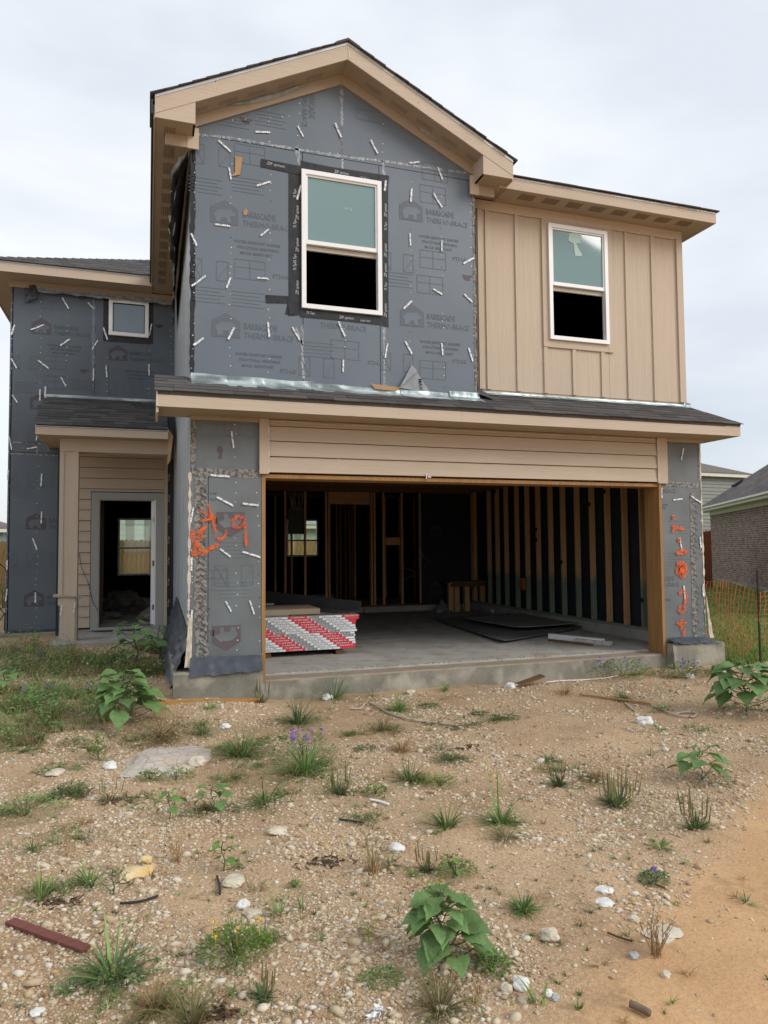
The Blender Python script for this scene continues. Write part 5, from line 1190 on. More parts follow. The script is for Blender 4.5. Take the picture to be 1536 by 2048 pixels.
# drywall bundles: one top-level object per taped pair
SY, SXR, SZ, ROW = 1.372, 1.40, 0.105, 0.0318
for i in range(3):
    mb = MB().box(-.75+i*.95, -.66+i*.95, SY+.03, SY+1.18, FZ, SZ-.002)
    thing('support_timber', mb, m_wooddark, (-.7+i*.95, SY+.5, FZ), 'dark timber bearer under the plasterboard stack, %s from the left jamb' % ORD[i], 'timber', 'bearers under the board stack')
for i in range(14):
    z = SZ+i*ROW; off = rnd.uniform(-.012, .012)+(0.035 if i in (13, 12) else 0.0)+(.02 if i > 6 else 0); oy = rnd.uniform(-.006, .006)
    x1 = SXR+off; x0 = x1-2.13
    e = empty('drywall_sheet', (x1-1.0, SY+.6+oy, z), 0, 'taped pair of grey plasterboards, %s from the bottom of the stack by the left jamb' % ORD[i], 'plasterboard', 'plasterboard stacked inside the garage')
    L0 = e.location
    mb = MB(); mb.box(x0-L0.x, x1-L0.x-.004, -.597, .60, 0, ROW-.0015); mk('board', mb, m_gyp, e)
    # end tape: red and silver lengths, staggered course by course, with print
    yf = -.6045
    ph = (-0.043*(i % 7))+(0.48 if i < 7 else 0)
    segs = []; x = x1-L0.x
    period = .72; edges = []
    k0 = SXR-L0.x+.02
    xs = k0+.06+ (6-(i % 7))*.046-(.0 if i >= 7 else .30)
    # red lengths end at xs, xs-.72 ...
    reds = [(xs-.26-j*.72, xs-j*.72) for j in range(-1, 4)]
    mb = MB(); mr_ = MB(); lo, hi = x0-L0.x, x1-L0.x
    cuts = sorted(set([lo, hi]+[min(hi, max(lo, c)) for r_ in reds for c in r_]))
    for a, b in zip(cuts[:-1], cuts[1:]):
        if b-a < .002: continue
        mid = (a+b)/2; isr = any(r0 < mid < r1 for r0, r1 in reds)
        mk('end_tape', MB().box(a+.0005, b-.0005, yf, -.5975, .003, ROW-.004), m_red if isr else m_greytape, e)
    for j, (r0, r1) in enumerate(reds):
        c = (r0+r1)/2
        if lo < r0+.03 and r1-.02 < hi: wt('tape_lettering', 'FIRE REY X', c-.09 if j % 2 else c+.09, (.007 if j % 2 else ROW-.008), yf-.001, .020, m_paleink, e, 0 if j % 2 else math.pi, .18, True)
        g0 = r1; 
        for (t_, o_, w_) in (('PANEL REY', .02, .13), ('5/8"x12\' TE6', .19, .20)):
            if lo < g0+o_ and g0+o_+w_ < hi-.01:
                if t_[0] == 'P':
                    mk('tape_lettering', MB().box(g0+o_-.005, g0+o_+w_+.005, yf-.0012, yf-.0002, .006, ROW-.007), m_ink, e)
                    wt('tape_lettering', t_, g0+o_, .009, yf-.002, .016, m_greytape, e, 0, w_, True)
                else: wt('tape_lettering', t_, g0+o_, .008, yf-.001, .020, m_ink, e, 0, w_, True)
SZT = SZ+14*ROW
# things lying on the stack
a = onY(533, 1213, SY+.15); 
thing('tan_panel', MB().box(-.70, .98, SY+.22, SY+.95, SZT+.001, SZT+.075), mat('tan_board', (.40, .32, .23), (.33, .26, .18), 4, .8), (.1, SY+.5, SZT), 'flat tan box panel lying on the stack of plasterboard', 'panel')
thing('rubble_dust', MB().box(.55, 1.30, SY+.06, SY+.16, SZT+.0005, SZT+.012), mat('brown_scraps', (.16, .12, .08), (.05, .04, .03), 30, .9), (.9, SY+.1, SZT), 'brown scraps scattered along the edge on top of the plasterboard stack', 'scraps')
mb = MB(); A = Vector((1.50, SY+.10, SZT+.03)); B_ = Vector((.35, SY+1.9, SZT+.10))
mb.sheet([A, B_, B_+Vector((.03, .02, .15)), A+Vector((.02, 0, .13))], .004); mb.sheet([A+Vector((-.20, .02, -.02)), B_+Vector((-.2, 0, -.05)), B_, A], .004)
thing('metal_channel', mb, m_metalsheet, tuple(A), 'long bent grey metal channel lying across the plasterboard stack', 'metal channel')
mb = MB().box(-.7, .5, SY+1.02, SY+1.18, SZT+.08, SZT+.10)
thing('white_strip', mb, m_gyp, (-.1, SY+1.1, SZT+.08), 'pale trim strip lying at the back on top of the plasterboard stack', 'trim strip')
# curled boards on the floor
def curled(corners, curl, name, label, mt, n=14, t=.012):
    A, B, C, D = [Vector(c) for c in corners]; vs = []; fs = []
    for j in range(n+1):
        for i in range(n+1):
            u, v = i/n, j/n; p = A.lerp(B, u).lerp(D.lerp(C, u), v)
            p.z += curl*((2*u-1)**6*.35+(2*v-1)**6*.3)+.012*mn.noise(Vector((u*3, v*3, curl*50))); vs.append(p)
    m = len(vs); vs += [v+Vector((0, 0, t)) for v in vs]
    q = lambda j, i: j*(n+1)+i
    for j in range(n):
        for i in range(n):
            fs += [(q(j, i), q(j+1, i), q(j+1, i+1), q(j, i+1)), (m+q(j, i), m+q(j, i+1), m+q(j+1, i+1), m+q(j+1, i))]
    for i in range(n):
        fs += [(q(0, i), q(0, i+1), m+q(0, i+1), m+q(0, i)), (q(n, i+1), q(n, i), m+q(n, i), m+q(n, i+1)), (q(i+1, 0), q(i, 0), m+q(i, 0), m+q(i+1, 0)), (q(i, n), q(i+1, n), m+q(i+1, n), m+q(i, n))]
    return thing(name, MB().add(vs, fs), mt, tuple((A+C)/2), label, 'board')
P4 = lambda *l: [onZ(x, y, FZ+.012) for x, y in l]
curled(P4((868, 1240), (1007, 1287), (1166, 1257), (1030, 1230)), .05, 'loose_board', 'large dark board lying flat on the garage floor under a second board', m_gypdark)
q = [onZ(x, y, FZ+.075) for x, y in ((930, 1239), (1037, 1259), (1190, 1246), (1060, 1228))]
curled(q, .05, 'loose_board', 'curled grey board with a pale edge, lying on top of the dark board', mat('grey_board_top', (.25, .245, .235), (.18, .175, .17), 3, .8))
a, b = onZ(1100, 1272, FZ+.04), onZ(1206, 1283, FZ+.04)
thing('white_trim_piece', MB().beam(a, b, .09, .075), m_white, tuple(a), 'long white painted timber offcut on the garage floor beside the dark board', 'timber')
a, b = onZ(1150, 1281, FZ+.03), onZ(1222, 1287, FZ+.03)
thing('white_trim_piece', MB().beam(a, b, .09, .055), mat('worn_white', (.55, .53, .50), (.35, .32, .28), 12, .7), tuple(a), 'short worn white timber offcut at the right end of the longer white one', 'timber')
a, b = onZ(1098, 1280, FZ+.015), onZ(1185, 1290, FZ+.015)
thing('wood_offcut', MB().beam(a, b, .06, .03), m_wooddark, tuple(a), 'thin brown wood strip lying in front of the white timber offcut', 'timber')
# low sawhorse
bp_ = onZ(938, 1221, FZ); bz = .62
sh = empty('sawhorse', (bp_.x, bp_.y, FZ), 0, 'low brown wooden work bench standing at the back of the garage', 'bench')
mk('bench_top', MB().box(-.55, .60, -.18, .24, .62, .66), m_wooddark, sh)
mk('rail', MB().box(-.5, .55, -.16, -.12, .54, .615), m_wooddark, sh)
for x in (-.48, -.34, -.10, .28, .46): mk('leg', MB().box(x-.06, x+.05, -.15+(.25 if x in (-.36, .46) else 0), -.07+(.25 if x in (-.36, .46) else 0), 0, .619), m_wood, sh)
for x in (-.52, .52): mk('foot', MB().box(x-.05, x+.04, -.16, .22, .0, .04), m_wooddark, sh)
a = onZ(884, 1224, FZ); mb = MB(); r2 = random.Random(5)
rings = []
for j in range(7):
    t = j/6; r = .17*(1-t)**.8+.008
    rings.append([(a.x+math.cos(k*.52)*r*(1+.3*r2.uniform(-1, 1)), a.y+math.sin(k*.52)*r*(1+.3*r2.uniform(-1, 1)), FZ+.27*t) for k in range(12)])
vs = [v for r_ in rings for v in r_]; fs = [(j*12+k, j*12+(k+1) % 12, (j+1)*12+(k+1) % 12, (j+1)*12+k) for j in range(6) for k in range(12)]
thing('plastic_bag', MB().add(vs, fs), mat('clear_bag', (.22, .22, .23), (.12, .12, .13), 12, .35, spec=.6), (a.x, a.y, FZ), 'crumpled translucent plastic bag standing beside the sawhorse bench', 'bag')
a = onZ(1000, 1226, FZ); mb = MB()
for k in range(26):
    c = a+Vector((rnd.uniform(-.2, .2), rnd.uniform(-.1, .1), .02+rnd.uniform(0, .07))); d = Vector((rnd.uniform(-1, 1), rnd.uniform(-1, 1), rnd.uniform(-1, 1))).normalized()*.03
    mb.obox(c, d, d.orthogonal()*.6, d.cross(d.orthogonal()).normalized()*.006)
thing('foil_scraps', mb, m_tie, (a.x, a.y, FZ), 'small heap of crumpled foil scraps on the floor behind the grey board', 'scraps')
a = onX(1045, 1168, 5.6); thing('tool_bag', MB().obox(a, (.0, .06, 0), (.03, 0, 0), (0, 0, .11)), mat('orange_tool', (.30, .13, .04), None, 5, .6), tuple(a-Vector((0, 0, .11))), 'small orange-brown holder hanging on a stud of the right garage wall', 'tool holder')
# rubble inside the entry
def rock_mesh(r, seed, flat=.6, sub=2, jit=.25):
    import bmesh
    bm = bmesh.new(); bmesh.ops.create_icosphere(bm, subdivisions=sub, radius=r)
    for v in bm.verts:
        n = v.co.normalized(); k = 1+jit*1.6*mn.noise(n*1.3+Vector((seed*3.1, seed, 0)))+jit*.6*mn.noise(n*3.7+Vector((seed, 0, seed)))
        v.co = n*r*k; v.co.z *= flat
    me = bpy.data.meshes.new('rock'); bm.to_mesh(me); bm.free(); return me
m_rock = mat('limestone', (.62, .56, .45), (.44, .38, .28), 12, .9, .6, 40, contrast=(.3, .7))
m_rockw = mat('white_stone', (.74, .73, .70), (.56, .55, .52), 14, .9, .6, 40)
m_rocky = mat('yellow_stone', (.62, .42, .16), (.66, .54, .34), 9, .9, .6, 40, contrast=(.4, .6))
m_rockg = mat('grey_stone', (.42, .42, .42), (.3, .3, .3), 14, .9, .5, 40)
def rock(px, py, wpx, flat, seed, label, mt, cat='rock', z=None, ax_=1.0, rz=0, sink=.35, sub=3, group=None):
    p = G(px, py) if z is None else onZ(px, py, z); d = (p-CAM).dot(_f); r = wpx/FPX*d/2
    me = rock_mesh(r, seed, flat, sub); me.materials.append(mt)
    for v in me.vertices: v.co.y *= ax_; v.co.z += r*flat*(1-sink)*.8
    o = mk('rock', me, None, None, p, (0, 0, rz), label=label, category=cat)
    if group: o['group'] = group
    return o
m_rubble = mat('grey_rubble', (.20, .185, .17), (.12, .11, .10), 6, .95, .5, 20)
o = rock(210, 1238, 60, .35, 3, 'low flat pile of rubble inside the doorway on the left', m_rubble, 'rubble', .15)
o = rock(245, 1222, 80, .7, 4, 'dark heap of debris standing on the entry floor under the window', m_rubble, 'rubble', .15)
o = rock(303, 1240, 60, .5, 5, 'pale broken slab piece lying just inside the doorway on the right', mat('pale_rubble', (.30, .28, .25), (.2, .18, .16), 8, .9), 'rubble', .15)
o = rock(245, 1196, 60, .6, 6, 'dark bundle lying on the entry room floor beneath the window', mat('dark_cloth', (.07, .065, .055), (.04, .035, .03), 8, .9), 'bundle', .15)

# ================================================================== neighbours
m_brick = mat('brown_brick', (.27, .185, .16), (.18, .125, .11), 25, .9, .3, 60, objrand=.35)
m_brickfar = mat('brown_brick_mass', (.27, .185, .16), (.18, .125, .11), 25, .9, .3, 60, island=.35)
m_mortar = mat('mortar', (.46, .40, .36), None, 20, .9)
m_trimn = mat('cream_gutter', (.72, .67, .58), (.66, .61, .53), 4, .6)
m_sidn = mat('grey_green_siding', (.265, .265, .245), (.24, .24, .22), 4, .8)
A_ = onZ(1404, 1016, 2.95); B_ = onZ(1536, 983.6, 2.95)
dirn = (B_-A_); dirn.z = 0; dirn.normalize()            # towards the viewer
rz = math.atan2(dirn.y, dirn.x)
far_ = A_-dirn*.9
gz0 = -.12
nb = empty('brick_house', (far_.x, far_.y, gz0), rz, 'single-storey brown brick house with grey shingle roof beside the orange fence', 'house')
# local: +x towards viewer along wall, outer face at y = ? choose side facing us
inward = Vector((dirn.y, -dirn.x, 0))                    # local -y
side_ = 1 if (Vector((CAM.x, CAM.y, 0))-Vector((far_.x, far_.y, 0))).dot(Vector((-dirn.y, dirn.x, 0))) > 0 else -1
Ln = 16.0; hW = 2.95-gz0-.0; s = side_; ov = .40
yo = -s*ov                                               # wall face set back under the eave
def yb(a, b): a, b = yo-s*a, yo-s*b; return (min(a, b), max(a, b))
mk('wall_backing', MB().box(ov, Ln, *yb(.012, .3), -1, hW-.02), m_mortar, nb)
bl, bh, jt = .19, .055, .018
brick_me = MB().box(-bl/2, bl/2, 0, .09, 0, bh).mesh('brick')
brick_me.materials.append(m_brick)
half_me = MB().box(-bl/4+.003, bl/4-.003, 0, .09, 0, bh).mesh('brick'); half_me.materials.append(m_brick)
cands = []
cR = Matrix.Rotation(rz, 3, 'Z')
for r_ in range(int((hW-.25)/(bh+jt))):
    z = .22+r_*(bh+jt)
    nb_ = int((Ln-ov)/(bl+jt))
    for c_ in range(nb_):
        x = ov+bl/2+c_*(bl+jt)+(bl/2 if r_ % 2 else 0)
        wpt = cR @ Vector((x, yo, z)) + far_; wpt.z = z+gz0
        d = wpt-CAM; dz_ = d.dot(_f)
        if dz_ < 1: continue
        px_ = 768+FPX*d.dot(CR)/dz_; py_ = 1024-FPX*d.dot(CU)/dz_
        if 1390 < px_ < 1600: cands.append((dz_ if px_ < 1545 else 99, x, z, (bl+jt)))
cands.sort()
mass = MB()
def byy(): return yo-(0 if s > 0 else 0)
for i, (d_, x, z, _) in enumerate(cands):
    prot = rnd.uniform(-.002, .003)
    if i < 300: mk('brick', brick_me, None, nb, (x, (yo-.09 if s > 0 else yo)+s*prot, z))
    else: mass.box(x-bl/2, x+bl/2, *sorted((yo+s*prot, yo-s*.05)), z, z+bh)
mk('brickwork', mass, m_brickfar, nb, kind='stuff')
mk('foundation_ledge', MB().box(ov-.1, Ln, *sorted((yo+s*.10, yo-s*.1)), -1, .20), m_stem, nb)
# eave, gutter, hip roof
ezn = 2.95-gz0
mk('soffit', MB().box(.0, Ln, *sorted((0, yo-s*.02)), ezn-.17, ezn-.15), m_trimn, nb)
mk('fascia', MB().box(.0, Ln, *sorted((0, -s*.02)), ezn-.17, ezn-.02), m_trimn, nb)
mk('gutter', MB().box(-.02, Ln, *sorted((s*.10, s*.002)), ezn-.06, ezn+.0), mat('white_gutter', (.75, .74, .70), None, 4, .5), nb)
mk('frieze_board', MB().box(ov, Ln, *sorted((yo, yo+s*.02)), ezn-.30, ezn-.171), m_trimn, nb)
rp = .72; dep = 10.0
def RP(x, u): return (x, -s*u, ezn+.01+rp*u)
mbx = MB(); half = dep/2
v = [RP(-.05, -.08), RP(Ln, -.08), RP(Ln, half), (half-.05, -s*half, ezn+.01+rp*half), (-.05, -s*(dep+.08), ezn-.03), (Ln, -s*(dep+.08), ezn-.03)]
mbx.add(v, [(0, 1, 2, 3), (0, 3, 4), (3, 2, 5, 4), (1, 5, 2), (0, 4, 5, 1)])
nroof = mk('roof', mbx, m_shinglefar, nb)
mb = MB(); u = 0
while u < 3.5:
    x = u-.3*rnd.random()
    while x < 11:
        w = rnd.uniform(.18, .36); xa = max(x, u-.02)
        if x+w > xa+.03: mb.add([RP(xa, u-.0)[:2]+(RP(xa, u)[2]+.012,), RP(x+w-.003, u)[:2]+(RP(0, u)[2]+.012,), RP(x+w-.003, u+.15)[:2]+(RP(0, u+.15)[2]+.004,), RP(xa, u+.15)[:2]+(RP(0, u+.15)[2]+.004,)], [(0, 1, 2, 3)])
        x += w
    u += .13
mk('shingle_courses', mb, m_shinglefar, nroof, kind='stuff')
# roof vent
def on_roof_local(px, py):
    d = ray(px, py); o_ = CAM-far_; Ri = cR.transposed(); o2 = Ri @ (CAM-Vector((far_.x, far_.y, gz0))); d2 = Ri @ d
    # plane z = ezn+.01+rp*u, u=-s*y
    t = (ezn+.01+rp*(-s*o2.y)-o2.z)/(d2.z-rp*(-s*d2.y)); return o2+d2*t
vp = on_roof_local(1476, 969)
mb = MB(); nn = Vector((0, s*rp, 1)).normalized(); ax1 = Vector((1, 0, 0)); ax2 = nn.cross(ax1)
mb.obox(vp+nn*.07, ax1*.30, ax2*.17, nn*.035); mb.obox(vp+nn*.02, ax1*.2, ax2*.12, nn*.03)
mk('roof_vent', mb, m_ink, nroof)

# two-storey house further back
q1 = onY(1402, 944, 20); 
n2z = 5.3; a = onZ(1395, 944, n2z); b = onZ(1502, 949, n2z)
d2 = (b-a); d2.z = 0; L2 = d2.length; d2.normalize(); rz2 = math.atan2(d2.y, d2.x)
st = a-d2*6.0
nb2 = empty('grey_house', (st.x, st.y, 0), rz2, 'grey-green two-storey house with hipped roof far behind the brick house', 'house')
LL = L2+6.0+.2
mk('wall', MB().box(.3, LL-.3, .3, 9, -1, n2z-.02), m_sidn, nb2)
for i in range(22): mk('siding_board', MB().prism([(.27, n2z-.2-i*.19), (.297, n2z-.02-i*.19), (.299, n2z-.2-i*.19)], .31, LL-.31, 'x'), m_sidn, nb2)
mk('fascia', MB().box(0, LL, 0, .03, n2z-.19, n2z), m_trimn, nb2)
mk('soffit', MB().box(0, LL, .031, .31, n2z-.17, n2z-.15), m_trimn, nb2)
rr = .42; hd = 4.6
v = [(-.05, -.05, n2z+.01), (LL+.05, -.05, n2z+.01), (LL+.05-hd*1.15, hd, n2z+.01+rr*hd), (hd, hd, n2z+.01+rr*hd), (-.05, 2*hd, n2z+.01), (LL+.05, 2*hd, n2z+.01)]
mk('roof', MB().add(v, [(0, 1, 2, 3), (1, 5, 2), (5, 4, 3, 2), (4, 0, 3), (0, 4, 5, 1)]), m_shinglefar, nb2)

# red-stained fence section beside the brick wall
m_redfence = mat('red_stained_picket', (.25, .085, .04), (.18, .06, .03), 7, .85, .3, 20, (6, 6, .6), objrand=.15)
m_cedar = mat('cedar_picket', (.52, .345, .16), (.33, .20, .085), 6, .85, .35, 18, (5, 5, .8), objrand=.28)
pk = {}
def picket_mesh(h, w, mt):
    k = (round(h, 2), w, mt.name)
    if k not in pk:
        mb = MB().prism([(-w/2, 0), (w/2, 0), (w/2, h-.05), (w/2-.03, h), (-w/2+.03, h), (-w/2, h-.05)], -.008, .008); pk[k] = mb.mesh('picket'); pk[k].materials.append(mt)
    return pk[k]
def picket_fence(A, B, h, mt, label, w=.138, gap=.004, group=None):
    A = Vector(A); B = Vector(B); d = B-A; n = int(d.length/(w+gap)); ang = math.atan2(d.y, d.x)
    f_ = empty('wooden_fence', A, ang, label, 'fence'); hs = [h-.01, h, h+.012]
    for i in range(n): mk('picket', picket_mesh(rnd.choice(hs), w, mt), None, f_, ((i+.5)*(w+gap), rnd.uniform(-.004, .004), 0))
    mk('rail', MB().box(0, n*(w+gap), .010, .05, .35, .44).box(0, n*(w+gap), .010, .05, h-.45, h-.36), mt, f_)
    return f_
a = onY(1404, 1166, 11.6); b = onY(1428, 1164, 11.6); gg = ground_z(a.x, a.y)
top = onY(1415, 1062, 11.6).z
a.z = b.z = gg
picket_fence(a-Vector((1.3, 0, 0)), b, top-gg, m_redfence, 'red-brown stained fence panel between the unfinished house and the brick wall', .12)
# cedar fence behind the house and its run to the left
ft = onY(270, 1080, 15.5).z
picket_fence((-9, 15.5, -.15), (9, 15.5, -.15), ft+.15, m_cedar, 'light cedar picket fence behind the house, seen through its rear windows')
a = onY(-60, 1100, 24.0); zt_ = onY(6, 1083, 24).z
picket_fence((-22, 24, -.1), (-9.4, 24, -.1), zt_+.1, mat('cedar_picket_warm', (.60, .34, .12), (.42, .22, .07), 6, .85, .35, 18, (5, 5, .8), objrand=.2), 'orange cedar picket fence at the far left edge behind the grey wing')
# house behind, seen in the windows
m_sage = mat('sage_siding', (.52, .58, .53), (.47, .53, .48), 4, .8)
hb = empty('sage_house', (-3.6, 21.0, -.1), 0, 'pale sage-green house behind the rear fence, seen through the entry doorway', 'house')
mk('wall', MB().box(0, 6.1, 0, 8, 0, 5.4), m_sage, hb)
for i in range(14): mk('siding_board', MB().prism([(-.012, 1.3+i*.2), (-.002, 1.49+i*.2), (-.001, 1.3+i*.2)], .0, 6.1, 'x'), m_sage, hb)
for px in (261, 298):
    x = onY(px, 1060, 21).x+3.6; mk('trim_board', MB().box(x-.13, x+.13, -.05, -.032, .5, 5.4), mat('grey_post', (.30, .31, .28), None, 4, .7) if px == 261 else bpy.data.materials['grey_post'], hb)
mk('roof', MB().add([(-.4, -.4, 5.3), (6.5, -.4, 5.3), (6.5, 8.4, 5.3), (-.4, 8.4, 5.3), (3.2, 4, 7.6)], [(0, 1, 4), (1, 2, 4), (2, 3, 4), (3, 0, 4), (3, 2, 1, 0)]), m_shinglefar, hb)
hc = empty('pale_house', (3.2, 24.0, -.1), 0, 'pale single-storey house with grey roof behind the fence, seen through the kitchen window', 'house')
mk('wall', MB().box(2.2, 12, 0, 8, 0, 2.45), m_sage, hc)
mk('fascia', MB().box(1.7, 12.4, -.4, -.36, 2.42, 2.60), m_trimn, hc)
mk('roof', MB().add([(1.6, -.45, 2.6), (12.5, -.45, 2.6), (12.5, 8.4, 2.6), (1.6, 8.4, 2.6), (5.5, 4, 4.7), (9, 4, 4.7)], [(0, 1, 5, 4), (1, 2, 5), (2, 3, 4, 5), (3, 0, 4), (3, 2, 1, 0)]), mat('pale_roof', (.40, .40, .37), (.3, .3, .28), 12, .9), hc)
# little grey house far left
a = onY(0, 1060, 40); hl = empty('distant_house', (a.x-9, 40, -.1), 0, 'small grey house with shingle roof beyond the orange cedar fence at far left', 'house')
e1 = onY(14, 1058, 40); w_ = e1.x-(a.x-9)
mk('wall', MB().box(0, w_-.2, 0, 8, 0, e1.z+.0), mat('slate_siding', (.26, .29, .32), None, 4, .8), hl)
mk('fascia', MB().box(-.3, w_+.3, -.35, -.3, e1.z-.1, e1.z+.12), m_trimn, hl)
pk_ = onY(0, 1028, 44).z
mk('roof', MB().add([(-.4, -.4, e1.z+.15), (w_+.4, -.4, e1.z+.15), (w_+.4, 8.4, e1.z+.15), (-.4, 8.4, e1.z+.15), (w_-3.8, 4, pk_+.5), (3.5, 4, pk_+.5)], [(0, 1, 4, 5), (1, 2, 4), (2, 3, 5, 4), (3, 0, 5), (3, 2, 1, 0)]), m_shinglefar, hl)
# black service cable at the wing's left edge
mb = MB(); mb.tube([onY(x, y, YW+.3) for x, y in ((-20, 1118), (0, 1128), (10, 1136), (15, 1150))], .012, 6)
thing('black_cable', mb, m_ink, tuple(onY(0, 1128, YW+.3)), 'black cable looping into the left side of the wing at mid height', 'cable')
mb = MB(); mb.tube([onY(x, y, YW+.3) for x, y in ((-20, 1205), (0, 1216), (10, 1230), (9, 1262))], .012, 6)
mb.tube([onY(x, y, YW+.3) for x, y in ((-10, 1250), (0, 1240), (12, 1224))], .010, 6)
thing('black_cable', mb, m_ink, tuple(onY(0, 1216, YW+.3)), 'black cable drooping to the ground beside the bottom left corner of the wing', 'cable')

# ================================================================== orange safety fence
pB = G(1521, 1327)
fence = empty('safety_fence', pB, 0, 'sagging orange plastic mesh safety fence on a dark metal post', 'fence')
pt = onY(1521, 1140, pB.y).z-pB.z
mk('post', MB().tube([(0, 0, -.1), (.0, 0, pt*.5), (.0, .0, pt)], .016, 6), mat('rusty_post', (.03, .022, .022), (.06, .03, .02), 20, .7), fence)
m_mesh = mat('orange_mesh', (.62, .085, .04), (.50, .11, .06), 20, .6)
mb = MB(); yl = .62; xl = onY(1397, 1200, pB.y+yl).x-pB.x; xr_ = 1.2; nx = 34; nzz = 12
hh = onY(1521, 1166, pB.y).z-pB.z
def fp(i, j):
    u = i/nx; v = j/nzz; x = xl*(1-u/.5) if u < .5 else xr_*(u-.5)*2; c = math.exp(-((u-.5)/.13)**2)
    zt = hh+.02*math.sin(u*9); zb_ = .10+.05*math.sin(u*14)
    z = zb_+(zt-zb_)*v; pinch = (0.33-z)*0.0
    z += c*(.55*hh-z)*.22 + .012*mn.noise(Vector((i*.8, j*.9, 2)))
    x += .022*mn.noise(Vector((i*.7, j*.9, 7)))+.05*math.sin(v*7+u*2)*(.4+.6*(1-c))*.6
    return Vector((x, (yl*(1-u/.5) if u < .5 else -.22*(u-.5)*2)+.03*math.sin(u*17+v*3)+.02*mn.noise(Vector((i, j, 0))), z))
for i in range(nx+1):
    for j in range(nzz): a, b = fp(i, j), fp(i, j+1); mb.beam(a, b, rnd.uniform(.004, .010), .003, (0, 1, .1))
mk('vertical_strands', mb, m_mesh, fence, kind='stuff')
mb = MB()
for j in range(nzz+1):
    for i in range(nx): a, b = fp(i, j), fp(i+1, j); mb.beam(a, b, .002, .0022)
mk('horizontal_strands', mb, mat('orange_mesh_thin', (.62, .30, .16), None, 20, .6), fence, kind='stuff')
# ================================================================== vegetation
def leafmat(name, c1, c2, rough=.55, rand=.25, tr=.25):
    m = mat(name, c1, c2, 9, rough, .35, 30, island=rand, spec=.35, objrand=.22)
    n = m.node_tree.nodes; l = m.node_tree.links; b = n['Principled BSDF']
    t = n.new('ShaderNodeBsdfTranslucent'); mx = n.new('ShaderNodeMixShader'); mx.inputs[0].default_value = tr
    src = b.inputs['Base Color'].links[0].from_socket; l.new(src, t.inputs[0])
    l.new(b.outputs[0], mx.inputs[1]); l.new(t.outputs[0], mx.inputs[2]); l.new(mx.outputs[0], n['Material Output'].inputs[0]); return m
m_leaf = leafmat('broad_leaf', (.18, .30, .10), (.105, .195, .065))
m_leafl = leafmat('light_leaf', (.17, .28, .07), (.11, .21, .05))
m_grass = leafmat('green_grass', (.19, .29, .085), (.11, .185, .05), rand=.45)
m_grassd = leafmat('dark_grass', (.13, .21, .075), (.075, .135, .048), rand=.4)
m_lime = leafmat('lime_weed', (.20, .30, .055), (.12, .22, .04), rand=.3)
m_dry = leafmat('dry_grass', (.42, .29, .14), (.25, .15, .07), .8, .4, .15)
m_drydark = leafmat('dead_dark_stems', (.10, .055, .03), (.05, .03, .018), .8, .4, .05)
m_olive = leafmat('olive_grass', (.27, .245, .11), (.17, .165, .07), .7, .4)
m_purple = leafmat('purple_petals', (.33, .16, .62), (.24, .10, .48), .6, .2, .3)
m_yellow = leafmat('yellow_flower', (.75, .50, .04), (.6, .38, .03), .6, .2, .2)
m_stem = m_stem
m_stalk = mat('green_stalk', (.10, .13, .05), (.07, .09, .035), 8, .7)
m_stalkp = mat('purple_stalk', (.10, .06, .045), (.07, .05, .035), 8, .7)

def leaf_mesh(k, mt, narrow=1.0):
    r2 = random.Random(k*13+1); mb = MB(); vs = []; fs = []; n = 7
    drop = r2.uniform(.25, .6)
    prof = [0.10, .40, .50, .46, .36, .22, .09, .01]
    for i in range(n+1):
        t = i/n; w = prof[i]*narrow*(1+.10*r2.uniform(-1, 1)); x = t-.04 if i else -.05
        z = -drop*t*t*.7+.10*math.sin(t*2.5)
        for j, s_ in enumerate((-1, -.5, 0, .5, 1)):
            back = -.10*abs(s_) if i < 2 else 0
            vs.append((x+back*(1.5 if i == 0 else 1), s_*w*(1+.05*r2.uniform(-1, 1)), z+.16*abs(s_)*w*(1.2)+.02*r2.uniform(-1, 1)))
    for i in range(n):
        for j in range(4): fs.append((i*5+j, (i+1)*5+j, (i+1)*5+j+1, i*5+j+1))
    mb.add(vs, fs); me = mb.mesh('leaf'); me.materials.append(mt); me.polygons.foreach_set('use_smooth', [True]*len(me.polygons)); return me
_leaf = {}
def leaf(mt, narrow=1.0):
    k = (rnd.randrange(6), mt.name, narrow)
    if k not in _leaf: _leaf[k] = leaf_mesh(k[0], mt, narrow)
    return _leaf[k]
def hpx(p, px): return px/FPX*(p-CAM).dot(_f)
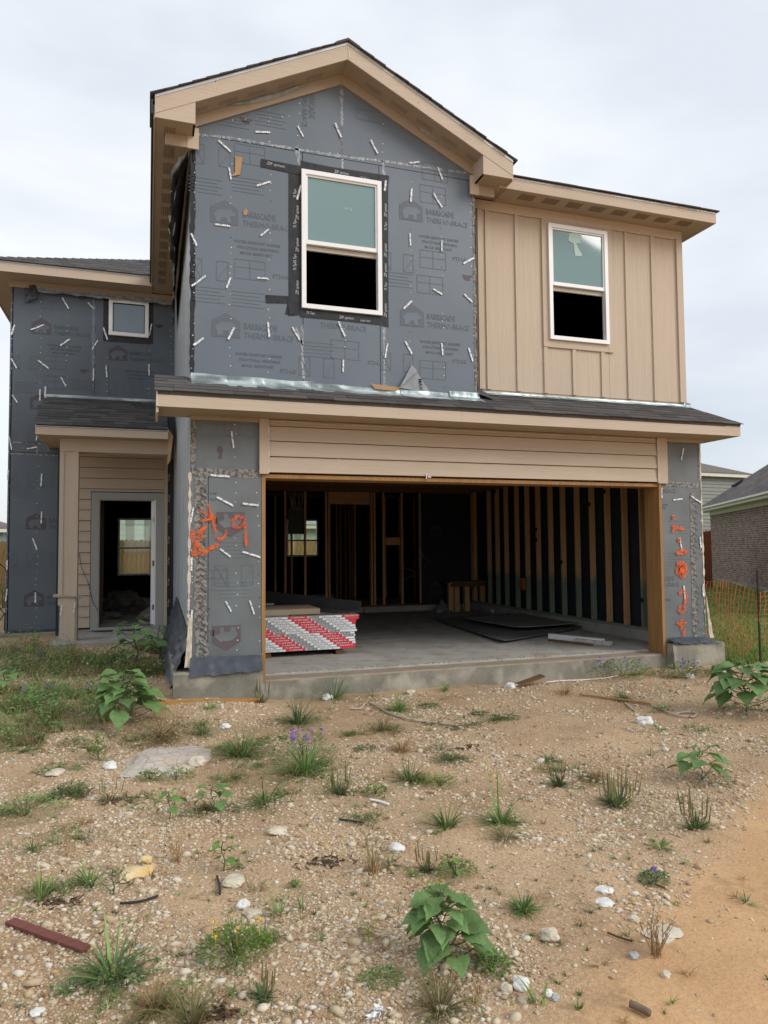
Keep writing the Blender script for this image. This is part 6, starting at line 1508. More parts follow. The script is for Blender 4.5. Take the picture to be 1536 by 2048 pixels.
def broadleaf(px, py, w, h, n, label, seed, mt=None, cat='weed', narrow=.95, lsize=.42, lean=(0, 0)):
    r2 = random.Random(seed); p = G(px, py); W = hpx(p, w); Hh = hpx(p, h)
    e = empty('broadleaf_weed', p, 0, label, cat)
    top = Vector((lean[0]*Hh, lean[1]*Hh, Hh*.92))
    pts = [Vector((0, 0, -.02)), Vector((.06*Hh, 0, Hh*.3)), top*.62+Vector((-.04*Hh, .03, 0)), top]
    mk('stem', MB().tube(pts, max(.004, Hh*.022), 6, max(.002, Hh*.010)), m_stalk, e)
    def at_(t):
        s_ = t*3; i = min(2, int(s_)); return pts[i].lerp(pts[i+1], s_-i)
    L_ = lsize*W
    for i in range(n):
        t = .12+.86*(i/(n-1))**.8 ; a = i*2.4+r2.uniform(-.4, .4); sz = L_*(1.05-.45*t if t > .55 else .75+.35*t)*r2.uniform(.8, 1.15)
        pet = (.50*W-sz*.55)*(1.15-t*.75)*r2.uniform(.7, 1.1); pet = max(pet, .03*W)
        b0 = at_(t*.95); d = Vector((math.cos(a), math.sin(a), 0)); b1 = b0+d*pet+Vector((0, 0, pet*.35))
        mk('leaf_stalk', MB().tube([b0, b0.lerp(b1, .5)+Vector((0, 0, -.01)), b1], max(.0018, L_*.018), 4), m_stalk, e)
        o = mk('leaf', leaf(mt or m_leaf, narrow), None, e, b1, (r2.uniform(-.35, .35), r2.uniform(.0, .75)*(1.2-t)+.05, a+r2.uniform(-.3, .3))); o.scale = (sz, sz, sz)
    return e
def blades(p, n, L, w, spread, mt, seed, curve=.6, up=.5, lmin=.5, base=.15, droop=True):
    """tuft of tapering blades; returns MB in local coordinates"""
    r2 = random.Random(seed); mb = MB()
    for i in range(n):
        a = r2.uniform(0, 6.283); l_ = L*r2.uniform(lmin, 1.0); out = spread*r2.uniform(.1, 1)
        b = Vector((math.cos(a), math.sin(a), 0)); s_ = b.cross(Vector((0, 0, 1)))
        o0 = b*r2.uniform(0, base)*L+Vector((0, 0, -.01)); ww = w*r2.uniform(.6, 1.3); vs = []
        seg = 5; tw = r2.uniform(-.4, .4); th = 1.35*spread*math.sqrt(r2.random()); q0 = o0.copy(); side2 = r2.uniform(-.35, .35)
        for k in range(seg+1):
            t = k/seg
            if k:
                aa = min(1.9, th+curve*1.5*t*t*(.4+th)); q0 = q0+(b+s_*side2*t)*math.sin(aa)*l_/seg+Vector((0, 0, math.cos(aa)*l_/seg))
            q = q0.copy()
            q.z = max(q.z, .004+.01*t) if k else q.z
            wk = ww*(1-t)**.7*.5; vs += [q-(s_+b*tw)*wk, q+(s_+b*tw)*wk]
        mb.add(vs, [(k*2, k*2+1, k*2+3, k*2+2) for k in range(seg)])
    return mb
def tuft(px, py, w, h, label, seed, mt=None, n=70, bw=.006, cat='grass tuft', spread=None, extra=None, name='grass_tuft', curve=.6):
    w *= 1.2; h *= 1.12; n = int(n*1.35); p = G(px, py); W = hpx(p, w); Hh = hpx(p, h); L = max(Hh*1.15, W*.62)
    sp = spread if spread is not None else min(1.0, W/2/L*1.25)
    e = empty(name, p, 0, label, cat)
    mk('blades', blades(p, n, L, bw, sp, mt, seed, curve), mt or m_grass, e)
    if extra:
        for nm, mb, m_ in extra(L, W, seed): mk(nm, mb, m_, e)
    return e
def dead_base(L, W, seed): return [('dead_leaves', blades(None, 26, W*.38, .008, .95, None, seed+5, .3), m_drydark)]
def dry_some(L, W, seed): return [('dry_blades', blades(None, 30, L*.9, .004, .7, None, seed+5, .5), m_dry)]
def plantain(px, py, w, h, label, seed, nsp=14, mt=None):
    p = G(px, py); W = hpx(p, w); Hh = hpx(p, h); r2 = random.Random(seed)
    e = empty('plantain_weed', p, 0, label, 'weed')
    mk('rosette', blades(p, 30, W*.52, W*.075, .93, None, seed, .35, base=.05), mt or m_grassd, e)
    mb = MB()
    for i in range(nsp):
        a = r2.uniform(0, 6.28); o = Vector((math.cos(a), math.sin(a), 0))*W*r2.uniform(.05, .30); tp_ = o*r2.uniform(1.1, 1.5)+Vector((0, 0, Hh*r2.uniform(.6, 1.05)))
        mb.tube([o*.5, o.lerp(tp_, .45)+Vector((.004, 0, 0)), o.lerp(tp_, .5)+Vector((.003, 0, 0))], .0016, 4); mb.tube([o.lerp(tp_, .42), tp_], .0038, 5, .002)
    mk('seed_spikes', mb, m_olive, e); mk('dead_leaves', blades(None, 16, W*.5, .012, .97, None, seed+5, .2), m_drydark, e)
    return e
def leaflets(W, Hh, n, lw, seed, flatness=.5, upb=.2):
    r2 = random.Random(seed); mb = MB()
    for i in range(n):
        a = r2.uniform(0, 6.28); rr_ = math.sqrt(r2.random()); u = r2.random()
        c = Vector((math.cos(a)*rr_*W*.5, math.sin(a)*rr_*W*.4, Hh*(1-rr_**2*.75)*(u**.6)+.006))
        d = Vector((math.cos(a+r2.uniform(-1, 1)), math.sin(a+r2.uniform(-1, 1)), r2.uniform(-.3, .6))).normalized(); s_ = d.cross(Vector((r2.uniform(-.5, .5), r2.uniform(-.5, .5), 1))).normalized()
        l_ = lw*r2.uniform(.7, 1.5)
        mb.add([c, c+d*l_*.5+s_*l_*.24, c+d*l_, c+d*l_*.5-s_*l_*.24], [(0, 1, 2, 3)])
    return mb
def bushy(px, py, w, h, label, seed, mt=None, n=260, lw=.016, cat='weed', flowers=0, fm=None, name='low_weed', stems=10, fr=.012):
    w *= 1.12; n = int(n*1.5)
    p = G(px, py); W = hpx(p, w); Hh = hpx(p, h); r2 = random.Random(seed)
    lw = max(lw, hpx(p, 5.5)); e = empty(name, p, 0, label, cat)
    mb = MB()
    for i in range(stems):
        a = r2.uniform(0, 6.28); o = Vector((math.cos(a)*W*.42*r2.random(), math.sin(a)*W*.35*r2.random(), Hh*r2.uniform(.5, .95)))
        mb.tube([Vector((0, 0, -.01)), o*.5+Vector((0, 0, Hh*.08)), o], .0022, 4, .0012)
    mk('stems', mb, m_stalk, e); mk('leaflets', leaflets(W, Hh, n, lw, seed), mt or m_grass, e, kind='stuff')
    for i in range(flowers):
        a = r2.uniform(0, 6.28); rr_ = r2.random()**.5*.42; c = Vector((math.cos(a)*rr_*W, math.sin(a)*rr_*W*.6, Hh*r2.uniform(.7, 1.15)+.01)); fb = MB()
        for k in range(22):
            d = Vector((r2.gauss(0, 1), r2.gauss(0, 1), abs(r2.gauss(0, .9)))).normalized(); t_ = d.orthogonal().normalized(); u_ = d.cross(t_)
            q = c+d*fr*.75; fb.add([q-t_*fr*.34, q+u_*fr*.34, q+t_*fr*.34, q-u_*fr*.34], [(0, 1, 2, 3)])
        fb.tube([c-Vector((0, 0, Hh*.5)), c], .0014, 4); mk('flower', fb, fm or m_purple, e)
    return e
def twigs(px, py, w, h, label, seed, n=22, mt=None, cat='dry weed', name='dry_weed', th=.0017):
    p = G(px, py); W = hpx(p, w); Hh = hpx(p, h); r2 = random.Random(seed); mb = MB()
    for i in range(n):
        a = r2.uniform(0, 6.28); tpx = Vector((math.cos(a), math.sin(a), 0))*W*.5*r2.random()+Vector((0, 0, Hh*r2.uniform(.45, 1.05)))
        b0 = Vector((r2.uniform(-.02, .02), r2.uniform(-.02, .02), -.01)); m_ = b0.lerp(tpx, .5)+Vector((r2.uniform(-.02, .02), 0, .01))
        mb.tube([b0, m_, tpx], th, 4, th*.5)
        for k in range(2):
            q = m_.lerp(tpx, r2.uniform(0, .8)); mb.tube([q, q+Vector((r2.uniform(-1, 1)*W*.10, r2.uniform(-1, 1)*W*.1, Hh*.12))], th*.6, 3)
    e = empty(name, p, 0, label, cat); mk('twigs', mb, mt or m_dry, e)
    return e

# broad-leaved plants (each leaf a part)
broadleaf(248, 1448, 150, 118, 40, 'large sunflower-like plant with broad dark leaves left of the concrete corner', 11, lsize=.30)
broadleaf(262, 1425, 120, 60, 10, 'lower broad-leaved plant crowding the foot of the large sunflower-like plant', 12, lsize=.36)
broadleaf(888, 1932, 180, 156, 34, 'big broad-leaved green plant in the near foreground, right of centre', 13, lsize=.37)
broadleaf(1492, 1424, 165, 104, 38, 'large broad-leaved bush at the right edge in front of the orange fence', 14, lsize=.30)
broadleaf(1402, 1562, 130, 68, 14, 'spreading broad-leaved plant alone on bare dirt at right', 15, lsize=.36)
broadleaf(446, 1742, 80, 64, 9, 'small upright broad-leaved seedling in the left foreground', 16, m_leafl, lsize=.36, narrow=.7)
broadleaf(338, 1638, 80, 60, 9, 'bright green leafy seedling with drooping lower leaves, below the cracked concrete patch', 17, m_leafl, lsize=.36, narrow=.75)
broadleaf(425, 1625, 110, 58, 11, 'green leafy weed right beside the bright seedling with drooping leaves', 18, m_leaf, lsize=.30, narrow=.75)
broadleaf(270, 1330, 120, 96, 26, 'broad-leaved plant growing up in front of the porch slab', 19, lsize=.26, narrow=.8)
broadleaf(318, 1318, 70, 70, 12, 'smaller broad-leaved plant beside the black plastic at the porch corner', 20, lsize=.34)
broadleaf(8, 1390, 90, 62, 10, 'dark broad-leaved weed cut by the left edge of the picture', 21, lsize=.34)
broadleaf(905, 1722+35, 60, 50, 10, 'young leafy weed with small pointed leaves beside the plantain at centre', 22, m_leafl, lsize=.30, narrow=.6)
broadleaf(225, 1790, 90, 54, 14, 'thin weed with small drooping leaves beside the yellow rock', 23, m_leafl, lsize=.17, narrow=.5)
# grass tufts and others
tuft(482, 1512, 130, 66, 'large green grass tuft left of the purple flowers at centre left', 31, m_grass, 120, .009, extra=dry_some)
bushy(604, 1512, 120, 50, 'clump of purple verbena flowers amid green stems at centre left', 32, m_grassd, 320, .020, 'flowering plant', 11, name='flowering_weed', fr=.020)
tuft(612, 1545, 170, 40, 'sprawling green grass in front of the purple flower clump', 33, m_grass, 150, .008)
tuft(530, 1608, 110, 50, 'loose grass with long bent blades below the purple flower clump', 34, m_grass, 50, .009)
tuft(795, 1422, 90, 46, 'dense green grass tuft beside the pale strap', 35, m_grass, 110, .007)
tuft(765, 1460, 90, 22, 'low olive grass patch below the tuft beside the strap', 36, m_olive, 90, .005)
tuft(802, 1504, 80, 36, 'round dry beige grass tuft at centre', 37, m_dry, 130, .004, spread=.75)
tuft(818, 1562, 110, 32, 'green weed over a dark dead base at centre', 38, m_grass, 60, .007, extra=dead_base)
bushy(880, 1572, 60, 24, 'fine light green weed right of the dark-based weed', 39, m_lime, 160, .012)
bushy(880, 1500, 50, 12, 'small flat blue-green weed right of the round dry tuft', 40, m_leaf, 60, .020)
bushy(900, 1522, 70, 8, 'flat dark green mat on gravel near the centre', 41, m_grassd, 110, .013)
bushy(750, 1588, 42, 20, 'small bright lime weed left of the plantains', 42, m_lime, 130, .012)
plantain(680, 1588, 66, 62, 'plantain with tall seed spikes left of the lime weed', 43, 12)
tuft(893, 1655, 80, 62, 'tall loose grass plant with reaching leaves at lower centre', 44, m_grass, 40, .011)
tuft(1002, 1646, 90, 40, 'dense bright grass tuft right of the loose grass plant', 45, m_grass, 90, .009, extra=lambda L, W, s: [('tall_stalk', blades(None, 2, L*1.8, .014, .35, None, 3, .1, lmin=.95), m_grass)])
tuft(1010, 1678, 90, 26, 'pale fine grass tuft just below the dense bright tuft', 46, m_olive, 90, .004)
plantain(1118, 1572, 80, 50, 'low plantain rosette with few spikes, right of centre', 47, 5)
tuft(1098, 1522, 50, 26, 'small dark grass tuft above the low plantain rosette', 48, m_grassd, 40, .007)
tuft(1190, 1556, 60, 38, 'dry reddish grass tuft between two plantains', 49, m_dry, 70, .004)
plantain(1236, 1612, 120, 70, 'largest plantain with many seed spikes and a blackened base', 50, 30, m_grassd)
plantain(1392, 1658, 90, 76, 'plantain with tall curved spikes at the right', 51, 12)
tuft(1047, 1822, 76, 44, 'short green grass tuft in the right foreground', 52, m_grass, 70, .009)
bushy(1308, 1764, 56, 18, 'small mat with one purple flower ball at lower right', 53, m_grassd, 240, .010, 'flowering plant', 1, name='flowering_weed', fr=.020)
tuft(1245, 1400, 64, 36, 'green feathery tuft above the brown pole at right', 54, m_grassd, 80, .006)
tuft(1128, 1388, 70, 34, 'tuft of tan dry grass near the slab at right', 55, m_dry, 80, .004)
bushy(1325, 1422, 36, 14, 'small blue-green weed beside the looped strap', 56, m_leaf, 60, .014)
tuft(1318, 1462, 44, 26, 'little green sprig right of the white rock', 57, m_grass, 18, .006)
tuft(1300, 1512, 44, 32, 'thin pale sprig in the gravel at right', 58, m_olive, 22, .004)
bushy(1395, 1462, 56, 8, 'flat dark weed on bare dirt at far right', 59, m_grassd, 60, .014)
tuft(890, 1365, 28, 26, 'small bright grass tuft against the slab edge', 60, m_grass, 30, .006)
plantain(522, 1396, 64, 62, 'reddish spiky plantain at the left foot of the garage opening', 61, 12, m_olive)
tuft(668, 1378, 130, 20, 'low green weeds growing along the foot of the slab', 62, m_grassd, 90, .006)
tuft(745, 1372, 50, 14, 'tiny weeds at the slab foot left of the bright tuft', 63, m_grass, 30, .005)
tuft(595, 1448, 120, 22, 'flat dark green crabgrass on open dirt', 64, m_grassd, 110, .008)
tuft(422, 1418, 50, 22, 'small bright tuft beside the form board', 65, m_grass, 40, .006)
tuft(88, 1448, 110, 36, 'grassy clump with long blades at left', 66, m_grass, 80, .007)
bushy(110, 1400, 90, 34, 'green ferny weed left of the large sunflower-like plant', 67, m_grass, 280, .014)
bushy(320, 1475, 160, 30, 'tangle of olive weeds under the sunflower-like plant', 68, m_olive, 320, .016, stems=24)
tuft(330, 1480, 150, 44, 'dry grasses mixed under the sunflower-like plant', 69, m_dry, 130, .004)
tuft(405, 1470, 80, 50, 'tall green grasses right of the sunflower-like plant', 70, m_grass, 60, .006)
bushy(196, 1520, 26, 56, 'single feathery bright green weed left of the cracked patch', 71, m_lime, 170, .016, stems=3)
bushy(50, 1632, 130, 42, 'ferny green clump at the left edge', 72, m_grass, 420, .013, stems=16)
bushy(145, 1590, 70, 26, 'darker ferny clump touching the one at the left edge', 73, m_grassd, 260, .012)
plantain(215, 1604, 76, 44, 'reddish plantain with dead leaves at left', 74, 7, m_olive)
tuft(168, 1648, 44, 28, 'small rusty dry tuft below the reddish plantain', 75, m_dry, 50, .004)
twigs(355, 1725, 44, 62, 'bare red-brown dry stems in the left foreground', 76, 16)
tuft(178, 1768, 56, 54, 'upright green blades left of the yellow rock', 77, m_grass, 24, .011)
tuft(65, 1700, 60, 26, 'sparse grass sprig near the left edge', 78, m_grass, 26, .006)
twigs(135, 1712, 44, 50, 'dry brown stems beside the sparse sprig at left', 79, 12)
tuft(78, 1800, 56, 62, 'tall blades and dark litter near the red plank', 80, m_grass, 18, .010, extra=dead_base)
bushy(470, 1915, 130, 66, 'feathery light green plant with small yellow flowers in the foreground', 81, m_lime, 620, .015, 'flowering plant', 5, m_yellow, 'flowering_weed', 22, fr=.010)
tuft(225, 1955, 170, 60, 'sprawling blue-green grass beside the red plank', 82, m_grassd, 80, .009, extra=lambda L, W, s: [('tall_blades', blades(None, 7, L*1.15, .013, .85, None, 9, .2, lmin=.8), m_grass)])
plantain(525, 1998, 90, 64, 'plantain with narrow upright leaves at the bottom, left of centre', 83, 8, m_grassd)
tuft(310, 2022, 90, 66, 'brown dry grass tuft at the bottom left', 84, m_dry, 120, .004, extra=dry_some)
tuft(385, 2046, 90, 100, 'tall olive and brown grass with seed stalks at the bottom edge', 85, m_olive, 90, .004)
tuft(878, 2020, 130, 80, 'wide wiry brown tuft under the big broad-leaved plant', 86, m_olive, 170, .0035, extra=dry_some, curve=.3)
bushy(985, 1940, 60, 36, 'small leafy bush right of the big foreground plant', 87, m_grass, 260, .014)
bushy(760, 1960, 80, 10, 'flat green mat left of the big foreground plant', 88, m_grass, 300, .010)
twigs(1315, 1912, 90, 90, 'dry reddish twigs standing at the lower right', 89, 26)
tuft(745, 1745, 60, 78, 'tall thin dry grass left of centre foreground', 90, m_dry, 40, .0035, spread=.35, extra=lambda L, W, s: [('green_blades', blades(None, 14, L, .004, .3, None, 5, .3), m_olive)])
plantain(853, 1742, 64, 54, 'plantain with dark spikes at lower centre', 91, 9)
bushy(912, 1750, 76, 34, 'rounded green weed with yellowish tips beside the dark-spiked plantain', 92, m_lime, 300, .013)
tuft(825, 1752, 30, 22, 'tiny bright tuft below the dark-spiked plantain', 93, m_lime, 26, .006)
tuft(780, 1730, 60, 26, 'sparse small weed left of the dark-spiked plantain', 94, m_grassd, 22, .006)
bushy(870, 1795, 50, 30, 'yellow-green leaves behind the big foreground plant', 95, m_lime, 150, .014)
tuft(560, 1830, 60, 60, 'thin upright weeds right of the yellow-flowered plant', 96, m_grass, 18, .006)
tuft(604, 1820, 26, 44, 'single slim blade tuft in the gravel', 97, m_grass, 8, .006)
tuft(738, 1880, 30, 70, 'tall thin pale weed left of the big foreground plant', 98, m_lime, 8, .005, spread=.15)
tuft(1078, 2005, 50, 66, 'single curved green shoot at the bottom right', 99, m_grass, 5, .014, spread=.3)
tuft(1492, 1806, 60, 22, 'small dark sprig on orange sand at right edge', 100, m_grassd, 12, .006)
tuft(1322, 1695, 60, 16, 'low green sprig on dirt below the big plantain', 101, m_grass, 30, .007)
tuft(518, 1780, 60, 34, 'sparse olive sprig below the small seedling', 102, m_olive, 20, .004)
bushy(590, 1795-20, 24, 14, 'tiny green sprout on gravel beside a white stone', 103, m_grass, 50, .010)
tuft(130, 1985, 50, 12, 'small bright shoots at bottom left', 104, m_grass, 24, .006)
bushy(300, 1558, 44, 20, 'small yellow-green weed on the cracked patch', 105, m_lime, 120, .012)
bushy(352, 1560, 60, 24, 'low pale weed with yellow blooms below the cracked patch', 106, m_lime, 140, .012, 'weed', 3, m_yellow, fr=.008)
tuft(345, 1600, 40, 40, 'tall thin weed stalks near the bright seedling', 107, m_grass, 10, .006)
tuft(200, 1440, 50, 20, 'tiny dark weed left of the feathery weed', 108, m_grassd, 24, .006)
bushy(150, 1490, 56, 14, 'small dark mat at left', 109, m_grassd, 90, .012)
for k, (x, y, wd, lb) in enumerate(((960, 1432, 40, 'flat weed patch on dirt right of the strap end'), (1010, 1438, 50, 'second flat weed patch further right of the strap end'), (930, 1455, 60, 'pale low weed below the flat patch near the strap'), (860, 1415, 40, 'tiny flat weed near the middle of the dirt'), (730, 1500, 40, 'scrap of green in the gravel left of the round dry tuft'))):
    bushy(x, y, wd, 8, lb, 120+k, m_grassd, 80, .012)
# verbena along the slab corner
bushy(1245, 1342, 120, 34, 'purple-flowered verbena along the slab near the right jamb', 131, m_grass, 420, .016, 'flowering plant', 7, name='flowering_weed', fr=.020)
bushy(1368, 1352, 90, 28, 'purple-flowered verbena at the foot of the right pier', 132, m_grass, 260, .016, 'flowering plant', 6, name='flowering_weed', fr=.020)
tuft(1435, 1342, 60, 40, 'grass clump at the broken concrete corner', 133, m_olive, 60, .005)
# left bed: verbenas and clumps before the porch
for k, (x, y, w, h, n_) in enumerate(((80, 1400, 90, 30, 4), (190, 1395, 70, 26, 3), (60, 1330, 80, 34, 3))):
    bushy(x, y, w, h, ('purple-flowered weed at the left edge of the bed', 'purple-flowered weed left of the sunflower-like plant', 'purple-flowered weed before the wing wall')[k], 140+k, m_grass, 220, .016, 'flowering plant', n_, name='flowering_weed', fr=.018)

# dense mixed growth of the left bed, and lawn: nobody could count it
def field(name, spots, mts, label=None):
    for key, (mt, n, L, bw, sp, cv) in mts.items():
        mb = MB(); r2 = random.Random(len(key)*7)
        for _ in range(n):
            x, y, R_ = r2.choice(spots); a = r2.uniform(0, 6.28); rr_ = math.sqrt(r2.random())*R_
            c = Vector((x+math.cos(a)*rr_, y+math.sin(a)*rr_, 0)); c.z = ground_z(c.x, c.y)
            t_ = blades(None, r2.randint(4, 7), L*r2.uniform(.5, 1.2), bw, sp, None, r2.random(), cv)
            mb.add([Vector(v)+c for v in t_.v], t_.f)
        mk(name, mb, mt, None, None, None, kind='stuff')
spots = []
for px, py, r in ((20, 1300, .5), (80, 1310, .55), (150, 1322, .3), (215, 1322, .3), (30, 1345, .5), (110, 1345, .5), (190, 1340, .5), (60, 1385, .35), (140, 1390, .3), (60, 1425, .4), (160, 1440, .35), (230, 1400, .3), (30, 1480, .3), (250, 1345, .35), (300, 1345, .3), (300, 1300, .25), (20, 1420, .25), (-40, 1330, .8), (-170, 1320, .8), (-60, 1400, .5)):
    g_ = G(px, py); spots.append((g_.x, g_.y, r))
field('weed_bed', spots, {'g': (m_grass, 620, .26, .0065, .7, .6), 'dry': (m_dry, 900, .30, .0035, .6, .5), 'oli': (m_olive, 620, .26, .004, .7, .5), 'dark': (m_grassd, 300, .15, .012, .8, .6)})
# leafy weeds among the grasses of the bed
for key, (mt_, n_, lw_) in {'a': (m_grass, 80, .034), 'b': (m_lime, 60, .024), 'c': (m_leaf, 60, .042)}.items():
    mb = MB(); r2 = random.Random(ord(key))
    for _ in range(n_):
        x, y, R_ = r2.choice(spots); a = r2.uniform(0, 6.28); rr_ = math.sqrt(r2.random())*R_*1.1
        c = Vector((x+math.cos(a)*rr_, y+math.sin(a)*rr_, 0)); c.z = ground_z(c.x, c.y)
        t_ = leaflets(r2.uniform(.15, .42), r2.uniform(.10, .36), 46, lw_, r2.random()); mb.add([Vector(v)+c for v in t_.v], t_.f)
    mk('weed_bed', mb, mt_, None, None, None, kind='stuff')
# creeping green cover between the named plants
cs = []
for px, py, r in ((60, 1500, .3), (120, 1540, .2), (300, 1600, .2), (560, 1480, .3), (660, 1580, .2), (730, 1640, .15), (140, 1680, .2), (100, 1780, .15), (340, 2010, .2), (540, 1880, .12), (860, 1450, .3), (1120, 1540, .2), (450, 1500, .22), (520, 1530, .22), (600, 1550, .25), (640, 1530, .2), (560, 1590, .16), (470, 1560, .14), (20, 1625, .15), (90, 1600, .14), (150, 1590, .1), (330, 1480, .25), (260, 1480, .25), (400, 1450, .2), (600, 1440, .22), (840, 1560, .14), (780, 1460, .15), (420, 1620, .12), (700, 1470, .1), (1270, 1350, .22), (1350, 1355, .2), (1180, 1560, .1), (900, 1520, .12), (230, 1960, .10), (1000, 1440, .15), (180, 1500, .12), (500, 1490, .15)):
    g_ = G(px, py); cs.append((g_.x, g_.y, r))
for key, (mt_, n_, L_, lf) in {'m': (m_grass, 420, .085, 0), 'n': (m_grassd, 320, .07, 0), 'o': (m_dry, 380, .10, 0), 'u': (m_lime, 90, .05, .013), 'v': (m_grassd, 110, .045, .015)}.items():
    mb = MB(); r2 = random.Random(ord(key))
    for _ in range(n_):
        x, y, R_ = r2.choice(cs); a = r2.uniform(0, 6.28); rr_ = abs(r2.gauss(0, .6))*R_; c = Vector((x+math.cos(a)*rr_*1.4, y+math.sin(a)*rr_, 0)); c.z = ground_z(c.x, c.y)
        if c.y > -.14 and c.x > -.98: continue
        t_ = leaflets(r2.uniform(.05, .14), L_, 22, lf, r2.random()) if lf else blades(None, r2.randint(5, 12), L_*r2.uniform(.5, 1.4), .005, .95, None, r2.random(), .5)
        mb.add([Vector(v)+c for v in t_.v], t_.f)
    mk('creeping_weeds', mb, mt_, None, None, None, kind='stuff')
# tiny sprigs dotted over the gravel
for key, (mt_, n_, L_) in {'p': (m_grass, 150, .05), 'q': (m_dry, 130, .07), 'r': (m_grassd, 110, .04), 's': (m_olive, 90, .07)}.items():
    mb = MB(); r2 = random.Random(ord(key))
    for _ in range(n_):
        px_ = r2.uniform(-40, 1560); py_ = 1400+650*r2.random()**1.1; c = G(px_, py_)
        if c.y > -.3 and c.x > -1: continue
        if px_ > 1200 and py_ > 1800 and r2.random() < .7: continue
        t_ = blades(None, r2.randint(4, 14), L_*r2.uniform(.4, 1.3), .005, r2.uniform(.4, 1), None, r2.random(), .5); mb.add([Vector(v)+c for v in t_.v], t_.f)
    mk('small_sprigs', mb, mt_, None, None, None, kind='stuff')
def lawn():
    mb = MB(); r2 = random.Random(3); q = 0
    while q < 15000:
        x = 6.2+r2.random()**1.6*11; y = -.3+r2.random()**1.3*16
        d = Vector((x, y, 0))-CAM; dz_ = d.dot(_f); px_ = 768+FPX*d.dot(CR)/dz_
        q += 1
        if px_ > 1580 or px_ < 1380: continue
        c = Vector((x, y, ground_z(x, y)))
        for k in range(2):
            a = r2.uniform(0, 6.28); L = r2.uniform(.04, .10)*(1.4 if y < .6 else 1); w = .004+.0008*dz_*.5; s_ = Vector((math.cos(a), math.sin(a), 0)); o = Vector((r2.uniform(-.03, .03), r2.uniform(-.03, .03), 0)); t_ = c+o+Vector((r2.uniform(-.4, .4)*L, r2.uniform(-.4, .4)*L, L))
            mb.add([c+o-s_*w, c+o+s_*w, t_], [(0, 1, 2)])
    mk('lawn_grass', mb, leafmat('lawn_blades', (.22, .29, .07), (.13, .20, .045), rand=.35), None, None, None, kind='stuff')
lawn()
# yellowed grass far left between the wing and the fence
mb = MB(); r2 = random.Random(8)
for _ in range(3000):
    x = r2.uniform(-12, -4.2); y = r2.uniform(8, 22); c = Vector((x, y, ground_z(x, y)))
    L = r2.uniform(.2, .7); a = r2.uniform(0, 6.28); s_ = Vector((math.cos(a), math.sin(a), 0))*.02
    mb.add([c-s_, c+s_, c+Vector((r2.uniform(-.1, .1), r2.uniform(-.1, .1), L))], [(0, 1, 2)])
mk('tall_grass', mb, m_olive, None, None, None, kind='stuff')

# ================================================================== stones and debris
p = G(325, 1522)
me = rock_mesh(1.0, 8.4, .11, 4, .28)
for v in me.vertices: v.co = Vector((v.co.x*hpx(p, 80), v.co.y*.38, v.co.z*.55-.012))
m_patch = concrete('cracked_washout', (.52, .46, .40), (.42, .37, .32), (.40, .30, .21)); me.materials.append(m_patch)
_n = m_patch.node_tree.nodes; _l = m_patch.node_tree.links; _b = _n['Principled BSDF']; _src = _b.inputs['Base Color'].links[0].from_socket
_t = _n.new('ShaderNodeTexCoord'); _z = _n.new('ShaderNodeTexNoise'); _z.inputs['Scale'].default_value = 5; _v = _n.new('ShaderNodeTexVoronoi'); _v.feature = 'DISTANCE_TO_EDGE'; _v.inputs['Scale'].default_value = 9
_a = _n.new('ShaderNodeVectorMath'); _a.operation = 'MULTIPLY_ADD'; _a.inputs[1].default_value = (.12, .12, .12); _l.new(_t.outputs['Object'], _z.inputs['Vector']); _l.new(_z.outputs['Color'], _a.inputs[0]); _l.new(_t.outputs['Object'], _a.inputs[2]); _l.new(_a.outputs[0], _v.inputs['Vector'])
_m = _n.new('ShaderNodeMapRange'); _m.inputs['From Max'].default_value = .035; _m.inputs['To Min'].default_value = .45; _l.new(_v.outputs['Distance'], _m.inputs['Value'])
_x = _n.new('ShaderNodeMix'); _x.data_type = 'RGBA'; _x.blend_type = 'MULTIPLY'; _x.inputs['Factor'].default_value = 1; _l.new(_src, _x.inputs['A']); _l.new(_m.outputs[0], _x.inputs['B']); _l.new(_x.outputs['Result'], _b.inputs['Base Color'])
mk('concrete_spill', me, None, None, p, None, label='low cracked patch of spilled concrete at centre left', category='concrete')
rock(272, 1752, 66, .3, 21, 'large flat yellow rock in the left foreground', m_rocky, ax_=.8, rz=.6)
rock(292, 1724, 26, .6, 22, 'small yellow rock behind the large flat yellow one', m_rocky)
rock(1101, 1876, 40, .6, 23, 'rounded cream rock alone at lower right of centre', m_rock)
rock(1325, 1868, 76, .12, 24, 'wide flat cream rock behind the dry reddish twigs', m_rock, ax_=.8)
rock(1041, 1974, 34, .7, 25, 'pitted white rock at the bottom right of centre', m_rockw)
rock(1013, 1981, 26, .7, 26, 'cream stone directly left of the pitted white rock', m_rock)
rock(1289, 1447, 36, .55, 27, 'white limestone chunk under the brown pole', m_rockw)
rock(795, 1700, 32, .5, 28, 'flat white stone left of the bright grass tuft', m_rockw)
rock(553, 1665, 40, .35, 29, 'broad flat cream stone in the gravel left of centre', m_rock)
rock(486, 1815, 26, .7, 30, 'square white stone behind the yellow-flowered plant', m_rockw)
rock(1098, 1992, 20, .7, 31, 'small white pebble at the bottom right', m_rockw)
rock(1110, 1999, 18, .7, 32, 'small grey pebble touching the small white one', m_rockg)
rock(394, 1530, 34, .6, 33, 'jagged pale stone at the edge of the cracked patch', m_rock)
rock(220, 1536, 28, .6, 34, 'white stone at the foot of the feathery weed', m_rockw)
rock(110, 1548, 36, .3, 35, 'flat pale rock flush in the gravel at left', m_rock)
rock(467, 1768, 46, .4, 36, 'cluster-like cream stone beside the black stick', m_rock)
rock(428, 1700, 16, .6, 37, 'small pale stone left of the small seedling', m_rock)
